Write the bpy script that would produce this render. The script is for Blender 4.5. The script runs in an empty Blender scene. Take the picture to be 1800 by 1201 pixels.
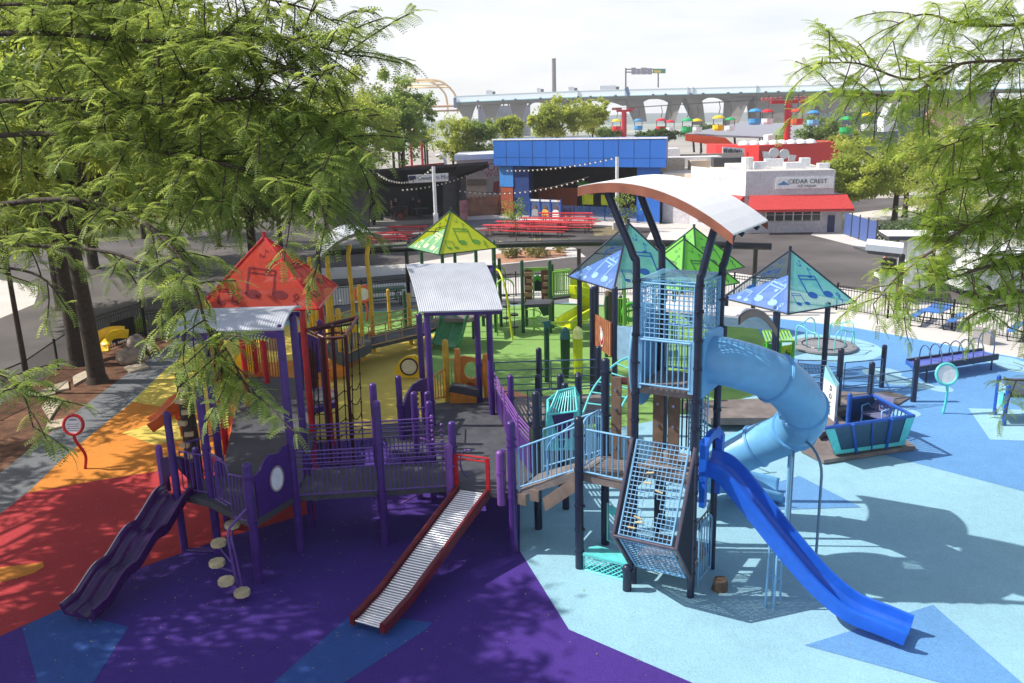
import bpy, math, random
import numpy as np
from mathutils import Vector, Matrix
random.seed(7); rng = np.random.default_rng(11)
SC = bpy.context.scene; COL = SC.collection
PI = math.pi
# ---------------------------------------------------------------- camera frame (fitted to the photo)
FPX = 1500.; PITCH = math.radians(14.5); ROLL = math.radians(1.5); CAMH = 8.6
cF = (0, math.cos(PITCH), -math.sin(PITCH)); _U0 = (0, math.sin(PITCH), math.cos(PITCH)); _R0 = (1, 0, 0)
_c, _s = math.cos(ROLL), math.sin(ROLL)
cR = tuple(_c*a - _s*b for a, b in zip(_R0, _U0)); cU = tuple(_s*a + _c*b for a, b in zip(_R0, _U0))
def ray(px, py):
    u = (px-900)/FPX; w = -(py-600.5)/FPX
    return tuple(cF[i] + u*cR[i] + w*cU[i] for i in range(3))
def G(px, py, z=0.0):
    "surveyed point of the place at height z"
    d = ray(px, py); t = (z-CAMH)/d[2]
    return Vector((d[0]*t, d[1]*t, z))
def at(px, py, Y):
    d = ray(px, py); t = Y/d[1]
    return Vector((d[0]*t, Y, CAMH + d[2]*t))
def hgt(x, y, py):
    "height of the point above (x, y) seen on picture row py"
    lo, hi = -2., 60.
    for _ in range(50):
        m = (lo+hi)/2; d = (x, y, m-CAMH)
        w = sum(a*b for a, b in zip(d, cF)); v = sum(a*b for a, b in zip(d, cU))
        if 600.5 - FPX*v/w > py: lo = m
        else: hi = m
    return lo
def V(*a): return Vector(a if len(a) > 1 else a[0])
# ---------------------------------------------------------------- mesh builder
class MB:
    def __init__(s): s.v = []; s.f = []; s.m = []; s.cur = 0
    def mat(s, i): s.cur = i; return s
    def add(s, vs, fs):
        o = len(s.v); s.v += [tuple(p) for p in vs]
        for q in fs: s.f.append(tuple(o+i for i in q)); s.m.append(s.cur)
        return s
    def box(s, c, d, rz=0.0, tilt=None):
        hx, hy, hz = d[0]/2, d[1]/2, d[2]/2
        M = Matrix.Rotation(rz, 3, 'Z')
        if tilt is not None: M = M @ tilt
        vs = [V(c) + M @ V(x*hx, y*hy, z*hz) for x in (-1, 1) for y in (-1, 1) for z in (-1, 1)]
        return s.add(vs, [(0,1,3,2),(4,6,7,5),(0,4,5,1),(2,3,7,6),(0,2,6,4),(1,5,7,3)])
    def beam(s, a, b, w, h, up=(0,0,1)):
        a, b = V(a), V(b); d = (b-a).normalized(); u = V(up)
        if abs(d.dot(u)) > .98: u = V(0,1,0)
        r = d.cross(u).normalized(); u = r.cross(d)
        vs = [p + r*(x*w/2) + u*(z*h/2) for p in (a, b) for x, z in ((-1,-1),(1,-1),(1,1),(-1,1))]
        return s.add(vs, [(3,2,1,0),(4,5,6,7),(0,1,5,4),(1,2,6,5),(2,3,7,6),(3,0,4,7)])
    def tube(s, path, r, n=8, closed=False, caps=True):
        P = [V(p) for p in path]; N = len(P)
        R = r if isinstance(r, (list, tuple)) else [r]*N
        prev = None; vs = []
        for i in range(N):
            if closed: t = (P[(i+1) % N]-P[i-1]).normalized()
            else: t = (P[min(i+1, N-1)]-P[max(i-1, 0)]).normalized()
            if prev is None:
                a = V(0,0,1) if abs(t.z) < .9 else V(1,0,0)
                u = t.cross(a).normalized()
            else:
                u = (prev - t*prev.dot(t)).normalized()
            prev = u; w = t.cross(u)
            for k in range(n):
                q = 2*PI*k/n
                vs.append(P[i] + (u*math.cos(q)+w*math.sin(q))*R[i])
        fs = []
        for i in range(N if closed else N-1):
            j = (i+1) % N
            for k in range(n):
                l = (k+1) % n
                fs.append((i*n+k, i*n+l, j*n+l, j*n+k))
        if caps and not closed:
            fs.append(tuple(range(n-1, -1, -1))); fs.append(tuple((N-1)*n+k for k in range(n)))
        return s.add(vs, fs)
    def cyl(s, a, b, r, r2=None, n=12): return s.tube([a, b], [r, r if r2 is None else r2], n)
    def prism(s, pts, ext):
        e = V(ext); n = len(pts); P = [V(p) for p in pts]
        vs = P + [p+e for p in P]
        fs = [tuple(range(n-1, -1, -1)), tuple(range(n, 2*n))] + [(i, (i+1) % n, n+(i+1) % n, n+i) for i in range(n)]
        return s.add(vs, fs)
    def poly(s, pts): return s.add(pts, [tuple(range(len(pts)))])
    def grid(s, rows, closed=False):
        n = len(rows[0]); vs = [p for r in rows for p in r]; fs = []
        for i in range(len(rows)-1):
            for k in range(n if closed else n-1):
                l = (k+1) % n
                fs.append((i*n+k, i*n+l, (i+1)*n+l, (i+1)*n+k))
        return s.add(vs, fs)
    def lathe(s, prof, c, n=16):
        return s.grid([[V(c) + V(r*math.cos(2*PI*k/n), r*math.sin(2*PI*k/n), z) for k in range(n)] for r, z in prof], True)
    def ball(s, c, r, n=10, sz=1.0):
        m = max(4, n//2)
        return s.lathe([(max(1e-4, r*math.sin(PI*i/m)), -r*sz*math.cos(PI*i/m)) for i in range(m+1)], c, n)
    def build(s, name, mats, parent=None, smooth=False, label=None, smooth_angle=None):
        me = bpy.data.meshes.new(name)
        o = bpy.data.objects.new(name, me); COL.objects.link(o)
        off = V(0,0,0)
        if parent is not None:
            o.parent = parent; p = parent
            while p is not None: off += p.location; p = p.parent
        me.from_pydata([(x-off.x, y-off.y, z-off.z) for x, y, z in s.v], [], s.f)
        if not isinstance(mats, (list, tuple)): mats = [mats]
        for m in mats: me.materials.append(m)
        if len(mats) > 1: me.polygons.foreach_set('material_index', s.m)
        if smooth:
            me.polygons.foreach_set('use_smooth', [True]*len(me.polygons))
            if smooth_angle: me.set_sharp_from_angle(angle=smooth_angle)
        me.update()
        if label: o['label'] = label
        return o
def np_mesh(name, v, q, mats, parent=None, midx=None, smooth=False):
    "mesh from numpy arrays (v: N x 3 world, q: M x 4)"
    me = bpy.data.meshes.new(name); o = bpy.data.objects.new(name, me); COL.objects.link(o)
    v = np.asarray(v, float)
    if parent is not None:
        o.parent = parent; v = v - np.array(parent.location)
    k = q.shape[1]
    me.vertices.add(len(v)); me.vertices.foreach_set('co', v.astype(np.float32).ravel())
    me.loops.add(q.size); me.loops.foreach_set('vertex_index', q.astype(np.int32).ravel())
    me.polygons.add(len(q)); me.polygons.foreach_set('loop_start', np.arange(0, q.size, k, dtype=np.int32))
    for m in (mats if isinstance(mats, (list, tuple)) else [mats]): me.materials.append(m)
    if midx is not None: me.polygons.foreach_set('material_index', midx.astype(np.int32))
    if smooth: me.polygons.foreach_set('use_smooth', np.ones(len(q), bool))
    me.update(calc_edges=True)
    return o
def tag(o, label, cat, group=None):
    o['label'] = label; o['category'] = cat
    if group: o['group'] = group
    return o
def thing(name, label, cat, loc=(0,0,0), group=None):
    o = bpy.data.objects.new(name, None); COL.objects.link(o); o.location = loc
    o.empty_display_size = .2
    return tag(o, label, cat, group)
def struct(o, kind='structure'): o['kind'] = kind; return o
def dup(root, loc, rz=0.0, label=None, group=None):
    r = root.copy(); COL.objects.link(r); r.location = loc; r.rotation_euler = (0, 0, rz)
    if label: r['label'] = label
    if group: r['group'] = group
    for ch in list(root.children):
        c = ch.copy(); COL.objects.link(c); c.parent = r
        for g in list(ch.children):
            d = g.copy(); COL.objects.link(d); d.parent = c
    return r
def arc_pts(c, a, b, t0, t1, n):
    "points c + a*cos + b*sin"
    c, a, b = V(c), V(a), V(b)
    return [c + a*math.cos(t0+(t1-t0)*i/n) + b*math.sin(t0+(t1-t0)*i/n) for i in range(n+1)]
def smooth_path(P, sub=6):
    "Catmull-Rom through the points"
    P = [V(p) for p in P]; out = []
    for i in range(len(P)-1):
        p0 = P[i-1] if i else P[0]*2-P[1]; p1 = P[i]; p2 = P[i+1]; p3 = P[i+2] if i+2 < len(P) else P[-1]*2-P[-2]
        for k in range(sub):
            t = k/sub
            out.append(.5*((2*p1)+(p2-p0)*t+(2*p0-5*p1+4*p2-p3)*t*t+(-p0+3*p1-3*p2+p3)*t**3))
    return out+[P[-1]]
# ---------------------------------------------------------------- materials
def lin(c):
    return tuple(((x/255)/12.92 if x/255 <= .04045 else ((x/255+.055)/1.055)**2.4) for x in c)
MATS = {}
def mat(name, rgb, rough=.5, metal=0.0, var=.12, scale=6.0, bump=0.0, bscale=60.0, spec=.5, coat=0.0, detail=4, dirt=0.0):
    "procedural paint/plastic/stone: base colour with soft noise variation, wear and fine bump"
    if name in MATS: return MATS[name]
    m = bpy.data.materials.new(name); m.use_nodes = True; MATS[name] = m
    nt = m.node_tree; b = nt.nodes['Principled BSDF']
    c = lin(rgb)
    b.inputs['Roughness'].default_value = rough; b.inputs['Metallic'].default_value = metal
    b.inputs['Specular IOR Level'].default_value = spec
    if coat: b.inputs['Coat Weight'].default_value = coat; b.inputs['Coat Roughness'].default_value = .15
    tc = nt.nodes.new('ShaderNodeTexCoord')
    n = nt.nodes.new('ShaderNodeTexNoise'); n.inputs['Scale'].default_value = scale; n.inputs['Detail'].default_value = detail
    nt.links.new(tc.outputs['Object'], n.inputs['Vector'])
    r = nt.nodes.new('ShaderNodeValToRGB'); nt.links.new(n.outputs['Fac'], r.inputs['Fac'])
    r.color_ramp.elements[0].position = .3; r.color_ramp.elements[1].position = .7
    r.color_ramp.elements[0].color = tuple(x*(1-var) for x in c)+(1,)
    r.color_ramp.elements[1].color = tuple(min(1, x*(1+var)) for x in c)+(1,)
    src = r.outputs['Color']
    if dirt:
        n3 = nt.nodes.new('ShaderNodeTexNoise'); n3.inputs['Scale'].default_value = scale*.25; n3.inputs['Detail'].default_value = 6
        nt.links.new(tc.outputs['Object'], n3.inputs['Vector'])
        r3 = nt.nodes.new('ShaderNodeValToRGB'); nt.links.new(n3.outputs['Fac'], r3.inputs['Fac'])
        r3.color_ramp.elements[0].position = .42; r3.color_ramp.elements[1].position = .62
        r3.color_ramp.elements[0].color = (1-dirt,)*3+(1,); r3.color_ramp.elements[1].color = (1,1,1,1)
        mx = nt.nodes.new('ShaderNodeMix'); mx.data_type = 'RGBA'; mx.blend_type = 'MULTIPLY'; mx.inputs[0].default_value = 1
        nt.links.new(src, mx.inputs[6]); nt.links.new(r3.outputs['Color'], mx.inputs[7]); src = mx.outputs[2]
    nt.links.new(src, b.inputs['Base Color'])
    n2 = nt.nodes.new('ShaderNodeMapRange'); n2.inputs[3].default_value = max(.02, rough-.08); n2.inputs[4].default_value = min(1, rough+.1)
    nt.links.new(n.outputs['Fac'], n2.inputs[0]); nt.links.new(n2.outputs[0], b.inputs['Roughness'])
    if bump:
        nb = nt.nodes.new('ShaderNodeTexNoise'); nb.inputs['Scale'].default_value = bscale; nb.inputs['Detail'].default_value = 3
        nt.links.new(tc.outputs['Object'], nb.inputs['Vector'])
        bp = nt.nodes.new('ShaderNodeBump'); bp.inputs['Strength'].default_value = bump; bp.inputs['Distance'].default_value = .02
        nt.links.new(nb.outputs['Fac'], bp.inputs['Height']); nt.links.new(bp.outputs['Normal'], b.inputs['Normal'])
    return m
def mesh_mat(name, rgb, alpha=.8, rough=.6, transl=.35):
    "perforated shade fabric: part see-through, glowing when lit from behind"
    if name in MATS: return MATS[name]
    m = mat(name, rgb, rough, var=.06); nt = m.node_tree
    b = nt.nodes['Principled BSDF']; out = nt.nodes['Material Output']
    src = b.inputs['Base Color'].links[0].from_socket
    tl = nt.nodes.new('ShaderNodeBsdfTranslucent'); nt.links.new(src, tl.inputs['Color'])
    m1 = nt.nodes.new('ShaderNodeMixShader'); m1.inputs[0].default_value = transl
    nt.links.new(b.outputs[0], m1.inputs[1]); nt.links.new(tl.outputs[0], m1.inputs[2])
    tr = nt.nodes.new('ShaderNodeBsdfTransparent')
    m2 = nt.nodes.new('ShaderNodeMixShader'); m2.inputs[0].default_value = alpha
    nt.links.new(tr.outputs[0], m2.inputs[1]); nt.links.new(m1.outputs[0], m2.inputs[2])
    nt.links.new(m2.outputs[0], out.inputs['Surface'])
    return m
def leaf_mat(name, c0, c1, transl=.5, scale=1.2):
    if name in MATS: return MATS[name]
    m = bpy.data.materials.new(name); m.use_nodes = True; MATS[name] = m
    nt = m.node_tree; nt.nodes.remove(nt.nodes['Principled BSDF']); out = nt.nodes['Material Output']
    tc = nt.nodes.new('ShaderNodeNewGeometry')
    n = nt.nodes.new('ShaderNodeTexNoise'); n.inputs['Scale'].default_value = scale; n.inputs['Detail'].default_value = 5
    nt.links.new(tc.outputs['Position'], n.inputs['Vector'])
    r = nt.nodes.new('ShaderNodeValToRGB'); nt.links.new(n.outputs['Fac'], r.inputs['Fac'])
    r.color_ramp.elements[0].position = .33; r.color_ramp.elements[1].position = .68
    r.color_ramp.elements[0].color = lin(c0)+(1,); r.color_ramp.elements[1].color = lin(c1)+(1,)
    d = nt.nodes.new('ShaderNodeBsdfPrincipled'); d.inputs['Roughness'].default_value = .45; d.inputs['Specular IOR Level'].default_value = .3
    nt.links.new(r.outputs['Color'], d.inputs['Base Color'])
    hs = nt.nodes.new('ShaderNodeHueSaturation'); hs.inputs['Value'].default_value = 1.5; hs.inputs['Hue'].default_value = .485
    nt.links.new(r.outputs['Color'], hs.inputs['Color'])
    t = nt.nodes.new('ShaderNodeBsdfTranslucent'); nt.links.new(hs.outputs['Color'], t.inputs['Color'])
    mx = nt.nodes.new('ShaderNodeMixShader'); mx.inputs[0].default_value = transl
    nt.links.new(d.outputs[0], mx.inputs[1]); nt.links.new(t.outputs[0], mx.inputs[2])
    nt.links.new(mx.outputs[0], out.inputs['Surface'])
    return m
def glass_mat(name, rgb, rough=.05):
    if name in MATS: return MATS[name]
    return mat(name, rgb, rough, 0, var=.15, scale=.8, spec=.8)
# paints, plastics, steel
purple = mat('purple_paint', (72,40,118), .35, dirt=.15)
purple_lt = mat('light_purple_plastic', (118,72,150), .4)
purple_pl = mat('dark_purple_plastic', (66,24,86), .2, coat=.4, dirt=.12)
purple_rail = mat('purple_rail_paint', (96,64,140), .38)
navy = mat('navy_paint', (34,42,66), .35, dirt=.2)
sky_rail = mat('sky_blue_paint', (122,176,214), .35)
sky_pl = mat('sky_blue_plastic', (108,174,222), .42, var=.06, dirt=.06)
royal_pl = mat('royal_blue_plastic', (28,96,208), .34, coat=.1, var=.08, dirt=.08)
royal = mat('royal_blue_paint', (32,84,170), .35)
teal_pl = mat('aqua_plastic', (96,205,205), .35)
aqua_rail = mat('aqua_paint', (110,208,206), .35)
red_paint = mat('red_paint', (186,28,34), .35, dirt=.15)
maroon = mat('maroon_paint', (112,28,36), .35, dirt=.2)
darkred = mat('dark_red_paint', (72,22,28), .4)
orange_pl = mat('orange_plastic', (206,98,42), .32)
orange2_pl = mat('amber_plastic', (218,140,52), .32)
yellow_paint = mat('yellow_paint', (214,172,48), .35, dirt=.12)
yellow_pl = mat('yellow_plastic', (240,196,30), .3)
lime_pl = mat('lime_plastic', (200,210,34), .32, coat=.1)
lime_rail = mat('lime_paint', (140,196,78), .35)
green_pl = mat('green_plastic', (66,138,92), .3)
dkgreen = mat('dark_green_paint', (30,78,48), .38, dirt=.15)
kelly = mat('kelly_green_plastic', (82,180,62), .32)
rubberdeck = mat('dark_deck_coating', (74,76,82), .7, bump=.3, bscale=90, dirt=.25)
browndeck = mat('brown_deck_coating', (126,116,112), .7, bump=.3, bscale=90, dirt=.25)
brownside = mat('brown_fascia_paint', (132,116,106), .55, dirt=.2)
steel = mat('brushed_steel', (200,202,206), .32, 1.0, var=.08, scale=14)
alum = mat('ribbed_aluminium_roof', (186,189,196), .5, .4, var=.06, scale=3, dirt=.08)
white_pl = mat('white_panel', (226,228,230), .4)
offwhite = mat('roof_white', (240,240,240), .5, var=.03, dirt=.02)
black_paint = mat('black_paint', (24,25,28), .4)
dkgrey = mat('dark_grey_paint', (70,72,78), .5)
rope = mat('black_rope', (26,24,26), .8, bump=.6, bscale=120)
bark = mat('bark', (96,80,66), .9, var=.35, scale=9, bump=1.0, bscale=26)
bark_dk = mat('dark_bark', (62,52,44), .9, var=.35, scale=9, bump=1.0, bscale=26)
tanstone = mat('tan_step_plastic', (196,180,140), .6, bump=.3)
stone = mat('boulder_stone', (150,136,126), .85, var=.3, scale=5, bump=1.0, bscale=14)
flagstone = mat('flagstone', (176,162,142), .85, var=.2, scale=4, bump=.6, bscale=20)
# ---------------------------------------------------------------- camera, sun, sky
cam = bpy.data.cameras.new('camera'); co = bpy.data.objects.new('camera', cam); COL.objects.link(co)
M = Matrix(((cR[0], cU[0], -cF[0], 0), (cR[1], cU[1], -cF[1], 0), (cR[2], cU[2], -cF[2], CAMH), (0,0,0,1)))
co.matrix_world = M; cam.sensor_width = 36; cam.lens = 36*FPX/1800; cam.clip_end = 6000; cam.clip_start = .1
SC.camera = co
SUN_EL = math.radians(46.5); SUN_D = V(1, -.08, 0).normalized()      # light travels this way over the ground
ld = V(SUN_D.x*math.cos(SUN_EL), SUN_D.y*math.cos(SUN_EL), -math.sin(SUN_EL))
sun = bpy.data.lights.new('sun', 'SUN'); so = bpy.data.objects.new('sun', sun); COL.objects.link(so)
sun.energy = 4.5; sun.angle = math.radians(.53); sun.color = (1, .95, .87)
so.rotation_euler = ld.to_track_quat('-Z', 'Y').to_euler(); so.location = (-30, 5, 40)
w = bpy.data.worlds.new('World'); SC.world = w; w.use_nodes = True
nt = w.node_tree; bg = nt.nodes['Background']
sky = nt.nodes.new('ShaderNodeTexSky'); sky.sky_type = 'NISHITA'; sky.sun_disc = False
sky.sun_elevation = SUN_EL; sky.sun_rotation = math.atan2(-SUN_D.x, -SUN_D.y)
sky.altitude = 180; sky.air_density = 1.0; sky.dust_density = 2.0; sky.ozone_density = 1.0
# thin high cloud over the sky: noise stretched along the horizon
tc = nt.nodes.new('ShaderNodeTexCoord'); mp = nt.nodes.new('ShaderNodeMapping'); mp.inputs['Scale'].default_value = (1.6, 1.6, 7)
nt.links.new(tc.outputs['Generated'], mp.inputs['Vector'])
nz = nt.nodes.new('ShaderNodeTexNoise'); nz.inputs['Scale'].default_value = 2.2; nz.inputs['Detail'].default_value = 7; nz.inputs['Roughness'].default_value = .55
nt.links.new(mp.outputs[0], nz.inputs['Vector'])
cr = nt.nodes.new('ShaderNodeValToRGB'); nt.links.new(nz.outputs['Fac'], cr.inputs['Fac'])
cr.color_ramp.elements[0].position = .3; cr.color_ramp.elements[0].color = (.45,.45,.45,1)
cr.color_ramp.elements[1].position = .62; cr.color_ramp.elements[1].color = (.96,.96,.96,1)
mx = nt.nodes.new('ShaderNodeMix'); mx.data_type = 'RGBA'
sepz = nt.nodes.new('ShaderNodeSeparateXYZ'); nt.links.new(tc.outputs['Generated'], sepz.inputs[0])
band = nt.nodes.new('ShaderNodeMapRange'); band.inputs[1].default_value = .2; band.inputs[2].default_value = .6; band.inputs[3].default_value = 1; band.inputs[4].default_value = .1
nt.links.new(sepz.outputs['Z'], band.inputs[0])
cm = nt.nodes.new('ShaderNodeMath'); cm.operation = 'MULTIPLY'; nt.links.new(cr.outputs['Color'], cm.inputs[0]); nt.links.new(band.outputs[0], cm.inputs[1])
nt.links.new(cm.outputs[0], mx.inputs[0]); nt.links.new(sky.outputs[0], mx.inputs[6])
mx.inputs[7].default_value = (6.2, 6.25, 6.5, 1)
nt.links.new(mx.outputs[2], bg.inputs['Color']); bg.inputs['Strength'].default_value = .13
SC.view_settings.view_transform = 'Standard'; SC.view_settings.look = 'None'; SC.view_settings.gamma = 1
SC.view_settings.exposure = .4
SC.cycles.max_bounces = 6; SC.cycles.transparent_max_bounces = 12
# ---------------------------------------------------------------- ground sheets
def ground_mat(name, rgb, rough=.9, var=.12, grain=.25, scale=.5, bump=.35, stain=.15, gs=70):
    if name in MATS: return MATS[name]
    m = mat(name, rgb, rough, var=var, scale=scale, bump=bump, bscale=gs, spec=.2, dirt=stain)
    ntt = m.node_tree; b = ntt.nodes['Principled BSDF']; src = b.inputs['Base Color'].links[0].from_socket
    tcn = ntt.nodes.new('ShaderNodeTexCoord')
    n = ntt.nodes.new('ShaderNodeTexNoise'); n.inputs['Scale'].default_value = gs*1.6; n.inputs['Detail'].default_value = 2
    ntt.links.new(tcn.outputs['Object'], n.inputs['Vector'])
    mr = ntt.nodes.new('ShaderNodeMapRange'); mr.inputs[1].default_value = .3; mr.inputs[2].default_value = .7
    mr.inputs[3].default_value = 1-grain; mr.inputs[4].default_value = 1+grain
    ntt.links.new(n.outputs['Fac'], mr.inputs[0])
    mxn = ntt.nodes.new('ShaderNodeMix'); mxn.data_type = 'RGBA'; mxn.blend_type = 'MULTIPLY'; mxn.inputs[0].default_value = 1
    ntt.links.new(src, mxn.inputs[6]); ntt.links.new(mr.outputs[0], mxn.inputs[7]); ntt.links.new(mxn.outputs[2], b.inputs['Base Color'])
    return m
asphalt = ground_mat('asphalt', (98,93,92), .92, .2, .2, .25, stain=.3)
concrete = ground_mat('concrete_paving', (202,197,191), .9, .06, .08, .35, stain=.1)
concrete_grey = ground_mat('grey_concrete', (150,146,144), .9, .08, .1, .3)
def rub(n, c):
    m = ground_mat('rubber_'+n, c, .85, .05, .2, .4, .6, .1, 48); ntt = m.node_tree; b = ntt.nodes['Principled BSDF']; src = b.inputs['Base Color'].links[0].from_socket
    tcn = ntt.nodes.new('ShaderNodeTexCoord'); last = src                       # granule mottling, scuffs and dusty patches
    for sc_, lo, hi, dt in ((17, .91, 1.08, 5), (2.6, .93, 1.04, 8), (160, .84, 1.18, 1)):
        n_ = ntt.nodes.new('ShaderNodeTexNoise'); n_.inputs['Scale'].default_value = sc_; n_.inputs['Detail'].default_value = dt; n_.inputs['Roughness'].default_value = .65
        ntt.links.new(tcn.outputs['Object'], n_.inputs['Vector'])
        mr = ntt.nodes.new('ShaderNodeMapRange'); mr.inputs[1].default_value = .3; mr.inputs[2].default_value = .7; mr.inputs[3].default_value = lo; mr.inputs[4].default_value = hi
        ntt.links.new(n_.outputs['Fac'], mr.inputs[0]); mxn = ntt.nodes.new('ShaderNodeMix'); mxn.data_type = 'RGBA'; mxn.blend_type = 'MULTIPLY'; mxn.inputs[0].default_value = 1
        ntt.links.new(last, mxn.inputs[6]); ntt.links.new(mr.outputs[0], mxn.inputs[7]); last = mxn.outputs[2]
    ntt.links.new(last, b.inputs['Base Color']); return m
r_light = rub('aqua', (146,190,206)); r_mid = rub('blue', (100,150,200)); r_purple = rub('purple', (72,48,132))
r_teal = rub('slate_blue', (52,84,150)); r_red = rub('red', (178,58,62)); r_orange = rub('orange', (208,132,54))
r_yellow = rub('yellow', (214,190,92)); r_green = rub('green', (130,168,92)); r_grey = rub('grey', (112,114,118))
r_dgreen = rub('dark_green', (82,140,88))
mulch = ground_mat('wood_mulch', (112,80,62), .95, .4, .5, 2.5, 1.0, .3, 30)
planter = ground_mat('bark_chip_bed', (176,132,106), .95, .25, .3, 2.0, .8, .2, 30)
grassm = ground_mat('lawn', (104,110,66), .95, .3, .35, .6, .8, .2, 40)
def sheet(name, mt, pts, z, kind='structure'):
    "one flat sheet; tuples of two are surveyed picture points, tuples of three are metres"
    P = [(G(*p) if len(p) == 2 else V(p)) for p in pts]
    b = MB(); b.poly([(p.x, p.y, z) for p in P])
    me_o = b.build(name, mt); me_o['kind'] = kind
    bm_fix(me_o)
    return me_o
def bm_fix(o):
    import bmesh
    bm = bmesh.new(); bm.from_mesh(o.data)
    bmesh.ops.triangulate(bm, faces=bm.faces[:]); bmesh.ops.recalc_face_normals(bm, faces=bm.faces[:])
    for f in bm.faces:
        if f.normal.z < 0: f.normal_flip()
    bm.to_mesh(o.data); bm.free()
b = MB(); b.poly([(-1480,-35,0),(1480,-35,0),(1480,1400,0),(-1480,1400,0)]); g0 = b.build('ground', asphalt); struct(g0); bm_fix(g0)
# paving beyond the playground
sheet('pavement', concrete, [(545,520),(560,508),(650,499),(800,494),(1000,480),(1290,480),(1560,518),(1800,552),(2050,590),(2050,690),(1800,640),(1507,585),(1343,565),(1000,535),(760,540),(600,560),(470,590),(430,600),(470,560)], .004)
sheet('pavement', concrete, [(430,478),(560,472),(720,464),(830,446),(876,424),(1010,436),(1030,452),(1000,453),(874,466),(780,476),(640,488),(430,500)], .004)
sheet('pavement', concrete, [(1130,432),(1150,396),(1218,390),(1270,404),(1215,430)], .004)
sheet('pavement', concrete, [(1425,413),(1470,378),(1800,340),(2100,330),(2100,470),(1800,460),(1560,443),(1500,432)], .004)
sheet('pavement', concrete_grey, [(560,412),(660,392),(800,378),(940,385),(860,402),(760,412),(680,424),(560,440)], .004)
sheet('pavement', concrete, [(800,381),(868,378),(1170,395),(1170,402),(940,390),(868,385),(800,388)], .008)
sheet('pavement', concrete, [(-400,480),(0,492),(70,505),(60,535),(0,560),(-400,590)], .004)
sheet('lawn', grassm, [(-700,330),(100,350),(500,340),(560,362),(420,400),(140,430),(0,430),(-700,420)], .004)
sheet('planting_bed', planter, [(868,448),(930,437),(990,440),(998,450),(940,458),(878,464)], .012)
sheet('planting_bed', ground_mat('dry_grass_bed', (128,118,92), .95, .3, .3, 2.0, .8, .2, 30), [(1040,402),(1078,398),(1090,412),(1046,416)], .008)
# mulch bed and paths at the left
sheet('mulch_bed', mulch, [(-250,760),(0,712),(130,632),(175,610),(330,575),(400,560),(310,600),(240,648),(136,726),(0,836),(-120,935),(-400,1050)], .004)
sheet('rubber_path', r_grey, [(-140,952),(-120,930),(0,832),(136,723),(240,645),(310,598),(400,558),(560,538),(728,531),(760,529),(1000,522),(1000,538),(760,548),(600,560),(470,580),(360,612),(296,650),(245,698),(203,736),(117,805),(51,869),(0,908)], .008)
for i, pts in enumerate([[(218,648),(252,640),(262,648),(228,657)], [(228,628),(250,622),(262,630),(240,637)], [(238,610),(262,606),(268,615),(250,620)], [(256,588),(290,580),(300,588),(264,598)],
        [(128,665),(150,655),(158,664),(130,680)], [(95,680),(120,672),(122,686),(90,692)], [(74,718),(90,700),(110,706),(88,740)], [(84,745),(120,738),(132,748),(80,760)], [(70,690),(92,684),(98,694),(72,702)]]):
    P = [G(*p) for p in pts]
    b = MB(); b.prism([(p.x, p.y, .004) for p in P], (0,0,.07)); o = b.build('stepping_stone', flagstone)
    tag(o, ['flat pale stone beside the two boulders','flat stone just behind the rounded boulder','small flat stone near the yellow chute','long flat stone by the fence gate','flat stone touching the honey locust trunk','flat stone at the chain-link side of the trunk','narrow stone standing pale in the mulch','large flat stone nearest the grey path','small flat stone in dark mulch by the chain-link fence'][i], 'stone', 'flat stones in the mulch bed')
# coloured rubber playground surface
sheet('playground_surface', r_light, [(-30,940),(0,905),(51,865),(117,801),(203,731),(245,693),(296,645),(345,606),(430,580),(520,562),(650,548),(760,543),(1000,533),(1200,543),(1343,557),(1507,577),(1625,599),(1800,631),(2000,668),(30,22,0),(30,4,0),(-14,4,0)], .012)
sheet('playground_surface', r_red, [(-60,975),(0,905),(47,868),(157,848),(267,831),(400,800),(540,786),(545,903),(389,949),(239,1002),(105,1073),(0,1120),(-120,1180)], .016)
sheet('playground_surface', r_orange, [(50,866),(117,801),(203,731),(232,707),(297,718),(400,740),(400,800),(267,831),(157,848),(47,868)], .0161)
sheet('playground_surface', r_yellow, [(232,707),(245,694),(296,646),(345,607),(430,581),(520,571),(560,567),(640,590),(690,585),(778,589),(745,627),(760,660),(820,720),(830,765),(660,772),(552,780),(540,786),(400,800),(400,740),(297,718)], .016)
sheet('playground_surface', r_green, [(520,563),(650,549),(760,544),(1000,534),(1200,544),(1280,550),(1325,568),(1345,600),(1350,640),(1340,690),(1250,720),(1050,760),(914,800),(830,765),(820,720),(760,660),(745,627),(778,589),(690,585),(640,590),(560,567)], .0161)
pz = [(-120,1180),(0,1120),(105,1073),(239,1002),(389,949),(545,903),(540,786),(552,780),(660,772),(830,765),(914,800),(914,887),(914,970),(1000,1108),(1215,1201)]
g1 = G(1215,1201)
sheet('playground_surface', r_purple, pz + [(g1.x+1.2, g1.y-1.1, 0), (3.4, 6, 0), (-9, 6, 0), (-12, 10, 0)], .0162)
sheet('playground_surface', r_mid, [(1325,568),(1343,558),(1507,578),(1625,600),(1800,632),(2000,668),(2050,940),(1800,865),(1582,808),(1440,770),(1400,740),(1350,690),(1350,640),(1345,600)], .0163)
sheet('playground_surface', r_teal, [(39,1104),(105,1073),(226,1104),(165,1201),(150,1230),(75,1230),(66,1201)], .0202)
sheet('playground_surface', r_teal, [(482,1201),(620,1080),(760,1096),(748,1109),(607,1201),(560,1240),(430,1240)], .0202)
sheet('playground_surface', r_yellow, [(215,762),(300,735),(360,742),(330,772),(270,783)], .0202)
sheet('playground_surface', r_orange, [(-40,1004),(75,990),(78,998),(58,1010),(0,1026),(-60,1038)], .0202)
sheet('playground_surface', r_orange, [(440,640),(560,631),(638,633),(600,658),(560,690),(470,695)], .0203)
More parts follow.
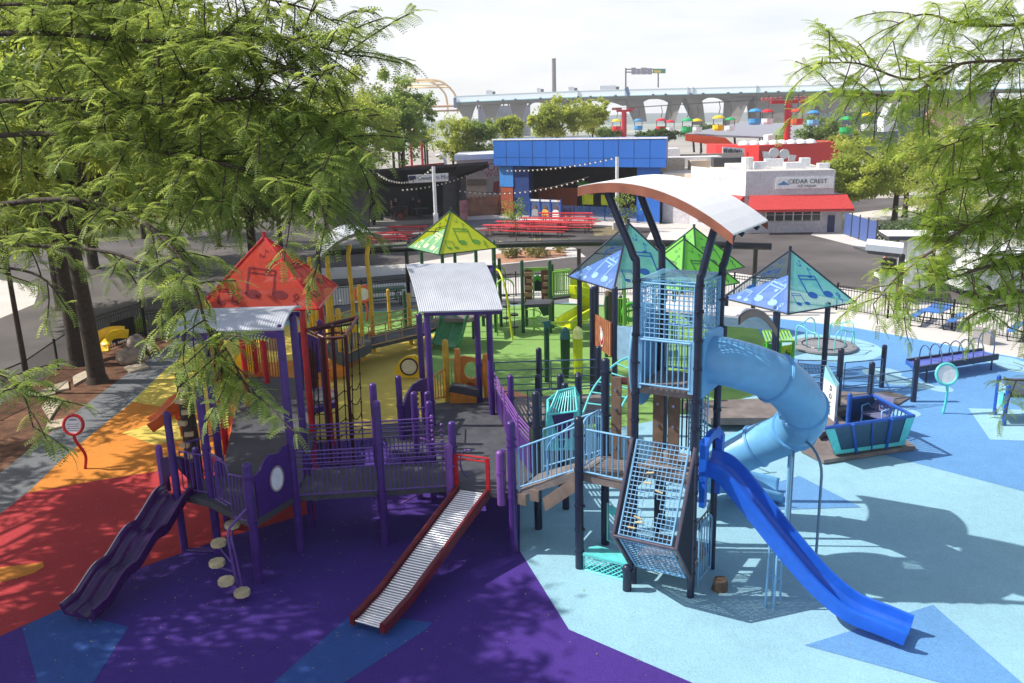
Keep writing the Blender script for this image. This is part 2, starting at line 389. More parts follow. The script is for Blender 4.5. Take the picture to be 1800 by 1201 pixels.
sheet('playground_surface', r_mid, [(1405,838),(1513,893),(1386,897),(1345,897),(1350,854)], .0202)
sheet('playground_surface', r_mid, [(1640,1065),(1795,1201),(1830,1230),(1760,1240),(1650,1201),(1415,1136)], .0203)
sheet('playground_surface', r_light, [(1702,719),(1830,722),(1860,778),(1800,776),(1740,774)], .0202)
def disc(cx, cy, r, mt, z, n=40):
    c = G(cx, cy); b = MB(); b.poly([(c.x+r*math.cos(2*PI*i/n), c.y+r*math.sin(2*PI*i/n), z) for i in range(n)])
    o = b.build('playground_surface', mt); struct(o); bm_fix(o)
mgr = G(1448, 612)
disc(1448, 612, 2.05, r_light, .0202); 
for i_, (x, y, r) in enumerate([(1550,656,.62),(1572,669,.55),(1617,679,.42),(1655,685,.35),(1760,635,.62),(1795,646,.75),(1592,727,.4)]): disc(x, y, r, r_light, .0206+.0002*i_)
# ================================================================ play equipment helpers
def post(par, x, y, z1, m, r=.064, z0=-.02, rings=(), name='post', cap=True, n=12, label=None):
    b = MB()
    P = [(x,y,z0),(x,y,z1-.04)]; R = [r, r]
    if cap: P += [(x,y,z1-.015),(x,y,z1+.01),(x,y,z1+.022)]; R += [r*.95, r*.6, r*.12]
    b.tube(P, R, n)
    for z in rings: b.tube([(x,y,z-.025),(x,y,z+.025)], r*1.16, n); b.box((x+r*1.15, y-r*.4, z), (.03,.05,.04))
    return b.build(name, m, par, smooth=True, smooth_angle=.9, label=label)
def bent_post(par, pts, m, r=.064, rings=(), name='post'):
    b = MB(); b.tube(smooth_path(pts, 6), r, 12)
    x, y = pts[0][0], pts[0][1]
    for z in rings: b.tube([(x,y,z-.025),(x,y,z+.025)], r*1.16, 12); b.box((x-r*.6, y-r*1.1, z), (.05,.03,.04)); b.box((x+r*.6, y-r*1.1, z), (.04,.03,.03))
    return b.build(name, m, par, smooth=True, smooth_angle=.9)
def rail(par, a, c, h, m, nb=10, r=.011, rt=.017, lo=.08, extra=(), name='railing', label=None, ends=True, bar_top=None, extra_r=.014):
    "railing panel from a to c (points on the deck); extra = heights of further rails"
    a, c = V(a), V(c); b = MB(); up = V(0,0,1)
    b.tube([a+up*h, c+up*h], rt, 6); b.tube([a+up*lo, c+up*lo], rt*.9, 6)
    for e in extra: b.tube([a+up*e, c+up*e], extra_r, 6)
    bt = bar_top if bar_top else h
    for i in range(nb+1):
        if not ends and i in (0, nb): continue
        p = a.lerp(c, i/nb); b.tube([p+up*lo, p+up*bt], r, 5, caps=False)
    return b.build(name, m, par, label=label)
def arch_rail(par, a, c, h, m, nb=5, r=.012, rt=.02, name='arch_railing'):
    "hoop railing: rounded top corner at both ends"
    a, c = V(a), V(c); d = (c-a); L = d.length; d = d/L; up = V(0,0,1); R = min(.2, L*.3)
    P = [a, a+up*(h-R)] + arc_pts(a+d*R+up*(h-R), -d*R, up*R, 0, PI/2, 5)[1:] + arc_pts(c-d*R+up*(h-R), up*R, d*R, 0, PI/2, 5) + [c]
    b = MB(); b.tube(P, rt, 7)
    b.tube([a+up*.1, c+up*.1], rt*.8, 6)
    for i in range(1, nb):
        p = a.lerp(c, i/nb); b.tube([p+up*.1, p+up*(h-.01)], r, 5, caps=False)
    return b.build(name, m, par, smooth=True, smooth_angle=.9)
def slab(par, pts, th, m, name='deck', side=None):
    b = MB(); P = [V(p) for p in pts]
    b.prism([p-V(0,0,th) for p in P], (0,0,th))
    o = b.build(name, [m] if side is None else [m, side], par); fix(o)
    return o
def fix(o):
    import bmesh
    bm = bmesh.new(); bm.from_mesh(o.data)
    bmesh.ops.recalc_face_normals(bm, faces=bm.faces[:])
    bm.to_mesh(o.data); bm.free()
def chute(path, w, side, m, par, name='slide', lanes=1, th=.025, lip=.03, right=None, flat=False, mats=None):
    "open slide bed: U section swept down a path"
    P = smooth_path(path, 7); b = MB(); rows = []
    for i, p in enumerate(P):
        t = (P[min(i+1, len(P)-1)]-P[max(i-1, 0)]).normalized()
        r = t.cross(V(0,0,1)).normalized() if right is None else V(right).normalized()
        u = r.cross(t).normalized()
        s = side(i/(len(P)-1)) if callable(side) else side
        prof = []
        hw = w/2
        def arcb(c, rad, a0, a1, n): return [(c[0]+rad*math.cos(a0+(a1-a0)*k/n), c[1]+rad*math.sin(a0+(a1-a0)*k/n)) for k in range(n+1)]
        top = [(-hw-lip-.02, s-.05), (-hw-lip-.015, s), (-hw-lip*.4, s+.018), (-hw+.005, s)]
        wl = w/lanes; inner = []
        for L in range(lanes):
            x0 = -hw+L*wl; x1 = x0+wl
            inner += [(x0+.02, .10 if L == 0 else .06), (x0+.05, .03), (x0+.11, 0), ((x0+x1)/2, -.008), (x1-.11, 0), (x1-.05, .03), (x1-.02, .10 if L == lanes-1 else .06)]
            if L < lanes-1: inner += [(x1, .09)]
        rt = [(-x, z) for x, z in reversed(top)]
        under = [(hw+lip*.4, -.02-th), (0, -.03-th), (-hw-lip*.4, -.02-th)]
        prof = top + inner + rt + under
        rows.append([p + r*x + u*z for x, z in prof])
    b.grid(rows, True)
    n = len(rows[0])
    b.f.append(tuple(range(n-1, -1, -1))); b.m.append(0)
    k = (len(rows)-1)*n; b.f.append(tuple(k+i for i in range(n))); b.m.append(0)
    o = b.build(name, m, par, smooth=True, smooth_angle=.8)
    return o
def up(p, z): return V(p[0], p[1], z)
def roof_arch(par, A, B, C, D, rise, th, m, name='roof', edge=None, ribs=0, edgeh=.0, nseg=14, label=None):
    "curved roof sheet: A-B front edge, D-C back edge; bowed between A->B with the given rise"
    A, B, C, D = map(V, (A, B, C, D)); rows = []; b = MB()
    def bow(t): return rise*4*t*(1-t)
    top = []; bot = []
    for i in range(nseg+1):
        t = i/nseg; z = V(0,0,bow(t))
        top.append([A.lerp(B, t)+z, D.lerp(C, t)+z])
        bot.append([A.lerp(B, t)+z-V(0,0,th), D.lerp(C, t)+z-V(0,0,th)])
    b.grid(top); b.grid([list(reversed(r)) for r in bot])
    for i in range(nseg):
        b.add([top[i][0], top[i+1][0], bot[i+1][0], bot[i][0]], [(3,2,1,0)]); b.add([top[i][1], top[i+1][1], bot[i+1][1], bot[i][1]], [(0,1,2,3)])
    b.add([top[0][0], top[0][1], bot[0][1], bot[0][0]], [(0,1,2,3)]); b.add([top[-1][0], top[-1][1], bot[-1][1], bot[-1][0]], [(3,2,1,0)])
    o = b.build(name, m, par, label=label); fix(o)
    if edge:
        for k in (0, 1):
            e = MB()
            off = (D-A).normalized()*(-.03 if k == 0 else .03)
            P = [(A if k == 0 else D).lerp(B if k == 0 else C, i/nseg)+V(0,0,bow(i/nseg)) for i in range(nseg+1)]
            for i in range(nseg):
                p, q = P[i]+off, P[i+1]+off
                e.add([p-V(0,0,.012), q-V(0,0,.012), q-V(0,0,edgeh), p-V(0,0,edgeh)], [(0,1,2,3)])
                o2 = off*.9
                e.add([p-o2-V(0,0,.012), q-o2-V(0,0,.012), q-o2-V(0,0,edgeh), p-o2-V(0,0,edgeh)], [(3,2,1,0)])
                e.add([p-V(0,0,edgeh), q-V(0,0,edgeh), q-o2-V(0,0,edgeh), p-o2-V(0,0,edgeh)], [(0,1,2,3)])
            e.build('fascia', edge, o)
    return o
def ribbed(par, A, B, C, D, rise, m, ribs=44, name='roof', th=.035, nseg=16, amp=.012, label=None):
    "corrugated curved roof: A-B and D-C are the straight (ribbed) edges, bows from A to D"
    A, B, C, D = map(V, (A, B, C, D)); rows = []; b = MB()
    for i in range(nseg+1):
        t = i/nseg; z = rise*4*t*(1-t)
        r = []
        for k in range(ribs*2+1):
            s = k/(ribs*2)
            r.append(A.lerp(D, t).lerp(B.lerp(C, t), s)+V(0,0,z + (amp if (k//1) % 2 else 0)))
        rows.append(r)
    b.grid(rows)
    low = [[p-V(0,0,th) for p in (r[0], r[-1])] for r in rows]
    b.grid([list(reversed(r)) for r in low])
    for i in (0, nseg):
        n = len(rows[i]); e = [p for p in rows[i]]; b.add(e+[V(p.x,p.y,p.z)-V(0,0,th) for p in e], [(j, j+1, n+j+1, n+j) for j in range(n-1)])
    for k in (0, -1):
        for i in range(nseg): b.add([rows[i][k], rows[i+1][k], rows[i+1][k]-V(0,0,th), rows[i][k]-V(0,0,th)], [(0,1,2,3)])
    return b.build(name, m, par, label=label)
# ---------------------------------------------------------------- music-note canopies
def note_faces(b, O, X, Y, mi, big=True):
    "notes on a triangular panel: O middle of the lower edge, X half of it, Y up to the apex"
    def q(x, y): return O + X*x + Y*y
    aspect = X.length/Y.length
    def ell(cx, cy, rx, ry, rot, n=14):
        ps = []
        for i in range(n):
            t = 2*PI*i/n; ex, ey = rx*math.cos(t), ry*math.sin(t)
            x, y = ex*math.cos(rot)-ey*math.sin(rot), ex*math.sin(rot)+ey*math.cos(rot)
            ps.append(q(cx+x, cy+y*aspect))
        b.mat(mi).poly(ps)
    def bar(x0, y0, x1, y1, w):
        dx, dy = x1-x0, (y1-y0)/aspect; L = math.hypot(dx, dy); nx, ny = -dy/L*w/2, dx/L*w/2*aspect
        b.mat(mi).poly([q(x0+nx, y0+ny), q(x1+nx, y1+ny), q(x1-nx, y1-ny), q(x0-nx, y0-ny)])
    def pair(cx, cy, s, thin=.03):
        ell(cx-.20*s, cy, .13*s, .085*s, -.25); ell(cx+.24*s, cy-.03*s*aspect, .13*s, .085*s, -.25)
        bar(cx-.31*s, cy, cx-.31*s, cy+.52*s*aspect, thin*s*1.2); bar(cx+.13*s, cy-.02, cx+.13*s, cy+.44*s*aspect, thin*s*1.2)
        bar(cx-.32*s, cy+.52*s*aspect, cx+.14*s, cy+.44*s*aspect, .035*s); bar(cx-.32*s, cy+.43*s*aspect, cx+.14*s, cy+.35*s*aspect, .03*s)
    def single(cx, cy, s):
        ell(cx, cy, .1*s, .075*s, -.3); bar(cx+.09*s, cy, cx+.09*s, cy+.45*s*aspect, .035*s); bar(cx+.09*s, cy+.45*s*aspect, cx+.24*s, cy+.3*s*aspect, .05*s)
    def clef(cx, cy, s):
        ps = [(0,-.3),(.1,-.18),(-.06,-.05),(.1,.08),(.02,.22),(-.08,.12),(.08,-.02)]
        for i in range(len(ps)-1): bar(cx+ps[i][0]*s, cy+ps[i][1]*s*aspect, cx+ps[i+1][0]*s, cy+ps[i+1][1]*s*aspect, .045*s)
    pair(.12, .22, 1.0); pair(-.47, .12, .52); single(.12, .52, .5); clef(.62, .13, .5); single(.02, .72, .3); clef(-.04, .74, .2)
def canopy(par, cx, cy, half, zb, zt, rot, frame, cols, low=(3,)):
    "four-panel pyramid roof of perforated panels with music-note cut-outs; cols = 4 x (panel, note)"
    c, s = math.cos(rot), math.sin(rot)
    cor = [V(cx + half*(x*c-y*s), cy + half*(x*s+y*c), zb) for x, y in ((-1,-1),(1,-1),(1,1),(-1,1))]
    apex = V(cx, cy, zt)
    for i in range(4):
        a, d = cor[i], cor[(i+1) % 4]; b = MB()
        top = (d.lerp(apex,.6) if i in low else apex)
        n = (d-a).cross(top-a).normalized(); off = n*(.012 if i != 2 else -.012)
        in_ = .97
        b.mat(0).poly([a, d, top])
        O = (a+d)/2; X = (d-a)/2; Y = top-O
        note_faces(b, O+off, X, Y, 1)
        o = b.build('canopy_panel', list(cols[i]), par)
    b = MB()
    for i in range(4):
        b.tube([cor[i], apex], .035, 6); b.tube([cor[i], cor[(i+1) % 4]], .025, 6)
        m = (cor[i]+cor[(i+1) % 4])/2
    b.tube([apex-V(0,0,.05), apex+V(0,0,.13)], .05, 8)
    for i in range(4):
        b.tube([cor[i].lerp(apex,.45)-V(0,0,.02), cor[(i+2) % 4].lerp(apex,.45)-V(0,0,.02)], .022, 6) if i < 2 else None
    b.build('canopy_frame', frame, par)
    return cor
# colours of the shade panels
aq_panel = mesh_mat('aqua_shade', (150,240,234), .76, transl=.65); bl_panel = mesh_mat('blue_shade', (74,120,196), .9, transl=.2)
aq_note = mesh_mat('note_blue', (44,108,196), .97, transl=.45); bl_note = mat('note_pale', (128,172,206), .5)
red_panel = mesh_mat('red_shade', (232,74,46), .66, transl=.5); red_note = mesh_mat('note_crimson', (128,8,30), .96, transl=.5)
ly_panel = mesh_mat('lemon_shade', (214,220,48), .92, transl=.3); lg_panel = mesh_mat('pale_green_shade', (120,186,140), .9, transl=.3)
ly_note = mat('note_green', (96,150,50), .5); lg_note = mat('note_cream', (220,236,170), .5)
gr_panel = mesh_mat('lime_shade', (128,214,84), .9, transl=.35); gr_note = mat('note_dark_green', (50,110,56), .5)
dk_panel = mesh_mat('navy_shade', (60,110,124), .5, transl=.3)
# ================================================================ PURPLE UNIT (front left)
ZD = 1.25
PU = thing('purple_play_unit', 'purple play structure with double wavy slide and grey shade roof in the dappled foreground', 'playground', (-3.2, 16.6, 0))
pA = V(-4.52,16.19,0); pB = V(-2.77,16.34,0); pL1 = V(-5.05,14.97,0); pL2 = V(-6.24,16.2,0); pL3 = V(-6.99,16.32,0)
pF = V(-6.46,17.46,0); pBb = V(-3.05,17.72,0); pAb = V(-4.65,17.55,0); pS = V(-1.33,16.46,0); pR = V(-.07,15.9,0)
post(PU, pA.x, pA.y, 4.86, purple, .085, rings=(1.15,2.3))
post(PU, pB.x, pB.y, 3.2, purple, .085, rings=(1.2,2.3)); post(PU, pBb.x, pBb.y, 3.15, purple, .08)
post(PU, pL1.x, pL1.y, 2.5, purple, .085, rings=(1.3,2.2)); post(PU, pL2.x, pL2.y, 3.75, purple, .085, rings=(1.2,2.35)); post(PU, pL3.x, pL3.y, 3.1, purple, .075)
post(PU, pF.x, pF.y, 3.55, purple, .08, rings=(2.3,))
post(PU, -1.29, 16.62, 2.62, purple, .08, rings=(2.1,)); post(PU, pR.x, pR.y, 2.85, purple, .085, rings=(1.25,2.35,2.5))
# decks: landing, ramp along the front, slide landing
LD = [up(pL1, ZD+.03), up(pA, ZD+.03), V(-4.6,17.6,ZD+.03), up(pF, ZD+.03), V(-6.95,16.9,ZD+.03), V(-6.9,16.35,ZD+.03), V(-6.24,16.0,ZD+.03)]
slab(PU, LD, .14, rubberdeck)
slab(PU, [V(-4.50,16.22,ZD), V(-1.36,16.48,ZD), V(-1.36,17.85,ZD), V(-4.58,17.58,ZD)], .12, rubberdeck)
slab(PU, [V(-1.34,16.46,ZD+.01), V(-.55,16.14,ZD+.01), V(-.07,15.95,ZD+.03), V(.42,16.95,ZD+.03), V(.1,18.7,ZD+.02), V(-.62,22.3,ZD+.02), V(-2.4,21.8,ZD+.02), V(-2.05,20.1,ZD+.02), V(-1.75,17.9,ZD+.02)], .12, rubberdeck)
slab(PU, [V(-2.9,18.9,ZD-.12), V(-1.95,18.6,ZD-.12), V(-2.05,20.0,ZD-.12), V(-2.5,21.1,ZD-.12), V(-3.5,20.6,ZD-.12)], .12, rubberdeck)
# long ramp back to the red shelter
slab(PU, [V(-4.62,17.62,ZD+.01), V(-5.0,20.5,ZD), V(-6.1,24.6,ZD-.02), V(-8.2,25.3,ZD-.02), V(-7.3,21.0,ZD), V(-6.45,17.5,ZD+.01)], .12, rubberdeck, 'ramp')
# front and back railings of the ramp
def purp_rail(a, c, nb, dz=0): rail(PU, a, c, 1.0, purple_rail, nb, .012, .018, .06, extra=(.92,.83,.74,.62), bar_top=.62)
purp_rail(V(-4.42,16.12,ZD), V(-2.87,16.25,ZD), 16); purp_rail(V(-2.68,16.27,ZD), V(-1.40,16.38,ZD), 13)
purp_rail(V(-4.5,17.66,ZD), V(-3.15,17.8,ZD), 14); purp_rail(V(-2.95,17.82,ZD), V(-1.8,17.95,ZD), 13)
# round-window panel between the front corner posts
b = MB(); a = up(pL1, ZD+.06)+V(.07,.14,0); c = up(pA, ZD+.02)+V(-.06,-.1,0); d = c-a; nrm = d.cross(V(0,0,1)).normalized()
prof = [(0,.0),(0,.86),(.16,.92),(.3,1.06),(.45,1.14),(.6,1.1),(.75,1.08),(.88,1.16),(1,1.17),(1,0)]
b.prism([a + d*x + V(0,0,y) - nrm*.02 for x, y in prof], nrm*.04); o = b.build('window_panel', purple, PU); fix(o)
cc = a + d*.6 + V(0,0,.58) + nrm*.024
b = MB(); R = [(.205+.03*math.cos(2*PI*k/6), .03*math.sin(2*PI*k/6)) for k in range(6)]
ux = d.normalized(); b.tube([cc + ux*.2*math.cos(t*PI/14) + V(0,0,.25*math.sin(t*PI/14)) for t in range(28)], .02, 6, closed=True); b.build('window_ring', mat('pewter', (150,140,140), .4), o)
b = MB(); b.poly([cc + ux*.19*math.cos(t*PI/12) + V(0,0,.24*math.sin(t*PI/12)) - nrm*.0 for t in range(24)]); b.build('window_pane', white_pl, o)
# low bar fence beside the step gate
rail(PU, up(pL1,ZD+.05)+V(-.42,.18,0), up(pL1,ZD+.05)+V(-.1,.02,0), .92, purple_rail, 4, .014, .018, .02)
rail(PU, V(-6.12,16.05,ZD+.05), V(-5.75,15.68,ZD+.05), 1.0, purple_rail, 4, .014, .018, .02)
arch_rail(PU, V(-5.98,15.92,ZD+.05), V(-5.62,15.55,ZD+.05), .95, purple_rail, 3)
rail(PU, V(-6.9,16.45,ZD+.05), V(-6.3,16.2,ZD+.05), .9, purple_rail, 5)
rail(PU, V(-6.95,16.95,ZD+.05), V(-6.5,17.35,ZD+.05), .9, purple_rail, 5)
# pod steps
SPm = thing('pod_step_climber', 'bent purple pole climber with five tan octagonal pod steps', 'climber', (-5.5, 14.2, 0))
pods = [(408,919,.98), (384,951,.80), (381,986,.62), (397,1018,.44), (425,1038,.22)]
pole = []
for i, (px, py, z) in enumerate(pods):
    g = G(px, py, z); b = MB()
    pts = [(g.x+.15*math.cos(PI/8+k*PI/4), g.y+.15*math.sin(PI/8+k*PI/4), z-.09) for k in range(8)]
    b.prism(pts, (0,0,.09)); o = b.build('step', tanstone, SPm)
    b = MB(); q = V(-5.38, 14.52, max(z-.1, .3)); b.tube([(g.x, g.y, z-.08), (g.x, g.y, z-.13), q], .02, 6); b.build('step_arm', purple_rail, o, smooth=True)
b = MB(); b.tube(smooth_path([(-5.3,14.5,0),(-5.36,14.55,.55),(-5.42,14.62,1.15),(-5.4,14.72,1.32),(-5.22,14.86,1.5),(-5.12,14.93,1.6)],5), .03, 8)
b.tube(smooth_path([(-5.22,14.5,0),(-5.28,14.55,.6),(-5.36,14.6,1.2)],4), .022, 8); b.build('pole', purple_rail, SPm, smooth=True)
# double wavy slide
hoodL = V(-7.55,16.75,0); hoodR = V(-6.72,16.0,0)
top = (V(-7.32,16.62,0)+V(-6.72,16.28,0))/2; end = G(140,1088,.12)
dirs = (up(end,0)-up(top,0)); dn = dirs.normalized(); L = dirs.length
hs = [1.22,1.2,.86,.84,.54,.5,.24,.2,.17]; ts = [0,.08,.28,.4,.58,.7,.86,.93,1.0]
chute([up(top+dirs*t, h+.02) for t, h in zip(ts, hs)], .64, .19, purple_pl, PU, 'wavy_slide', lanes=2, lip=.05)
rt = dn.cross(V(0,0,1)).normalized()
for sgn in (-1, 1):
    p = top - dn*.12 + rt*sgn*.46
    post(PU, p.x, p.y, 2.28 if sgn < 0 else 2.24, purple_lt if sgn > 0 else purple, .07, ZD-.05, name='hood_post')
b = MB(); p0 = top - dn*.12 - rt*.4; p1 = top - dn*.12 + rt*.4
arc = [p0.lerp(p1, i/10) + V(0,0,1.98+.08*math.sin(PI*i/10)) for i in range(11)]
b.prism([q for q in arc] + [p1+V(0,0,1.25), p1-rt*.12+V(0,0,1.25), p1-rt*.12+V(0,0,1.55)] + [p0.lerp(p1,.5)+V(0,0,1.8)] + [p0+rt*.12+V(0,0,1.55), p0+rt*.12+V(0,0,1.25), p0+V(0,0,1.25)], dn*.06)
o = b.build('slide_hood', purple_pl, PU); fix(o)
for t, s in ((.5,1),(.97,1),(.97,-1)):
    p = top+dirs*t; h = {.5:.66,.97:.2}[t]; b = MB(); b.tube([p+rt*.12*s+V(0,0,h-.02), p+rt*.16*s], .025, 6); b.build('slide_leg', purple_rail, PU)
# ground bar between two rear posts
b = MB(); b.tube([up(pL3,.05), up(pL2,.05)], .05, 8); b.build('ground_bar', purple, PU)
# log-shaped climber with pale rungs, leaning on the back of the landing
b = MB(); lc = G(337,790,1.0); b.tube([(lc.x,lc.y,0),(lc.x+.02,lc.y,1.2),(lc.x,lc.y,2.3),(lc.x-.02,lc.y,2.95)], [.2,.19,.17,.15], 12); LG = b.build('log_climber', bark_dk, PU, smooth=True)
for k in range(9):
    b = MB(); z = .35+.28*k; b.box((lc.x+.06*(-1)**k, lc.y-.2, z), (.2,.12,.1), .2*(-1)**k); b.build('rung', tanstone, LG)
# roller slide
RS = thing('roller_slide', 'steel roller slide with maroon side rails leading down from the purple deck', 'slide', (-1.6, 14.8, 0))
tl, tr = V(-1.17,16.42,1.2), V(-.62,16.2,1.2); el, er = G(622,1094,.16), G(668,1107,.16)
el.z = er.z = .2
def rpt(s, t):
    "bed: steep run, then a short flat run-out"
    z = 1.2 - 1.0*min(1, t/.86)**1.02 if t < .86 else .2 - .02*(t-.86)/.14
    p = tl.lerp(el, t).lerp(tr.lerp(er, t), s); p.z = z + (.06*max(0, 1-abs(t-.86)/.12)**2)
    return p
b = MB(); N = 62
for i in range(N):
    t = (i+.5)/N; a, c = rpt(.04, t), rpt(.96, t); b.tube([a, c], .027, 8)
b.build('roller', steel, RS, smooth=True, smooth_angle=.8)['kind'] = 'stuff'
for s, nm in ((0,'side_rail'),(1,'side_rail')):
    b = MB(); rows = []
    for i in range(31):
        t = i/30; p = rpt(s, t); q = rpt(1-s, t); o_ = (p-q).normalized()
        rows.append([p+V(0,0,-.09), p+V(0,0,.10), p+o_*.03+V(0,0,.125), p+o_*.07+V(0,0,.12), p+o_*.09+V(0,0,.08), p+o_*.09+V(0,0,-.09)])
    b.grid(rows, True); n = 6
    b.f.append(tuple(range(n))); b.m.append(0); b.f.append(tuple(30*n+i for i in range(n))); b.m.append(0)
    o = b.build(nm, maroon, RS); fix(o)
    b = MB()
    for i in range(40):
        t = (i+.5)/40; p = rpt(s, t); q = rpt(1-s, t); o_ = (p-q).normalized(); b.ball(p+o_*.095+V(0,0,-.03), .012, 6)
    b.build('rivet', maroon, o)['kind'] = 'stuff'
for s in (0, 1):
    b = MB(); p = rpt(s, 0); q = rpt(1-s, 0); o_ = (p-q).normalized(); p = p+o_*.06; b.box((p.x, p.y, 1.58), (.075,.06,.8), -.37); b.build('gate_post', red_paint, RS)
b = MB()
for z in (1.98, 1.9): b.tube([rpt(0,0)*1+V(-.06,.02,z-1.2), rpt(1,0)+V(.06,-.02,z-1.2)], .022, 7)
b.build('gate_bar', red_paint, RS)
b = MB(); p = rpt(0,.55)*.5+rpt(1,.55)*.5; b.tube([(p.x,p.y,0),(p.x,p.y,p.z-.05)], .03, 8); p = rpt(0,.9)*.5+rpt(1,.9)*.5; b.tube([(p.x,p.y,0),(p.x,p.y,p.z-.05)], .03, 8); b.build('support', maroon, RS)
# pale purple sleeves each side of the slide entrance and a small grab hoop
for x, y, z1 in ((-1.36,16.42,2.2), (-.3,15.98,2.2)):
    post(PU, x, y, z1, purple_lt, .085, ZD-.2, rings=(1.75,), name='entry_sleeve')
b = MB(); b.tube(arc_pts((-1.0,16.75,1.65), (.16,-.05,0), (0,0,.3), PI*.5, PI*1.5, 8), .018, 6); b.tube([(-1.0,16.75,1.95),(-.9,16.7,1.95)], .018, 6); b.build('grab_hoop', purple_rail, PU, smooth=True)
rail(PU, V(-.28,16.0,ZD+.03), V(-.12,15.96,ZD+.03), .95, purple_rail, 2)
# right-hand perforated wall along the deck, with slanting rails
def slant(a, c):
    a, c = V(a), V(c); b = MB(); b.prism([a, c, c+V(0,0,.62), a+V(0,0,.62)], (.03,.005,0)); o = b.build('perforated_panel', purple, PU); fix(o)
    b = MB()
    for z in (.72,.82,.92,1.0): b.tube([a+V(0,0,z), c+V(0,0,z)], .017, 6)
    for p in (a, c): b.tube([p, p+V(0,0,1.0)], .02, 6)
    b.build('panel_rail', purple_lt, o)
slant((-.62,22.0,ZD+.05), (-.22,19.6,ZD+.05)); slant((-.2,19.4,ZD+.05), (.08,17.9,ZD+.05)); slant((.1,17.8,ZD+.05), (.32,17.0,ZD+.05))
post(PU, -.06, 19.4, 2.75, purple, .075, rings=(2.2,))
# left side of the deck: posts, arched play panel, low rails
for px, py, z1 in ((-2.75,19.6,2.75), (-2.28,18.6,2.65), (-1.92,18.35,2.5), (-2.0,18.9,2.55)): post(PU, px, py, z1, purple, .075, rings=(2.0,))
b = MB(); a = V(-2.72,19.75,ZD-.1); c = V(-2.3,21.4,ZD-.1); d = c-a
prof = [(0,0),(0,.8),(.1,.95),(.25,1.05),(.45,1.12),(.7,1.08),(.9,1.02),(1,1.0),(1,0),(.8,0),(.8,.72),(.6,.84),(.35,.8),(.3,.6),(.3,0)]
b.prism([a + d*x + V(0,0,y) for x, y in prof], (.05,-.01,0)); o = b.build('arched_panel', purple, PU); fix(o)
b = MB()
for k in range(5): b.ball(a+d*.55+V(.03,0,.25+.14*k), .055, 8)
b.tube([a+d*.55+V(.03,0,0), a+d*.55+V(.03,0,.95)], .012, 5); b.build('bead_toy', red_paint, o, smooth=True)
rail(PU, V(-2.3,18.65,ZD), V(-2.02,18.9,ZD), .95, purple_rail, 3); rail(PU, V(-2.05,19.0,ZD), V(-2.08,19.9,ZD), .95, purple_rail, 7)
b = MB(); b.tube(arc_pts((-2.15,18.3,.6), (-.55,.1,0), (0,0,1.05), PI*.5, PI, 8)+[V(-2.7,18.4,0)], .02, 7); b.build('curved_handrail', purple_lt, PU, smooth=True)
b = MB()
for k in range(7): b.ball((-1.85+.0*k, 18.25-.02*k, 1.5+.12*k), .045, 8); b.ball((-1.62,17.95,1.3+.13*k), .045, 8)
b.build('chain_bead', purple_lt, PU, smooth=True)
# rope tower frame behind the ramp
RT = thing('rope_climber', 'dark maroon rope climber with tilted triangular top frame standing on the yellow floor', 'climber', (-4.2,19.9,0))
Yr = 19.9
c1, c2, c3 = at(541,581,Yr), at(629,558,Yr+.9), at(606,592,Yr-.5)
b = MB(); b.tube([c1, c2], .055, 8); b.tube([c1, at(570,594,Yr-.4)], .045, 8); b.tube([c3, c2], .045, 8); b.tube([c1+V(0,0,-.02), c2+V(0,0,-.14)], .03, 6)
b.tube(arc_pts(at(588,590,Yr), V(.28,0,0), V(0,.3,0), 0, 2*PI, 18)[:-1], .03, 6, closed=True); b.tube([at(570,594,Yr-.4), c3], .03, 6)
b.build('top_frame', darkred, RT, smooth=True, smooth_angle=.8)
for (x0, y0), (x1, y1), r in (((584,572),(598,835),.045), ((607,592),(622,835),.045), ((566,590),(583,835),.06)):
    a = at(x0, y0, Yr-.1); g = G(x1, y1); b = MB(); b.tube([(g.x, g.y, 0), (a.x, a.y, a.z)], r, 8); b.build('post', darkred, RT)
g = G(583,838); post(RT, g.x-.02, g.y+.15, hgt(g.x, g.y+.15, 563), purple, .07)
strands = []
for (x0, y0), (x1, y1) in (((600,570),(612,838)), ((617,566),(622,838)), ((628,560),(640,838)), ((549,600),(556,838)), ((556,605),(566,838))):
    a = at(x0, y0, Yr+.2); g = G(x1, y1); strands.append((V(g.x, Yr+.2, 0), V(a.x, Yr+.2, a.z)))
b = MB()
for a, c in strands:
    b.tube([a, c], .014, 5)
    for k in range(9): b.ball(a.lerp(c, .12+.09*k), .028, 6)
b.build('rope', rope, RT)
b = MB()
for z in [.4+.38*k for k in range(6)]:
    for (s0, s1) in ((0,1),(1,2),(3,4)):
        a = strands[s0][0].lerp(strands[s0][1], z/4); c = strands[s1][0].lerp(strands[s1][1], z/4+.03)
        m_ = (a+c)/2-V(0,0,.1); b.tube(smooth_path([a, m_, c], 4), .012, 5)
    a = strands[4][0].lerp(strands[4][1], z/4); c = strands[0][0].lerp(strands[0][1], z/4); b.tube(smooth_path([a, (a+c)/2-V(0,0,.1), c], 4), .012, 5)
b.build('net_rung', rope, RT)
# grey roof on the tall post
A = at(355,594,16.0); A.z = 4.78; B = at(519,578,16.05); zf = B.z
A = V(-6.55,16.0,zf); B = V(-4.42,16.08,zf)
ribbed(PU, A, B, V(-4.4,17.55,zf+.12), V(-6.5,17.5,zf+.12), .16, alum, 40, 'shade_roof', amp=.006)
b = MB(); b.beam(A+V(.02,.0,-.11), B+V(0,.0,-.11), .1, .12); b.build('roof_beam', purple, PU); b = MB(); b.beam(A+V(.05,1.4,-.02), B+V(0,1.4,-.02), .08, .1); b.build('roof_beam', purple, PU)
post(PU, -4.55, 17.35, zf, purple, .08); post(PU, -6.4, 17.3, zf, purple, .08)
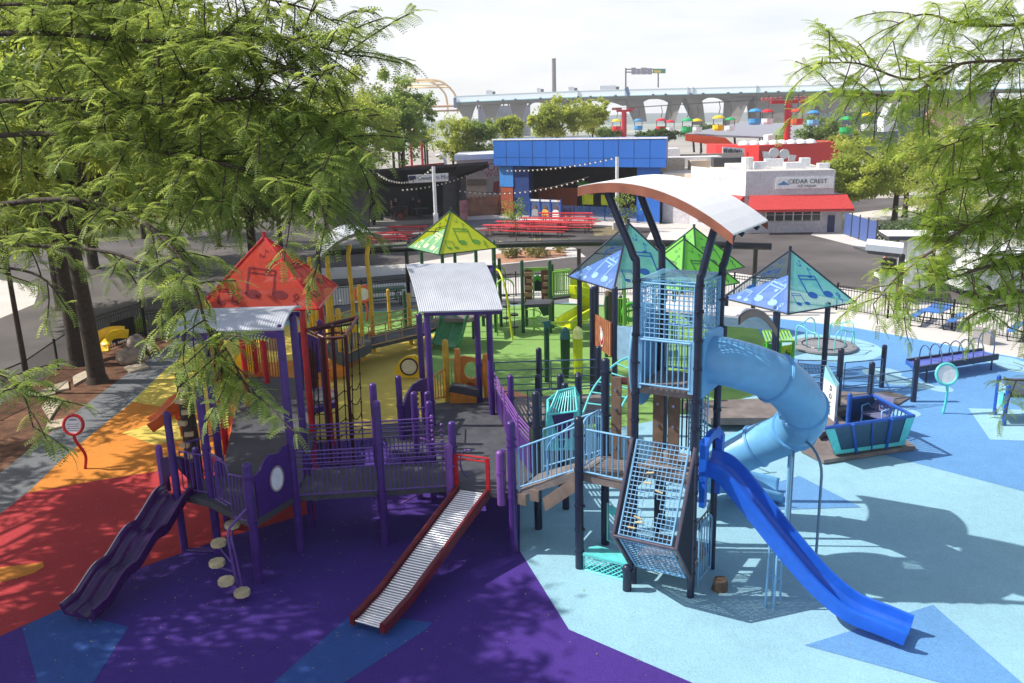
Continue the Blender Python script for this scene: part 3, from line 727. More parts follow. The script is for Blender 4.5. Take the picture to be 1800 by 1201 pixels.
# ---------------- silver roof over the middle of the deck, on four purple posts
zc = ZD
for (x, y), m_ in zip(((-2.42,21.85), (-2.04,20.15), (-.91,22.0), (-.56,20.9)), range(4)):
    post(PU, x, y, (hgt(x, y, 552 if m_ < 2 else 546)), purple, .08, rings=(2.3,) if m_ > 1 else (1.9,))
fz = 20.15
a1, a2 = at(737,551,20.0), at(884,541,20.0); d1, d2 = at(713,466,22.3), at(852,460,22.3)
za = (a1.z+a2.z)/2; zb_ = (d1.z+d2.z)/2
ribbed(PU, V(a1.x,20.0,za), V(a2.x,20.0,za), V(d2.x,22.3,zb_), V(d1.x,22.3,zb_), .14, alum, 40, 'shade_roof', amp=.006)
b = MB(); b.beam(V(a1.x+.1,20.1,za-.08), V(a2.x-.05,20.1,za-.08), .08, .1); b.beam(V(a1.x+.05,22.1,zb_-.1), V(a2.x-.25,22.1,zb_-.1), .08, .1)
for x in (a1.x+.15, a2.x-.2): b.beam(V(x,20.1,za-.1), V(x-.1,22.2,zb_-.1), .07, .08)
b.build('roof_beam', purple, PU)
# ================================================================ BLUE TOWER UNIT
BT = thing('blue_tower_unit', 'tall navy and sky-blue play tower with wire cage, royal blue slide and white curved roof', 'playground', (3, 15, 0))
tNL, tNR, tR2, tL2 = V(2.19,14.6,0), V(3.17,14.05,0), V(3.79,15.06,0), V(2.81,15.61,0)
nA, n64 = V(1.22,15.21,0), V(1.83,16.16,0)
uu = (tNR-tNL).normalized(); vv = (tR2-tNR).normalized()
def tp(a, c, z): return tNL + uu*a*1.12 + vv*c*1.18 + V(0,0,z)
RW = 1.12
rings = (.5,1.0,1.55,2.1,2.65,3.3,3.8,4.4,4.9,5.4,5.85)
bent_post(BT, [tNL, tNL+V(0,0,3), tNL+V(0,0,5.9), tNL+V(-.06,.03,6.3), tNL+V(-.32,.18,6.95), tNL+V(-.5,.28,7.42)], navy, .068, rings)
bent_post(BT, [tL2, tL2+V(0,0,3), tL2+V(0,0,5.95), tL2+V(-.06,.03,6.35), tL2+V(-.3,.17,7.0), tL2+V(-.45,.25,7.42)], navy, .068, rings[4:])
bent_post(BT, [tNR, tNR+V(0,0,3), tNR+V(0,0,5.75), tNR+V(.03,-.02,6.05), tNR+V(.14,-.08,6.6), tNR+V(.2,-.11,6.85)], navy, .068, rings)
bent_post(BT, [tR2, tR2+V(0,0,3), tR2+V(0,0,5.75), tR2+V(.03,-.02,6.05), tR2+V(.12,-.07,6.5), tR2+V(.2,-.11,6.82)], navy, .068, rings[4:])
# roof
rA, rB = V(1.22,15.02,7.47), V(3.55,13.48,6.78)
roof_arch(BT, rA, rB, rB+vv*2.0, rA+vv*2.0, .34, .03, offwhite, 'curved_roof', mat('roof_timber', (150,92,72), .7, var=.25, scale=3), edgeh=.17)
b = MB()
for k in (.28,.72):
    p, q = rA+vv*2*k, rB+vv*2*k; P = [p.lerp(q, i/10)+V(0,0,.34*4*(i/10)*(1-i/10)-.09) for i in range(11)]
    b.tube(P, .045, 6)
b.build('roof_purlin', navy, BT)
# upper deck, cage, railings
ZU = 3.95
def quad_deck(a0, a1, c0, c1, z): return [tp(a0,c0,z), tp(a1,c0,z), tp(a1,c1,z), tp(a0,c1,z)]
slab(BT, quad_deck(.02,.98,.02,.98,ZU), .13, browndeck, 'upper_deck')
def wire(a, c, z0, z1, nx, nz, m, r=.008, fr=.02, name='wire_panel', par=BT):
    a, c = V(a), V(c); b = MB()
    P = [up(a,z0), up(c,z0), up(c,z1), up(a,z1)]; b.tube(P, fr, 6, closed=True)
    for i in range(1, nx): p = a.lerp(c, i/nx); b.tube([up(p,z0), up(p,z1)], r, 4, caps=False)
    for k in range(1, nz): z = z0+(z1-z0)*k/nz; b.tube([up(a,z), up(c,z)], r, 4, caps=False)
    return b.build(name, m, par)
zw0, zw1 = 4.86, 5.83
wire(tp(.07,.0,0), tp(.93,.0,0), zw0, zw1, 11, 11, sky_rail); wire(tp(1,.07,0), tp(1,.93,0), zw0, zw1, 11, 11, sky_rail)
wire(tp(.07,1,0), tp(.93,1,0), zw0, zw1, 11, 11, sky_rail); wire(tp(0,.07,0), tp(0,.93,0), zw0, zw1, 11, 11, sky_rail)
b = MB(); b.tube([tp(.05,.05,zw1+.04), tp(.95,.05,zw1+.04), tp(.95,.95,zw1+.04), tp(.05,.95,zw1+.04)], .03, 6, closed=True); b.build('cage_rim', sky_rail, BT)
tr_pl = mesh_mat('clear_blue_sheet', (120,186,206), .6, .25)
b = MB(); b.poly([tp(.06,.06,zw1+.07), tp(.94,.06,zw1+.07), tp(.94,.94,zw1+.07), tp(.06,.94,zw1+.07)]); b.build('cage_top_sheet', tr_pl, BT)
def upanel(a, c, z0, h, nb): 
    rail(BT, up(a,z0), up(c,z0), h, sky_rail, nb, .013, .022, .06)
upanel(tp(.08,-.03,0), tp(.9,-.03,0), ZU, .88, 9); upanel(tp(.08,1.02,0), tp(.95,1.02,0), ZU, .88, 9)
b = MB()
for a in (.06, .92):
    p = tp(a,-.02,ZU+.45); b.box(p, (.11,.03,.95), math.atan2(uu.y, uu.x))
b.build('panel_plate', sky_rail, BT)
# round play panel at the left side of the upper deck
b = MB(); cpt = tp(-.10,.62,4.35); a1_ = V(-.15,.95,0).normalized()
RR = 1.0
for k, (r0, x) in enumerate(((.62,0),)):
    pts = [cpt + vv*.62*math.cos(t*PI/16) + V(0,0,.95*math.sin(t*PI/16)) for t in range(32)]
    b.prism(pts, -uu*.07)
o = b.build('bubble_panel', sky_pl, BT); fix(o)
b = MB(); b.tube([q-uu*.035 for q in pts], .04, 6, closed=True); b.build('bubble_rim', sky_rail, o, smooth=True)
# mid decks
ZM = 2.32
slab(BT, quad_deck(.02,.98,.02,.98,ZM), .13, browndeck, 'slide_deck')
slab(BT, quad_deck(.02,.98,.02,.98,.55), .12, browndeck, 'low_deck')
# platform left of the tower
pl = [nA+V(.03,.02,2.0), tNL+V(-.05,.05,2.0), tL2+V(-.03,0,2.0), n64+V(0,0,2.0)]
slab(BT, pl, .14, browndeck, 'deck')
rail(BT, up(nA,2.02)+uu*.1, up(tNL,2.02)-uu*.08, .92, sky_rail, 8, .013, .02, .06)
post(BT, nA.x, nA.y, 3.16, navy, .085, rings=(.35,.85,1.35,2.1,2.8)); post(BT, n64.x, n64.y, 4.02, navy, .085, rings=(2.0,2.85,3.75))
def hoop(a, c, z): arch_rail(BT, up(a,z), up(c,z), 1.05, sky_rail, 7)
hoop(nA+(n64-nA)*.12, nA+(n64-nA)*.85, 2.0)
# stepped ramp down to the purple deck
q0, q1, q2, q3 = V(-.03,15.88,1.32), V(.5,16.9,1.32), n64+V(0,0,2.0), nA+V(0,0,2.0)
slab(BT, [q0, q3, q2, q1], .09, browndeck, 'ramp')
b = MB()
for k in range(2): 
    p = q0.lerp(q3, .12+.2*k); b.box((p.x, p.y-.0, p.z-.16), (.19,.06,.24), math.atan2(-.69,1.29))
b.prism([q0+V(.55,-.29,.02), q3+V(-.06,.02,-.03), q3+V(-.06,.02,-.36), q0+V(.6,-.32,-.25)], (.03,.05,0)); o = b.build('ramp_fascia', brownside, BT); fix(o)
b = MB()
for (a, c) in ((q0, q3), (q1, q2)):
    for k in range(1):
        a_ = a.lerp(c, .08); c_ = a.lerp(c, .95)
        b.tube([a_+V(0,0,.03), a_+V(0,0,.88), a_.lerp(c_,.0)+V(0,0,.95), c_+V(0,0,.98), c_+V(0,0,.03)], .021, 7)
        b.tube([a_+V(0,0,.12), c_+V(0,0,.12)], .018, 6)
        for i in range(1, 12): p = a_.lerp(c_, i/12); b.tube([p+V(0,0,.12), p+V(0,0,.96)], .012, 5, caps=False)
    # inner hoop
a_ = q0.lerp(q3,.5); c_ = q3.lerp(q0,.06)
b.tube([a_+V(.05,.1,.15), a_+V(.05,.1,.75), a_+V(.15,.05,.93), c_+V(.05,.1,1.06)], .02, 7)
b.build('ramp_railing', sky_rail, BT, smooth=True, smooth_angle=.9)
for px, py, z1, r in ((.47,16.93,3.12,.085), (1.13,17.87,3.0,.08), (1.48,18.46,3.0,.08)):
    post(BT, px, py, z1, navy, r, rings=(2.35,))
# aqua faceted play box beside the ramp
b = MB(); c0 = V(1.0,17.2,2.0)
base = [c0+V(-.36,-.3,-.15), c0+V(.3,-.3,-.15), c0+V(.42,.25,-.15), c0+V(-.3,.3,-.15)]
mid = [c0+V(-.28,-.28,.62), c0+V(.32,-.32,.7), c0+V(.4,.22,.85), c0+V(-.26,.3,.75)]
ap = [c0+V(-.05,-.02,1.05), c0+V(.3,.05,1.1)]
def strut(b, *ps, r=.028): b.tube(list(ps), r, 5)
for i in range(4): strut(b, base[i], mid[i]); strut(b, mid[i], mid[(i+1) % 4]); strut(b, base[i], base[(i+1) % 4])
strut(b, mid[0], ap[0], mid[3]); strut(b, mid[1], ap[1], mid[2]); strut(b, ap[0], ap[1])
for k in range(1, 9): strut(b, mid[0].lerp(mid[1], k/9), ap[0].lerp(ap[1], k/9), r=.014); strut(b, mid[3].lerp(mid[2], k/9), ap[0].lerp(ap[1], k/9), r=.014)
AB = b.build('climbing_box', teal_pl, BT)
b = MB(); b.prism([base[0], base[0].lerp(base[1],.45), mid[0].lerp(mid[1],.3), mid[0]], (0,.02,0)); b.prism([base[1], base[0].lerp(base[1],.6), mid[0].lerp(mid[1],.75), mid[1]], (0,.02,0)); b.prism([base[1], base[2], mid[2], mid[1]], (.0,.02,0)); o = b.build('box_side', teal_pl, AB); fix(o)
b = MB(); b.poly([mid[0].lerp(mid[1],.12)+V(0,-.03,-.02), mid[0].lerp(mid[1],.88)+V(0,-.03,-.02), c0+V(.16,-.335,.1), c0+V(-.08,-.335,.1)]); b.build('box_hole', mat('dark_violet_panel', (52,34,92), .5), AB)
# aqua overhead arc climber at the back of the platform
b = MB(); c0 = V(3.05,20.3,2.2)
o1 = smooth_path([V(1.6,18.9,1.9), V(1.95,19.6,2.35), V(2.55,20.2,2.75), V(3.3,20.5,2.95)], 5); o2 = smooth_path([V(2.35,18.6,1.9), V(2.75,19.2,2.3), V(3.3,19.6,2.55), V(4.0,19.8,2.6)], 5)
b.tube(o1, .028, 6); b.tube(o2, .028, 6)
for i in range(0, len(o1), 2): b.tube([o1[i], o2[i]], .02, 6)
b.tube([V(1.6,18.9,1.9), V(1.45,18.75,1.6)], .028, 6); b.build('arc_ladder', aqua_rail, BT, smooth=True, smooth_angle=.9)
# brown timber climbing boards below the upper deck
tim = mat('brown_timber_board', (112,90,74), .75, var=.2, scale=5)
for p, z0, z1 in ((n64+uu*.28+vv*-.1, 1.95, 3.7), (n64+uu*.62+vv*-.1, 1.95, 3.7), (tNL+uu*.25+vv*.5, 2.0, 3.72), (tNL+uu*.55+vv*.5, 2.0, 3.72)):
    b = MB(); b.box((p.x, p.y, (z0+z1)/2), (.2,.05,z1-z0), math.atan2(uu.y, uu.x)); B_ = b.build('timber_board', tim, BT)
    for k in range(4): b = MB(); q = V(p)+V(0,0,z0+.3+.4*k)-vv*.03; b.cyl(q+vv*.0, q-vv*.03, .03, n=8); b.build('foothold', steel, B_)
b = MB(); q = n64+uu*.2; b.beam(up(q,3.62), up(n64+uu*1.1,3.62), .06, .14); b.build('board_header', mat('dark_brown_board', (92,54,46), .7), BT)
# mesh scramble net inside the lower tower
wire(tp(.55,.95,0), tp(1.0,.55,0), 2.45, 3.75, 7, 12, sky_rail, .012, .018, 'inner_net')
b = MB()
for k in range(9): p = tp(.1+.08*k,.98,2.4); b.tube([p, p+V(0,0,1.45)], .016, 5)
b.build('inner_bars', navy, BT)
# wire climber that sticks out of the front of the tower (V-shaped profile)
fn = -vv
def cp(a, out, z): return tNL + uu*1.12*a + fn*out + V(0,0,z)
Tz, Mz, Bz, Mo = 2.95, 1.43, .42, .85
def meshq(P00, P10, P11, P01, nx, nz, r, fr, name, m=sky_rail, hole=None):
    b = MB(); P00, P10, P11, P01 = map(V, (P00,P10,P11,P01)); b.tube([P00,P10,P11,P01], fr, 6, closed=True)
    def S(s, t): return P00.lerp(P10, s).lerp(P01.lerp(P11, s), t)
    def hid(s, t): return hole and ((s-hole[0])/hole[2])**2+((t-hole[1])/hole[3])**2 < 1
    for i in range(1, nx):
        pts = []; 
        for k in range(nz*2):
            s = i/nx; t0, t1 = k/(nz*2), (k+1)/(nz*2)
            if not hid(s, (t0+t1)/2): b.tube([S(s,t0), S(s,t1)], r, 4, caps=False)
    for k in range(1, nz):
        for i in range(nx*2):
            t = k/nz; s0, s1 = i/(nx*2), (i+1)/(nx*2)
            if not hid((s0+s1)/2, t): b.tube([S(s0,t), S(s1,t)], r, 4, caps=False)
    return b.build(name, m, WC)
WC = thing('wire_mesh_climber', 'sky-blue wire mesh climber wedge with black slatted side in front of the tower', 'climber', (2.4, 14.0, 0))
meshq(cp(.07,Mo,Mz), cp(.93,Mo,Mz), cp(.93,.06,Tz), cp(.07,.06,Tz), 12, 21, .008, .024, 'mesh_panel', hole=(.5,.32,.17,.12))
meshq(cp(.07,.06,Bz), cp(.93,.06,Bz), cp(.93,Mo-.02,Mz-.08), cp(.07,Mo-.02,Mz-.08), 12, 14, .008, .022, 'mesh_panel')
b = MB()
for a in (-.02, 1.02):
    b.tube([cp(a,.05,Tz+.02), cp(a,Mo+.04,Mz-.03), cp(a,.05,Bz-.04)], .032, 7); b.tube([cp(a,.05,Tz), cp(a,.05,Bz)], .03, 7)
b.tube([cp(0,Mo+.04,Mz-.03), cp(1,Mo+.04,Mz-.03)], .03, 7)
b.build('edge_tube', mat('plum_grey_paint', (84,76,92), .35), WC, smooth=True, smooth_angle=.9)
slat = mat('black_slat', (30,30,44), .45)
for a in (1.02, -.02):
    b = MB()
    for k in range(15):
        o_ = .06+(Mo-.06)*k/15; f_ = (o_-.06)/(Mo-.02)
        b.tube([cp(a,o_,Tz-(Tz-Mz)*f_), cp(a,o_,Bz+(Mz-Bz)*f_)], .021 if a > .5 else .012, 4, caps=False)
    b.build('slatted_side', slat, WC)
for k, (a, t) in enumerate(((.38,.68),(.36,.58),(.3,.22),(.34,.16),(.22,.1),(.6,.52))):
    b = MB(); p = cp(.07+.86*a, Mo*(1-t)+.06*t, Mz+(Tz-Mz)*t) + fn*.03; b.tube([p-uu*.07+V(0,0,.0), p+uu*.07+V(0,0,-.03*(k % 3-1))], .018, 6); b.build('hand_grip', tanstone, WC)
post(BT, (tNL+fn*.02-uu*.16).x, (tNL+fn*.3-uu*.0).y, .52, navy, .085, rings=(.42,))
# aqua counter bench and sign bar at the foot of the platform
AC = thing('aqua_play_counter', 'aqua play counter with diamond lattice front at the foot of the tower', 'counter', (1.7, 14.9, 0))
w0, w1 = G(1026,1003), G(1113,1026)
d = (w1-w0); dn_ = d.normalized(); pn = V(-dn_.y, dn_.x, 0)
b = MB(); z = .36
b.prism([w0+V(0,0,z)-pn*.03, w1+V(0,0,z)-pn*.03, w1+V(0,0,z)+pn*.36, w0+dn_*.12+V(0,0,z)+pn*.38, w0+V(0,0,z)+pn*.26], (0,0,.03)); o = b.build('counter_top', teal_pl, AC); fix(o)
b = MB()
b.tube([w0+V(0,0,.02), w1+V(0,0,.02), w1+V(0,0,.34), w0+V(0,0,.34)], .028, 4, closed=True)
n_ = 9
for k in range(-4, n_+4):
    for s in (1, -1):
        x0, x1 = k/n_, (k+s*3.2)/n_; pts = []
        t0, t1 = 0, 1
        if x1 != x0:
            ta, tb = (0-x0)/(x1-x0), (1-x0)/(x1-x0); lo, hi = min(ta,tb), max(ta,tb); t0, t1 = max(t0,lo), min(t1,hi)
        if t1-t0 > .05:
            f = lambda t: w0 + d*(x0+(x1-x0)*t) + V(0,0,.04+.28*t)
            b.tube([f(t0), f(t1)], .012, 4, caps=False)
b.build('lattice_front', teal_pl, AC)
CF = thing('aqua_sign_bar', 'narrow aqua name bar with dark lettering between navy posts under the platform', 'sign', (1.9,15.6,0))
s0, s1 = up(nA,1.05)+(tNL-nA)*.35+vv*.55, up(nA,1.05)+(tNL-nA)*.95+vv*.35
b = MB(); b.prism([s0, s1, s1+V(0,0,.17), s0+V(0,0,.17)], -vv*.03); o = b.build('board', teal_pl, CF); fix(o)
b = MB(); b.tube([s0-uu*.05+V(0,0,-.6), s0-uu*.05+V(0,0,.2)], .02, 6); b.tube([s0-uu*.05+V(0,0,-.6), s1+V(0,0,-.6)], .015, 6); b.build('frame', aqua_rail, CF)
def text(par, name, body, loc, size, rotm, m, ext=.004, align='CENTER', spacing=1.0):
    "raised lettering: a font curve turned into a mesh"
    cu = bpy.data.curves.new(name, 'FONT'); cu.body = body; cu.size = size; cu.align_x = align; cu.align_y = 'CENTER'; cu.extrude = ext; cu.space_character = spacing
    cu.resolution_u = 2
    tmp = bpy.data.objects.new(name, cu); COL.objects.link(tmp)
    dg = bpy.context.evaluated_depsgraph_get(); me = bpy.data.meshes.new_from_object(tmp.evaluated_get(dg))
    bpy.data.objects.remove(tmp); bpy.data.curves.remove(cu)
    me.transform(rotm.to_4x4()); off = V(loc); p = par
    while p is not None: off = off - p.location; p = p.parent
    me.transform(Matrix.Translation(off)); me.materials.clear(); me.materials.append(m)
    o = bpy.data.objects.new(name, me); COL.objects.link(o); o.parent = par
    return o
def facing(xdir, updir=(0,0,1)):
    x = V(xdir).normalized(); z = x.cross(V(updir)).normalized(); y = z.cross(x)
    return Matrix((x, y, z)).transposed()
text(CF, 'lettering', 'CAFE', (s0+s1)/2+V(0,0,.085)-vv*.035, .13, facing(s1-s0), navy, .003, spacing=1.5)
# low arch rail at the tower foot
arch_rail(BT, tp(1.0,.35,.0), tp(1.0,.95,.0), 1.25, sky_rail, 5); rail(BT, tp(.98,.12,.55), tp(.98,.92,.55), .8, navy, 6, .012, .018, .05)
# tree-stump step
ST = G(1265,1037); b = MB(); b.tube([(ST.x,ST.y,.0),(ST.x+.01,ST.y,.12),(ST.x,ST.y,.22)], [.155,.14,.135], 12); o = b.build('stump_step', bark); tag(o, 'small tan tree-stump step standing alone beside the tower foot', 'stump')
# ---------------------------------------------------------------- royal blue slide
sx = tp(1.0,.5,0); dS = (V(6.42,12.42,0)-sx); Ls = dS.length; dnS = dS.normalized(); rtS = dnS.cross(V(0,0,1)).normalized()
def hs_(t): 
    return None
prof = [(0,2.36),(.1,2.3),(.24,1.82),(.4,1.24),(.55,.74),(.66,.46),(.76,.3),(.9,.24),(1.0,.19)]
chute([up(sx+dS*t, h) for t, h in prof], .52, lambda t: .26-.05*t, royal_pl, BT, 'blue_slide', lip=.05)
b = MB(); base_ = sx+dnS*.08
for s in (-1, 1):
    p = base_+rtS*s*.42
    pts = [p+V(0,0,1.75), p+dnS*.1+V(0,0,1.75), p+dnS*.12+V(0,0,2.9), p+V(0,0,3.05), p-dnS*.02+V(0,0,3.0)]
    b.prism(pts, -rtS*s*.12)
arc = [base_+rtS*(-.42+.84*i/10)+V(0,0,2.95+.17*math.sin(PI*i/10)) for i in range(11)]; low = [q-V(0,0,.26-.1*math.sin(PI*i/10)) for i, q in enumerate(arc)]
b.prism(arc+list(reversed(low)), dnS*.1)
o = b.build('slide_hood', royal_pl, BT); fix(o)
for t, z in ((.36,1.3), (.4,1.18)):
    p = sx+dS*t; b = MB()
    for s in (-.12,.12): b.tube([p+rtS*s+V(0,0,z), p+rtS*s*1.6+V(0,0,0)], .022, 6)
    b.tube([p-rtS*.15+V(0,0,.55), p+rtS*.15+V(0,0,.55)], .018, 6); b.build('slide_leg', sky_rail, BT)
# ---------------------------------------------------------------- tube slide (one long turn)
key = [tp(.98,.5,4.42), tp(1.35,.55,4.38), V(4.55,14.45,4.12), V(5.1,14.75,3.68), V(5.55,15.4,3.02), V(5.6,16.2,2.4), V(5.2,16.8,1.9), V(4.5,17.05,1.45), V(3.98,17.3,1.08), V(4.2,17.85,.8), V(4.9,18.15,.62), V(5.55,18.15,.5), V(6.1,18.05,.42)]
PATH = smooth_path(key, 6)
Lp = [0.0]
for i in range(1, len(PATH)): Lp.append(Lp[-1]+(PATH[i]-PATH[i-1]).length)
TS = thing('tube_slide', 'sky-blue enclosed tube slide curling down from the tower', 'slide', (4.8, 16.0, 0))
cut = len(PATH)-9
b = MB(); b.tube(PATH[:cut], .43, 22, caps=False); tb = b.build('tube', sky_pl, TS, smooth=True)
md = tb.modifiers.new('wall', 'SOLIDIFY'); md.thickness = .02
# section joints: flanges every 1.15 m
for i in range(2, cut):
    if int(Lp[i]/1.25) != int(Lp[i-1]/1.25):
        t = (PATH[i]-PATH[i-1]).normalized(); b = MB(); b.tube([PATH[i]-t*.03, PATH[i]+t*.03], .462, 22); b.tube([PATH[i]-t*.008, PATH[i]+t*.008], .475, 22); b.build('flange', sky_pl, TS, smooth=True, smooth_angle=.6)
# entry plate on the tower, exit half-tube
b = MB(); pl_ = [tp(1.03,.04,3.85), tp(1.03,.96,3.85), tp(1.03,.96,4.85)] + [tp(1.03,.5+.46*math.cos(PI*i/8),4.85+.12*math.sin(PI*i/8)) for i in range(1,8)] + [tp(1.03,.04,4.85)]
b.prism(pl_, uu*.05); o = b.build('entry_plate', sky_pl, TS); fix(o)
rows = []
for i in range(cut-1, len(PATH)):
    p = PATH[i]; t = (PATH[min(i+1, len(PATH)-1)]-PATH[i-1]).normalized(); r = t.cross(V(0,0,1)).normalized(); u = r.cross(t)
    sw = .43*(1-.0*(i-cut)/9); sp = PI*1.0 - .35*(i-cut)/9
    rows.append([p + r*sw*math.cos(-PI/2+sp*(k/12-.5)*1.0)+u*sw*math.sin(-PI/2+sp*(k/12-.5)) for k in range(13)])
b = MB(); b.grid(rows); eo = b.build('exit_chute', sky_pl, TS, smooth=True); md = eo.modifiers.new('wall', 'SOLIDIFY'); md.thickness = .03
for i in (30, 44, 60):
    p = PATH[min(i, cut-2)]; b = MB(); b.tube([(p.x, p.y, 0), (p.x, p.y, p.z-.4)], .045, 8); b.build('support_post', sky_rail, TS)
# slim hoop standing in the blue zone
h0, h1 = G(1385,960), G(1432,1010)
b = MB(); hz = 2.35; d = h1-h0; L = d.length; dn_ = d/L
b.tube([h0, h0+V(0,0,hz-.3)] + arc_pts((h0+h1)/2+V(0,0,hz-.3), -d/2, V(0,0,.42), 0, PI, 10)[0:] + [h1], .026, 8)
o = b.build('balance_hoop', mat('grey_blue_paint', (96,130,160), .35), None, smooth=True, smooth_angle=1.2); tag(o, 'tall slim grey-blue hoop standing on the aqua floor behind the royal blue slide', 'hoop')
# timber emblem panel and blue bubble panel beyond the platform
EP = thing('timber_emblem_panel', 'brown slatted timber panel with a red and white emblem between two navy posts', 'panel', (2.6, 25, 0))
e0 = V(2.62,22.6,0); e1 = V(3.42,23.2,0)
e0 = at(1046,630,25.5); e1 = at(1075,640,24.2); e0.z = e1.z = 0
for p, y1 in ((e0-V(.08,0,0), 505), (e1+V(.1,.05,0), 505)): post(EP, p.x, p.y, hgt(p.x, p.y, y1), navy, .085)
wood_sl = mat('timber_slat', (164,104,70), .7, var=.25, scale=5)
ex = (e1-e0).normalized(); en = ex.cross(V(0,0,1)).normalized()
b = MB(); zt0, zb0 = hgt(e0.x,e0.y,552), hgt(e0.x,e0.y,607); zt1, zb1 = hgt(e1.x,e1.y,568), hgt(e1.x,e1.y,627)
for k in range(8):
    f0, f1 = k/8, (k+.78)/8
    zz = lambda f: (zb0+(zb1-zb0)*f, zt0+(zt1-zt0)*f)
    p, q = e0.lerp(e1, f0), e0.lerp(e1, f1); b.prism([up(p,zz(f0)[0]), up(q,zz(f1)[0]), up(q,zz(f1)[1]), up(p,zz(f0)[1])], en*.03)
o = b.build('slat_panel', wood_sl, EP); fix(o)
b = MB(); b.prism([up(e0,zb0-.02), up(e1,zb1-.02), up(e1,zt1), up(e0,zt0)], -en*.02); o = b.build('backing', mat('dark_brown_board', (92,54,46), .7), EP); fix(o)
cE = (up(e0,(zb0+zt0)/2)+up(e1,(zb1+zt1)/2))/2; ex = (e1-e0).normalized(); en = ex.cross(V(0,0,1)).normalized()
EM = []
def plate(pts, m, off, nm): 
    b = MB(); b.poly([cE + ex*x + V(0,0,y) + en*off for x, y in pts]); return b.build(nm, m, EP)
plate([(.0+.15*math.cos(t*PI/12), -.06+.26*math.sin(t*PI/12)-.05) for t in range(24)], white_pl, .045, 'emblem_rim')
plate([(.0+.12*math.cos(t*PI/12), -.06+.22*math.sin(t*PI/12)-.05) for t in range(24)], red_paint, .05, 'emblem_disc')
plate([(-.08,-.12),(.0,-.2),(.08,-.1),(.11,.08),(.07,.1),(.04,.0),(.03,.22),(-.02,.22),(-.03,.02),(-.09,.26),(-.13,.24),(-.09,.02)], white_pl, .055, 'emblem_hand')
b = MB(); p0, p1 = at(1085,590,24.0), at(1100,590,24.0); zA, zB = hgt(p0.x,p0.y,573), hgt(p0.x,p0.y,632)
b.prism([up(p0,zB), V(p0.x+.9,p0.y-.5,zB), V(p0.x+.9,p0.y-.5,zA), up(p0,zA)], (.02,.03,0)); o = b.build('pale_panel', mat('pale_blue_panel', (160,200,226), .4), EP); fix(o)

# navy ramp running behind the purple deck toward the blue shelter
slab(BT, [V(-.6,22.3,1.26), V(.1,20.2,1.26), V(2.3,20.4,1.26), V(2.4,22.4,1.26)], .14, browndeck, 'ramp')
for a, c in (((-.5,22.45,1.26),(1.0,22.5,1.26)), ((1.05,22.5,1.26),(2.4,22.5,1.26)), ((.35,19.9,1.26),(2.2,20.2,1.26))):
    rail(BT, a, c, .95, mat('slate_blue_rail', (64,92,126), .4), 1, .016, .018, .12, extra=(.3,.5,.72))
for x, y, z1 in ((.72,22.4,2.6), (.62,20.2,2.5), (1.62,20.3,2.5), (2.35,22.4,2.6), (1.1,18.9,2.9)): post(BT, x, y, z1, navy, .08, rings=(2.0,))
# small arched roof over the deck behind the tower
P1, P2 = at(1298,556,16.0), at(1364,578,17.6)
roof_arch(BT, P1, P2, P2-uu*1.75, P1-uu*1.75, .28, .04, mat('grey_white_roof', (206,206,208), .5), 'arched_roof', mat('grey_brown_fascia', (128,112,104), .6), edgeh=.17)
post(BT, 3.15, 16.95, 4.75, navy, .075); post(BT, 4.1, 18.1, 4.3, navy, .075)
# ================================================================ OTHER PLAY UNITS
def pxp(par, name, pts, Y, th, m, label=None, dx=0.0):
    "solid plate whose outline is surveyed at depth Y (a third entry overrides the depth), thickness th away from the viewer"
    P = [at(p[0], p[1], p[2] if len(p) > 2 else Y) for p in pts]
    b = MB(); b.prism(P, (dx, th, 0)); o = b.build(name, m, par, label=label); fix(o); return o
def gpost(par, bx, by, ty, m, r=.064, rings=(), n=10, name='post'):
    g = G(bx, by); return post(par, g.x, g.y, hgt(g.x, g.y, ty), m, r, rings=rings, n=n, name=name)
def zslab(par, pts, z, th, m, name='deck'): return slab(par, [G(x, y, z) for x, y in pts], th, m, name)
# ---------------------------------------------------------------- red shelter and the red end of the ramp
RP = thing('red_play_shelter', 'red pyramid music-note shelter on red posts rising above the dark ramp', 'shelter', (-6.1, 21.1, 0))
canopy(RP, -6.05, 21.1, 1.45, 4.42, 5.98, math.radians(2), red_paint, [(red_panel, red_note)]*4, ())
for x, y in ((-5.0,19.95), (-7.2,20.0), (-5.05,22.2), (-7.25,22.25)): post(RP, x, y, 4.42, red_paint, .08, rings=(2.2,))
post(RP, -4.62, 17.66, 1.15, red_paint, .09)
zz = 1.25
pxp(RP, 'orange_side_panel', [(394,830,19.2),(389,738,21.6),(405,690,24.0),(415,690,24.0),(415,735,21.6),(402,825,19.2)], 20, .05, orange_pl)
pxp(RP, 'orange_end_panel', [(425,668),(462,652),(464,672),(428,690)], 25.0, .06, orange_pl)
for px, y0, y1 in ((398,690,592), (470,672,590), (452,660,588), (385,700,600)):
    p = G(px, y0, zz); post(RP, p.x, p.y, hgt(p.x, p.y, y1), red_paint, .085, .0)
p, q = G(440,664,zz), G(466,656,zz); rail(RP, p, q, 1.3, orange_pl, 7, .02, .02)
p, q = G(476,668,zz), G(500,668,zz); rail(RP, p, q, 1.3, mat('brown_rail_paint', (150,84,40), .4), 5, .014, .018)
pxp(RP, 'yellow_play_panel', [(405,632),(440,605),(452,640),(448,655),(412,660)], 26.2, .08, yellow_pl)
pxp(RP, 'pale_board', [(467,592),(489,592),(489,615),(484,618),(468,616)], 24.8, .05, mat('cream_board', (196,178,148), .6))
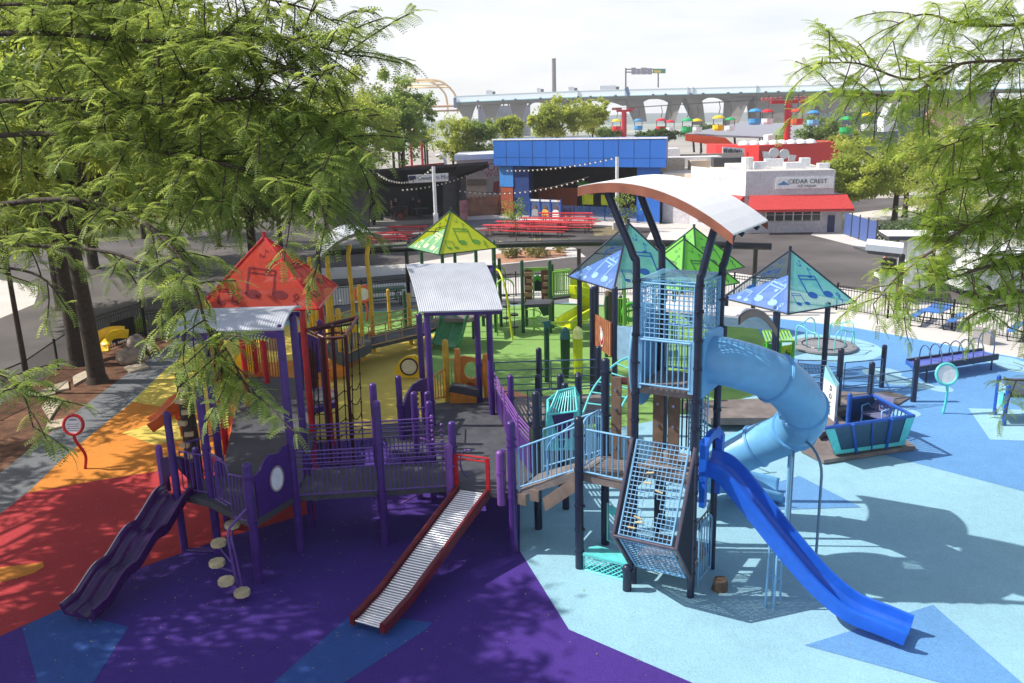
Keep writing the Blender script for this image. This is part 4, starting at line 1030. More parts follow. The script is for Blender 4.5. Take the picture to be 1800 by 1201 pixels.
# corner deck with arched bead panel, purple
zslab(PU, [(524,727),(594,706),(594,688),(560,680),(526,690)], 1.25, .16, purple, 'corner_deck')
zslab(PU, [(528,722),(590,703),(590,689),(560,682),(529,691)], 1.256, .004, rubberdeck, 'corner_deck_surface')
pxp(PU, 'arched_panel', [(521,585),(532,584),(552,592),(566,600),(568,655),(556,655),(556,625),(546,612),(537,616),(534,640),(534,690),(523,690)], 23.5, .05, purple)
pxp(PU, 'bead_panel', [(537,616),(546,606),(556,612),(558,690),(550,690),(537,688)], 23.6, .03, darkred)
b = MB()
for k in range(5): b.ball(at(540,632+12*k,23.5), .06, 8)
b.build('bead', tanstone, PU, smooth=True)
gpost(PU, 584,775,560, purple, .07)
# orange and yellow chute behind the log climber
OC = thing('orange_curved_chute', 'short orange and yellow chute behind the log climber', 'slide', G(290,755))
chute([at(322,708,20.2), at(306,718,20.1), at(288,738,20.0), at(268,752,19.9)], .5, .2, orange_pl, OC, 'chute')
pxp(OC, 'orange_hood', [(296,728),(300,712),(312,700),(324,700),(328,730),(316,742)], 20.6, .08, orange_pl)
pxp(OC, 'chute_leg', [(313,735),(317,735),(322,768),(318,768)], 20.4, .05, orange_pl)
pxp(OC, 'yellow_lip', [(262,744),(296,728),(300,742),(270,757)], 19.9, .3, yellow_pl)
# ---------------------------------------------------------------- middle deck: yellow and amber end wall
YE = thing('amber_play_wall', 'amber wall with round opening and yellow railing at the far end of the purple deck', 'play panel', (-1.6, 22.4, 0))
for px, y0, y1, m in ((787,705,598,yellow_paint), (807,702,613,orange2_pl), (856,702,622,orange2_pl)):
    p = at(px, y0, 22.4); post(YE, p.x, p.y, at(px, y1, 22.4).z, m, .085, 0)
out = [(809,625),(830,628),(850,632),(850,683),(838,682),(835,676),(826,671),(817,676),(810,675)]
hole = [(829+13*math.cos(t), 652+14*math.sin(t)) for t in [PI*2*i/20 for i in range(20)]]
b = MB()   # panel with a round hole: ring of quads between hole and outline
Yp = 22.5; rows = []
def raypt(cx, cy, a, poly):
    dx, dy = math.cos(a), math.sin(a); best = None
    for i in range(len(poly)):
        (x1, y1), (x2, y2) = poly[i], poly[(i+1) % len(poly)]
        den = dx*(y2-y1)-dy*(x2-x1)
        if abs(den) < 1e-9: continue
        t = ((x1-cx)*(y2-y1)-(y1-cy)*(x2-x1))/den; s = ((x1-cx)*dy-(y1-cy)*dx)/den
        if t > 0 and -1e-6 <= s <= 1+1e-6 and (best is None or t < best): best = t
    return (cx+dx*best, cy+dy*best)
N = 36
inn = [(829+13*math.cos(2*PI*i/N), 651+15*math.sin(2*PI*i/N)) for i in range(N)]
outp = [raypt(829, 651, 2*PI*i/N, out) for i in range(N)]
fi = [at(x, y, Yp) for x, y in inn]; fo = [at(x, y, Yp) for x, y in outp]; e = V(0,.06,0)
b.grid([fi, fo, [p+e for p in fo], [p+e for p in fi], fi], True); o = b.build('hole_panel', orange2_pl, YE); fix(o)
pxp(YE, 'inner_wave', [(818,683),(820,668),(828,663),(838,668),(846,680),(846,690)], 22.62, .05, orange_pl)
pxp(YE, 'step_top', [(789,684),(795,678),(842,686),(842,697),(838,699),(789,690)], 21.9, .3, rubberdeck)
rp = pxp(YE, 'step_riser', [(791,690),(838,699),(838,722),(791,712)], 21.85, .03, mat('ochre_panel', (204,132,38), .45))
b = MB()
for k in range(3):
    c = at(802+13*k, 696.5+2.5*k, 21.84); b.tube([c+V(.06*math.cos(t*PI/6),0,.045*math.sin(t*PI/6)) for t in range(12)], .012, 5, closed=True)
b.build('relief_ring', orange2_pl, rp)
p, q = at(742,707,21.8), at(785,700,22.3)
b = MB()
for k in range(10):
    a = p.lerp(q, k/9); b.tube([a, a+V(0,0,.62+.25*(k/9)**2)], .016, 5)
b.tube([p.lerp(q,k/9)+V(0,0,.62+.25*(k/9)**2) for k in range(10)], .02, 6); b.tube([p+V(0,0,.05), q+V(0,0,.05)], .018, 6)
b.build('yellow_railing', orange2_pl, YE)
p, q = at(790,690,22.4), at(806,692,22.4); rail(YE, p, q, .95, orange2_pl, 3, .014, .018)
pxp(YE, 'clamp_collar', [(735,667),(754,668),(754,674),(735,673)], 21.7, .12, tanstone)
OW = pxp(None, 'orange_wave_bench', [(866,712,22.9),(868,690,22.9),(878,685,23.0),(890,692,23.0),(900,694,23.1),(912,700,23.2),(938,709,23.4),(938,716,23.4)], 23, .55, orange_pl)
tag(OW, 'low orange wavy bench on the green floor behind the purple wall', 'bench')
# yellow drum panel on the yellow floor
YD = thing('yellow_drum_panel', 'yellow half-round play panel with a round drum standing on the yellow floor', 'play panel', G(718,667))
Yd = G(718,667).y
pxp(YD, 'panel', [(694,664),(695,648),(703,634),(716,626),(730,625),(741,632),(748,648),(749,664)], Yd, .12, yellow_pl)
b = MB(); c = at(719,645,Yd-.02); b.tube([c+V(.29*math.cos(t*PI/12),0,.29*math.sin(t*PI/12)) for t in range(24)], .03, 6, closed=True); o = b.build('drum_rim', black_paint, YD, smooth=True)
b = MB(); b.poly([c+V(.28*math.cos(t*PI/12),0,.28*math.sin(t*PI/12)) for t in range(24)]); b.build('drum_skin', mat('drum_cream', (214,204,176), .5), YD)
# ---------------------------------------------------------------- yellow ramp unit under the small silver roof
YU = thing('yellow_ramp_unit', 'yellow posted ramp unit with orange panels under a small curved silver roof', 'playground', G(640,620))
for bx, by, ty, r in ((640,634,501,.08), (603,664,543,.09), (686,579,509,.07), (723,607,516,.08), (584,640,508,.07), (540,600,544,.07), (562,604,522,.08), (524,612,540,.08), (549,600,552,.06), (532,590,548,.06)):
    gpost(YU, bx, by, ty, yellow_paint, r)
for (bx, by), pts in (((657,620), [(654,560),(650,500),(646,465),(645,450),(649,419)]), ((626,600), [(622,560),(617,500),(613,462),(612,450),(615,430)]), ((590,622), [(584,560),(579,500),(576,470),(575,450)]), ((556,600), [(551,560),(547,500),(544,470),(543,452)])):
    g = G(bx, by); bent_post(YU, [g]+[at(x, y, g.y) for x, y in pts], yellow_paint, .085)
zY = 4.3; Yf = G(657,620).y
A, B = at(563,452,Yf-.3), at(671,413,Yf-.3); C, D = at(634,401,Yf+2.4), at(560,432,Yf+2.4)
roof_arch(YU, A, B, C, D, .42, .05, alum, 'shade_roof', mat('roof_edge_grey', (120,112,108), .6), edgeh=.12)
zslab(YU, [(570,612),(603,630),(652,606),(655,590),(625,584),(585,592)], .95, .3, rubberdeck)
zslab(YU, [(648,608),(735,588),(782,570),(778,553),(735,570),(655,590)], .8, .16, rubberdeck, 'ramp')
for a, c in (((650,610),(735,590)), ((735,590),(782,572)), ((656,590),(735,570))):
    rail(YU, G(*a, .8), G(*c, .8), .75, mat('tan_rail_paint', (176,132,84), .5), 3, .02, .022, .04, extra=(.35,.55))
pxp(YU, 'orange_panel', [(576,580),(601,576),(602,622),(578,628)], 32.5, .06, orange_pl)
pxp(YU, 'orange_panel', [(640,590),(657,577),(657,605),(641,618)], 31.2, .06, orange2_pl)
rail(YU, G(606,628,.9), G(640,612,.9), .95, yellow_paint, 8, .018, .02); rail(YU, G(590,600,.9), G(622,588,.9), .95, yellow_paint, 8, .018, .02)
pxp(YU, 'yellow_wall', [(610,578),(628,572),(628,592),(610,596)], 32.0, .06, yellow_pl)
rail(YU, at(577,566,32.6), at(604,563,32.6), .12, red_paint, 2, .02, .03, .0)
pxp(YU, 'yellow_step', [(578,648),(602,640),(604,664),(580,662)], 28.4, .4, mat('orange_step', (220,140,50), .6))
OS = thing('orange_ring_sign', 'orange ring sign on a curved orange pole by the yellow posts', 'sign', G(645,565))
Y_ = G(645,565).y
b = MB(); c = at(638,517,Y_); b.tube([c+V(.36*math.cos(t*PI/10),0,.36*math.sin(t*PI/10)) for t in range(20)], .07, 7, closed=True); b.build('ring', mat('coral_paint', (226,98,60), .4), OS, smooth=True)
b = MB(); b.poly([c+V(.32*math.cos(t*PI/10),0,.32*math.sin(t*PI/10)) for t in range(20)]); b.build('sign_face', white_pl, OS)
b = MB(); b.tube(smooth_path([G(645,565), at(646,552,Y_), at(645,540,Y_), at(641,528,Y_)], 4), .05, 7); b.build('pole', mat('coral_paint', (226,98,60), .4), OS, smooth=True)
# ---------------------------------------------------------------- green units
GU = thing('green_double_slide_unit', 'green double slide unit with dark green posts beyond the middle silver roof', 'playground', G(800,600))
t0 = G(802,556,1.25); t1 = G(783,614,.1); d = t1-t0
chute([t0, t0+d*.12+V(0,0,.1), t0+d*.4+V(0,0,.0), t0+d*.72-V(0,0,.02), t1+V(0,0,.12)], 1.15, .16, green_pl, GU, 'double_slide', lanes=2)
zslab(GU, [(778,560),(826,561),(850,548),(800,546)], 1.25, .14, browndeck)
for bx, by, ty in ((833,596,540), (850,574,520), (872,585,460), (881,575,455), (760,575,540), (714,580,511), (795,575,538)): gpost(GU, bx, by, ty, dkgreen, .075)
slab(GU, [G(850,556,1.0), G(882,540,1.0), G(882,532,1.0), G(850,545,1.0)], .12, rubberdeck, 'ramp')
rail(GU, G(800,553,1.25), G(826,553,1.25), .9, lime_rail, 6, .018, .022); pxp(GU, 'entry_arch', [(785,560),(786,540),(796,533),(815,533),(825,540),(826,560),(820,560),(818,545),(793,545),(791,560)], 35.0, .06, kelly)
LYc = thing('lemon_shelter', 'lemon and pale green music-note pyramid shelter on dark green posts beyond the middle silver roof', 'shelter', (-2.42, 35.9, 0))
canopy(LYc, -2.42, 35.9, 1.42, 3.48, 5.02, math.radians(33), dkgreen, [(ly_panel, ly_note), (ly_panel, ly_note), (ly_panel, ly_note), (lg_panel, lg_note)])
for px, by in ((743,545), (779,552), (800,535), (837,545), (869,560)):
    g = G(px+3, by); post(LYc, g.x, g.y, 3.5, dkgreen, .08)
GT = thing('green_climbing_tower', 'dark green posted climbing tower with brown board panels and lime railing', 'playground', G(945,580))
gpost(GT, 920,586,458, dkgreen, .075); gpost(GT, 968,587,458, dkgreen, .075); gpost(GT, 926,576,475, dkgreen, .07); gpost(GT, 972,578,465, dkgreen, .07)
Yg = G(945,586).y
zslab(GT, [(922,536),(967,534),(972,526),(926,527)], 1.75, .12, rubberdeck)
b = MB(); 
for px0, px1 in ((923,936), (952,966)):
    a, c = at(px0,533,Yg), at(px1,533,Yg); t = at(px0,475,Yg).z
    b.prism([a, c, up(c,t), up(a,t)], (0,.06,0))
bp = b.build('board_panel', mat('walnut_board', (112,72,54), .7, var=.3, scale=6), GT)
b = MB()
for k in range(9):
    px = 928+(k % 2)*30+(k*5 % 6); b.box(at(px, 482+6*k, Yg-.05), (.32,.08,.16))
b.build('foothold', mat('tan_block', (160,126,98), .7), bp)
pxp(GT, 'lime_header', [(922,471),(966,470),(966,477),(922,478)], Yg+.1, .06, lime_rail)
pxp(GT, 'back_panel', [(938,490),(952,490),(952,512),(938,512)], Yg+1.2, .06, navy)
pxp(GT, 'underslide', [(944,536),(966,534),(966,554),(955,556)], Yg+.2, .5, dkgreen)
pxp(GT, 'green_arch_panel', [(938,495),(939,487),(945,483),(951,487),(952,495),(948,495),(945,490),(942,495)], Yg+.3, .05, kelly)
slab(GT, [at(972,524,Yg+.3), at(1003,520,Yg+.3), at(1003,516,Yg+1.6), at(974,518,Yg+1.6)], .1, rubberdeck, 'bridge')
rail(GT, at(972,524,Yg+.4), at(1003,521,Yg+.4), 1.1, lime_rail, 9, .02, .025); rail(GT, at(974,516,Yg+1.5), at(1003,513,Yg+1.5), 1.0, lime_rail, 9, .02, .025)
LS = thing('lime_spiral_slide', 'bright lime spiral slide curling down beside the green climbing tower', 'slide', G(1015,585))
c0 = at(1022,530,Yg+.2); c0.z = 0
key = []
R_ = .62
sp = [at(1008,513,Yg+.3), at(1022,515,Yg+.1), at(1032,528,Yg+.3), at(1036,545,Yg+.8), at(1022,556,Yg-.2), at(1004,566,Yg-.8), at(992,575,Yg-1.2)]
chute(sp, .62, .32, lime_pl, LS, 'spiral_bed', right=None)
pxp(LS, 'slide_hood', [(1003,486),(1017,490),(1032,498),(1040,510),(1040,530),(1003,525)], Yg+.9, .06, lime_pl)
pxp(LS, 'tube_wall', [(1018,512),(1040,512),(1042,545),(1020,548)], Yg+1.0, .06, lime_pl)
pxp(LS, 'slide_lip', [(988,575),(1003,563),(1040,543),(1043,552),(1022,574),(1005,580)], Yg-1.0, .2, lime_pl)
# small things on the green floor
def pole_thing(name, label, cat, pts, m, r, group=None, n=7):
    b = MB(); b.tube(smooth_path(pts, 4), r, n); o = b.build(name, m, None, smooth=True, smooth_angle=1.2); return tag(o, label, cat, group)
g = G(901,598); pole_thing('arched_climbing_pole', 'tall lime pole bent over at the top, standing by the middle silver roof', 'pole', [g, at(897,565,g.y), at(891,520,g.y), at(885,495,g.y), at(878,478,g.y+.4), at(873,474,g.y+.8)], lime_pl, .045)
g = G(939,586)
SPP = thing('spiral_climbing_pole', 'lime pole wrapped with a spiral rod in front of the green climbing tower', 'pole', g)
b = MB(); b.tube([g, at(938,520,g.y), at(937,480,g.y), at(940,473,g.y+.3)], .04, 7); b.build('pole', lime_rail, SPP)
b = MB(); zt = at(938,535,g.y).z; b.tube([V(g.x+.3*math.cos(k*.7)*(1 if k < 24 else .5), g.y+.3*math.sin(k*.7), .1+zt*k/30) for k in range(31)], .022, 5); b.build('spiral_rod', lime_rail, SPP, smooth=True)
g = G(905,574)
for px, by, ty in ((891,574,478), (905,590,500)):
    gg = G(px, by); SP2 = thing('disc_rope_climber', 'hanging black rope with round disc steps %s' % ('closer to the green tower' if px > 900 else 'nearer the silver roof'), 'rope climber', gg)
    b = MB(); b.tube([gg, V(gg.x, gg.y, hgt(gg.x, gg.y, ty))], .016, 5); b.build('rope', rope, SP2)
    for k in range(3): b = MB(); b.cyl((gg.x, gg.y, .35+.5*k), (gg.x, gg.y, .41+.5*k), .17, n=12); b.build('disc_step', black_paint, SP2)
    b = MB(); b.tube(arc_pts((gg.x-.35, gg.y, hgt(gg.x, gg.y, ty)-.1), (.36,0,0), (0,0,.34), 0, PI, 8)+[V(gg.x-.71, gg.y, 0)], .035, 6); b.build('hanger', lime_rail, SP2, smooth=True)
g = G(962,672); DS = thing('green_chime_post', 'dark green post carrying a lime bar with a teal bracket on the green floor', 'play post', g)
post(DS, g.x, g.y, hgt(g.x, g.y, 566), dkgreen, .09)
pxp(DS, 'bracket', [(951,566),(968,564),(968,572),(960,578),(958,588),(957,570)], g.y-.1, .06, mat('teal_paint', (44,110,112), .4))
b = MB(); b.tube([at(968,568,g.y), at(1042,565,g.y+.6)], .045, 7); b.build('lime_bar', lime_pl, DS); b = MB(); b.tube([at(968,568,g.y), at(990,578,g.y-.2)], .03, 6); b.build('cross_bar', lime_rail, DS)
for px, by, ty, m, lab in ((994,665,578,dkgreen,'dark green fluted drum pillar with teal cap'), (1016,668,577,lime_pl,'bright lime fluted drum pillar')):
    g = G(px, by); T = thing('drum_pillar', lab+' on the green floor', 'play post', g, 'drum pillars on the green floor'); zt = hgt(g.x, g.y, ty)
    b = MB(); b.tube([(g.x,g.y,.0),(g.x,g.y,zt*.3),(g.x,g.y,zt-.3),(g.x,g.y,zt-.1),(g.x,g.y,zt)], [.1,.16,.17,.14,.06], 10); b.build('drum', m, T)
    b = MB(); b.tube([(g.x,g.y,zt-.34),(g.x-.0,g.y,zt-.05),(g.x-.02,g.y,zt+.05)], [.185,.15,.05], 10); b.build('cap', mat('teal_paint', (44,110,112), .4) if m is dkgreen else mat('pale_lemon_plastic', (238,240,150), .35), T)
MBc = thing('blue_shelter', 'aqua and blue music-note pyramid shelter behind the tower cage', 'shelter', (3.8, 27.2, 0))
c_ = at(1110,392,27.2); f_ = at(1062,509,25.5)
canopy(MBc, c_.x-.1, 27.2, 1.42, f_.z, c_.z, math.radians(25), navy, [(aq_panel, aq_note), (aq_panel, aq_note), (dk_panel, aq_note), (bl_panel, bl_note)])
for x, y in ((2.62,25.7), (4.75,26.4), (4.3,28.6), (2.3,28.0)): post(MBc, x, y, f_.z+.1, navy, .085)
for i, (px, py, Y) in enumerate(((1220,400,33.8), (1203,420,31.0))):
    a = at(px, py, Y); T = thing('lime_shelter', ['lime green music-note shelter, the farther and higher of the overlapping pair', 'lime green music-note shelter, the nearer and lower of the overlapping pair'][i], 'shelter', (a.x, Y, 0), 'lime shelters behind the tower')
    canopy(T, a.x, Y, 1.42, a.z-1.6, a.z, math.radians(38-6*i), dkgreen, [(gr_panel, gr_note)]*4, ())
    for sx_, sy_ in ((-.9,-.9), (.9,-.9), (.9,.9), (-.9,.9)): post(T, a.x+sx_, Y+sy_, a.z-1.55, dkgreen, .075)
GB = thing('lime_railed_unit', 'lime railed green play unit with a round gear panel behind the blue bubble panel', 'playground', G(1100,600))
Yb = 30.0
rail(GB, at(1083,573,Yb), at(1105,573,Yb), 1.0, lime_rail, 6, .022, .028); pxp(GB, 'lime_post', [(1095,450),(1100,450),(1101,600),(1096,600)], Yb-.4, .1, lime_rail)
b = MB(); c = at(1109,548,Yb); b.tube([c+V(.28*math.cos(t*PI/9),0,.3*math.sin(t*PI/9)) for t in range(18)], .09, 7, closed=True); b.tube([c+V(-.2,-.02,0), c+V(.2,-.02,.1)], .04, 5); b.build('gear_ring', kelly, GB, smooth=True)
zslab(GB, [(1080,585),(1150,582),(1150,572),(1084,574)], 1.0, .15, rubberdeck)
for px in (1066, 1090, 1126, 1150): gpost(GB, px, 628, 520, dkgreen, .07)
TB = thing('timber_totem', 'brown timber totem post between navy posts under the blue shelter', 'post', G(1070,610)); g = G(1071,612)
b = MB(); b.tube([(g.x,g.y,0),(g.x+.03,g.y,.8),(g.x-.03,g.y,1.7),(g.x,g.y,hgt(g.x,g.y,512))], [.2,.18,.19,.16], 9); b.build('trunk', bark, TB)
LH = thing('lime_play_house', 'lime green slatted play house with a yellow leaf panel under the right blue shelter', 'play house', G(1370,655))
Yh = G(1370,655).y
pxp(LH, 'green_side', [(1343,604),(1368,606),(1366,652),(1346,645)], Yh+.1, .06, kelly); pxp(LH, 'leaf_panel', [(1369,610),(1392,606),(1390,655),(1371,655)], Yh, .06, lime_pl)
b = MB(); a, c = at(1348,601,Yh-.1), at(1394,600,Yh-.1)
for k in range(9): p = a.lerp(c, k/8); b.beam(p, p+V(.15,1.0,.12), .06, .03)
b.beam(a, c, .05, .06); b.beam(a+V(.15,1,.12), c+V(.15,1,.12), .05, .06); b.build('slat_roof', lime_rail, LH)
for px in (1346,1369,1392): gpost(LH, px, 656, 600, kelly, .05)
b = MB()
for k in range(6): b.beam(at(1372+3*k,640-4*k,Yh-.03), at(1384+1*k,615+4*k,Yh-.03), .03, .02)
b.build('leaf_stripe', dkgreen, LH)
# ---------------------------------------------------------------- right blue shelter, dock ramp
DB = thing('dock_play_unit', 'navy railed dock ramp under the right aqua music-note shelter', 'playground', (8.9, 26, 0))
f_ = at(1357,553,24.8); ap_ = at(1390,440,26.7)
canopy(DB, ap_.x, 26.75, 1.44, f_.z, ap_.z, math.radians(28), navy, [(aq_panel, aq_note), (aq_panel, aq_note), (dk_panel, aq_note), (bl_panel, bl_note)])
for x, y in ((8.08,25.4), (9.8,25.77), (8.95,27.9), (7.0,27.2)): post(DB, x, y, f_.z+.1, navy, .085)
gpost(DB, 1470,738,613, navy, .085); gpost(DB, 1527,716,637, navy, .085); gpost(DB, 1549,682,607, navy, .08); gpost(DB, 1605,707,630, navy, .085)
zslab(DB, [(1420,700),(1440,726),(1530,716),(1530,690),(1480,688)], .42, .18, browndeck); 
P = [G(1530,716,.42), G(1582,709,.06), G(1600,698,.06), G(1556,686,.2), G(1530,690,.42)]
slab(DB, P, .05, browndeck, 'ramp')
zslab(DB, [(1200,706),(1350,700),(1420,712),(1440,726),(1400,735),(1250,735)], .42, .2, browndeck)
zslab(DB, [(1425,735),(1470,728),(1490,745),(1440,762)], .36, .15, browndeck, 'step')
def nrail(a, c, z, h=.95): 
    rail(DB, G(*a, z), G(*c, z), h, mat('slate_blue_rail', (64,92,126), .4), 1, .016, .018, .12, extra=(.42,.7))
nrail((1402,692), (1470,700), .42); nrail((1445,700), (1470,722), .42); nrail((1474,722), (1526,716), .42); nrail((1532,714), (1602,704), .15); nrail((1482,690), (1548,684), .3); nrail((1400,686), (1478,688), .42)
DK = thing('dock_sign_pylon', 'white wedge-topped sign pylon lettered vertically on the dock', 'sign', G(1462,738,0))
zk = .36; p0, p1, p2 = G(1444,722,zk), G(1466,741,zk), G(1471,733,zk)
p3 = p0+(p2-p1); h_ = .98
b = MB(); b.prism([p0, p1, p2, p3], (0,0,h_)); o = b.build('pylon', white_pl, DK); fix(o)
b = MB(); b.add([p0+V(0,0,h_+.003), p1+V(0,0,h_+.003), p2+V(0,0,h_+.003), p3+V(0,0,h_+.003), p0+V(0,0,h_+.33)+(p3-p0)*.2, p3+V(0,0,h_+.3)], [(0,1,4),(1,2,5,4),(2,3,5),(0,4,5,3),(0,3,2,1)]); o = b.build('sloped_cap', mat('pale_aqua_plastic', (140,206,222), .4), DK); fix(o)
fx = (p1-p0); fn_ = fx.normalized().cross(V(0,0,1)).normalized()
for k, ch in enumerate('DOCK'):
    text(DK, 'letter', ch, (p0+p1)/2 + fn_*.012 + fx*.12 + V(0,0,h_-.14-.23*k), .22, facing(fx), black_paint, .003)
# ---------------------------------------------------------------- boat
BO = thing('play_boat', 'royal blue play boat with aqua hull trim and a bench inside, on a brown platform', 'boat', G(1530,770))
zslab(BO, [(1408,788),(1448,809),(1609,784),(1580,765),(1480,752),(1432,766)], .14, .10, browndeck, 'platform')
zr = 1.08; bl, br = G(1466,797,.2), G(1588,780,.2); tl_, trr = G(1449,753,zr), G(1606,731,zr); kl, kr = G(1490,701,zr), G(1536,696,zr)
bkl, bkr = G(1486,740,.2), G(1540,738,.2)
dkhull = mat('dark_teal_hull', (48,80,106), .35, var=.1)
def hullside(a, c, d_, e_, nm='hull_side'):
    b = MB(); n_ = (c-a).cross(e_-a).normalized()*.04; b.prism([a, c, d_, e_], n_); o = b.build(nm, dkhull, BO); fix(o); return o
hf = hullside(bl, br, trr, tl_); hullside(bkl, bkr, kr, kl); hullside(bl, bkl, kl.lerp(bkl,.35), tl_.lerp(bl,.55), 'stern_rail') if False else None
def inset(a, c, d_, e_):
    n_ = (c-a).cross(e_-a).normalized()*(-.012); q = lambda s, t: a.lerp(c, s).lerp(e_.lerp(d_, s), t)+(n_ if n_.y < 0 else -n_)*4.5; return q
q = inset(bl, br, trr, tl_)
b = MB()
b.poly([q(0,0), q(1,0), q(1,.15), q(0,.15)]); b.poly([q(0,.15), q(.1,.15), q(.1,1), q(0,1)]); b.poly([q(.9,.15), q(1,.15), q(1,1), q(.9,1)])
b.build('hull_trim', teal_pl, hf)
b = MB()
for s in (.3,.73): b.tube([q(s,-.02), q(s,1.06)], .045, 6)
b.tube([q(.52,0), q(.52,1)], .025, 5); b.build('hull_rib', royal, BO)
b = MB(); b.tube([tl_, trr, kr, kl], .05, 7); b.build('gunwale', royal, BO)
b = MB()
for k in range(12):
    f = k/11; a = bl.lerp(bkl, .02+.55*f); c = tl_.lerp(kl, .02+.45*f); c = a.lerp(c, .75); b.tube([a, c], .014, 5)
for k in range(12):
    f = k/11; a = br.lerp(bkr, f); c = trr.lerp(kr, f); b.tube([a, c], .016, 5)
b.tube([bl, bkl], .02, 5); b.tube([br, bkr], .02, 5); b.build('side_bars', royal, BO)
b = MB(); b.prism([bl+V(0,0,.01), br+V(0,0,.01), bkr+V(0,0,.01), bkl+V(0,0,.01)], (0,0,.03)); o = b.build('floor', royal, BO); fix(o)
post(BO, kl.x+.02, kl.y-.08, 1.25, royal, .06)
perf = mat('lavender_perforated_metal', (108,110,142), .5)
s0, s1 = G(1513,727,.62), G(1548,738,.62)
bx_ = (s1-s0).normalized(); by_ = V(-bx_.y, bx_.x, 0)
b = MB(); b.prism([s0, s1, s1+by_*.42, s0+by_*.42], (0,0,.035)); b.prism([s0+by_*.42+V(0,0,.08), s1+by_*.42+V(0,0,.08), s1+by_*.52+V(0,0,.5), s0+by_*.52+V(0,0,.5)], by_*.03); bs = b.build('bench_seat', perf, BO); fix(bs)
b = MB()
for p in (s0, s1): b.tube([p+by_*.05+V(0,0,-.4), p+by_*.05, p+by_*.02+V(0,0,.22), p+by_*.3+V(0,0,.24), p+by_*.45+V(0,0,.1)], .022, 6)
b.build('bench_frame', sky_rail, BO, smooth=True)
# ---------------------------------------------------------------- roller table with hoops, merry-go-round
RB = thing('roller_table', 'low navy framed roller table with lavender rollers and a row of hoops', 'roller table', G(1670,650))
zt = .46; f0, f1, k1, k0 = G(1612,651,zt), G(1754,627,zt), G(1726,617,zt), G(1594,636,zt)
b = MB(); N = 40
for i in range(N): t = (i+.5)/N; b.tube([f0.lerp(f1,t), k0.lerp(k1,t)], .035, 6)
b.build('roller', mat('lavender_roller', (84,98,176), .35), RB)['kind'] = 'stuff'
b = MB(); b.beam(f0+V(-.1,0,0), f1, .08, .2); b.build('side_rail', navy, RB); b = MB(); b.beam(k0, k1, .08, .2); b.build('side_rail', navy, RB)
b = MB(); b.beam(f0, k0, .08, .12); b.build('end_rail', royal, RB)
for k in range(7):
    t = .16+.78*k/6; p, q_ = f0.lerp(f1,t), k0.lerp(k1,t); d_ = q_-p; L_ = d_.length
    b = MB(); hh = .5 if k < 6 else .68
    b.tube([p] + arc_pts((p+q_)/2+V(0,0,hh-.3), -d_/2, V(0,0,.42), 0, PI, 9) + [q_], .02, 6); b.build('hoop', mat('slate_blue_rail', (64,92,126), .4), RB, smooth=True, smooth_angle=1.2)
for p in (f0.lerp(f1,.12), f0.lerp(f1,.93), k0.lerp(k1,.9), k0.lerp(k1,.1)): b = MB(); b.tube([up(p,0), up(p,zt)], .03, 6); b.build('leg', navy, RB)
MG = thing('merry_go_round', 'low grey spinner disc with aqua bent rails on a pale round patch', 'merry-go-round', mgr)
b = MB(); b.lathe([(0.01,.03),(1.1,.03),(1.18,.06),(1.18,.13),(1.12,.15),(.01,.155)], (mgr.x, mgr.y, 0), 30); b.build('disc', mat('spinner_grey', (136,134,138), .6), MG, smooth=True, smooth_angle=.5)
b = MB(); b.tube([(mgr.x+.8*math.cos(t*PI/12), mgr.y+.8*math.sin(t*PI/12), .165) for t in range(24)], .02, 5, closed=True); b.build('disc_ring', navy, MG)
for k in range(4):
    a = .5+k*PI/2; c_, s_ = math.cos(a), math.sin(a); T_ = lambda r, o, z: V(mgr.x+r*c_-o*s_, mgr.y+r*s_+o*c_, z)
    b = MB(); b.tube(smooth_path([T_(.9,-.5,.15), T_(.95,-.5,.75), T_(1.0,-.3,.95), T_(.95,.15,.8), T_(.9,.5,.72), T_(.9,.55,.15)], 4), .024, 6); b.tube([T_(.9,0,.15), T_(.96,0,.85)], .02, 5); b.build('hand_rail', aqua_rail, MG, smooth=True)
# ---------------------------------------------------------------- round signs
def ring_sign(bx, by, cx, cy, rr, col, name, label, bend, cat='sign', face=None):
    g = G(bx, by); T = thing(name, label, cat, g); c = at(cx, cy, g.y); n_ = V(0,-.96,.25).normalized(); ux = V(1,0,0); uy = n_.cross(ux)*-1
    uy = V(0,.25,.96).normalized()
    b = MB(); b.tube([c+ux*rr*math.cos(t*PI/16)+uy*rr*math.sin(t*PI/16) for t in range(32)], .045, 7, closed=True); b.build('rim', col, T, smooth=True)
    b = MB(); b.prism([c+ux*rr*math.cos(t*PI/16)+uy*rr*math.sin(t*PI/16)+n_*.015 for t in range(32)], -n_*.03); o = b.build('sign_face', white_pl, T); fix(o)
    b = MB(); e = c-uy*rr; b.tube(smooth_path([g, g+V(bend,0,e.z*.4), e+V(bend*.6,0,-e.z*.2), e], 5), .04, 8); b.build('pole', col, T, smooth=True)
    return T, c, ux, uy, n_
T, c, ux, uy, n_ = ring_sign(150,825,129,747,.25, red_paint, 'round_rules_sign', 'white round sign with red rim on a curved red pole at the grey path', .06)
tx = mat('sign_grey_print', (120,120,128), .6)
b = MB()
for k, w_ in enumerate((.2,.0,.3,.26,.32,.22)):
    if w_: b.box(c+uy*(.13-.055*k)+n_*.018, (w_,.004,.03 if k == 0 else .016))
b.build('print_line', tx, T)
ring_sign(1657,728,1664,658,.3, teal_pl, 'round_aqua_sign', 'white round sign with aqua rim on a curved aqua pole in the blue zone', .05)
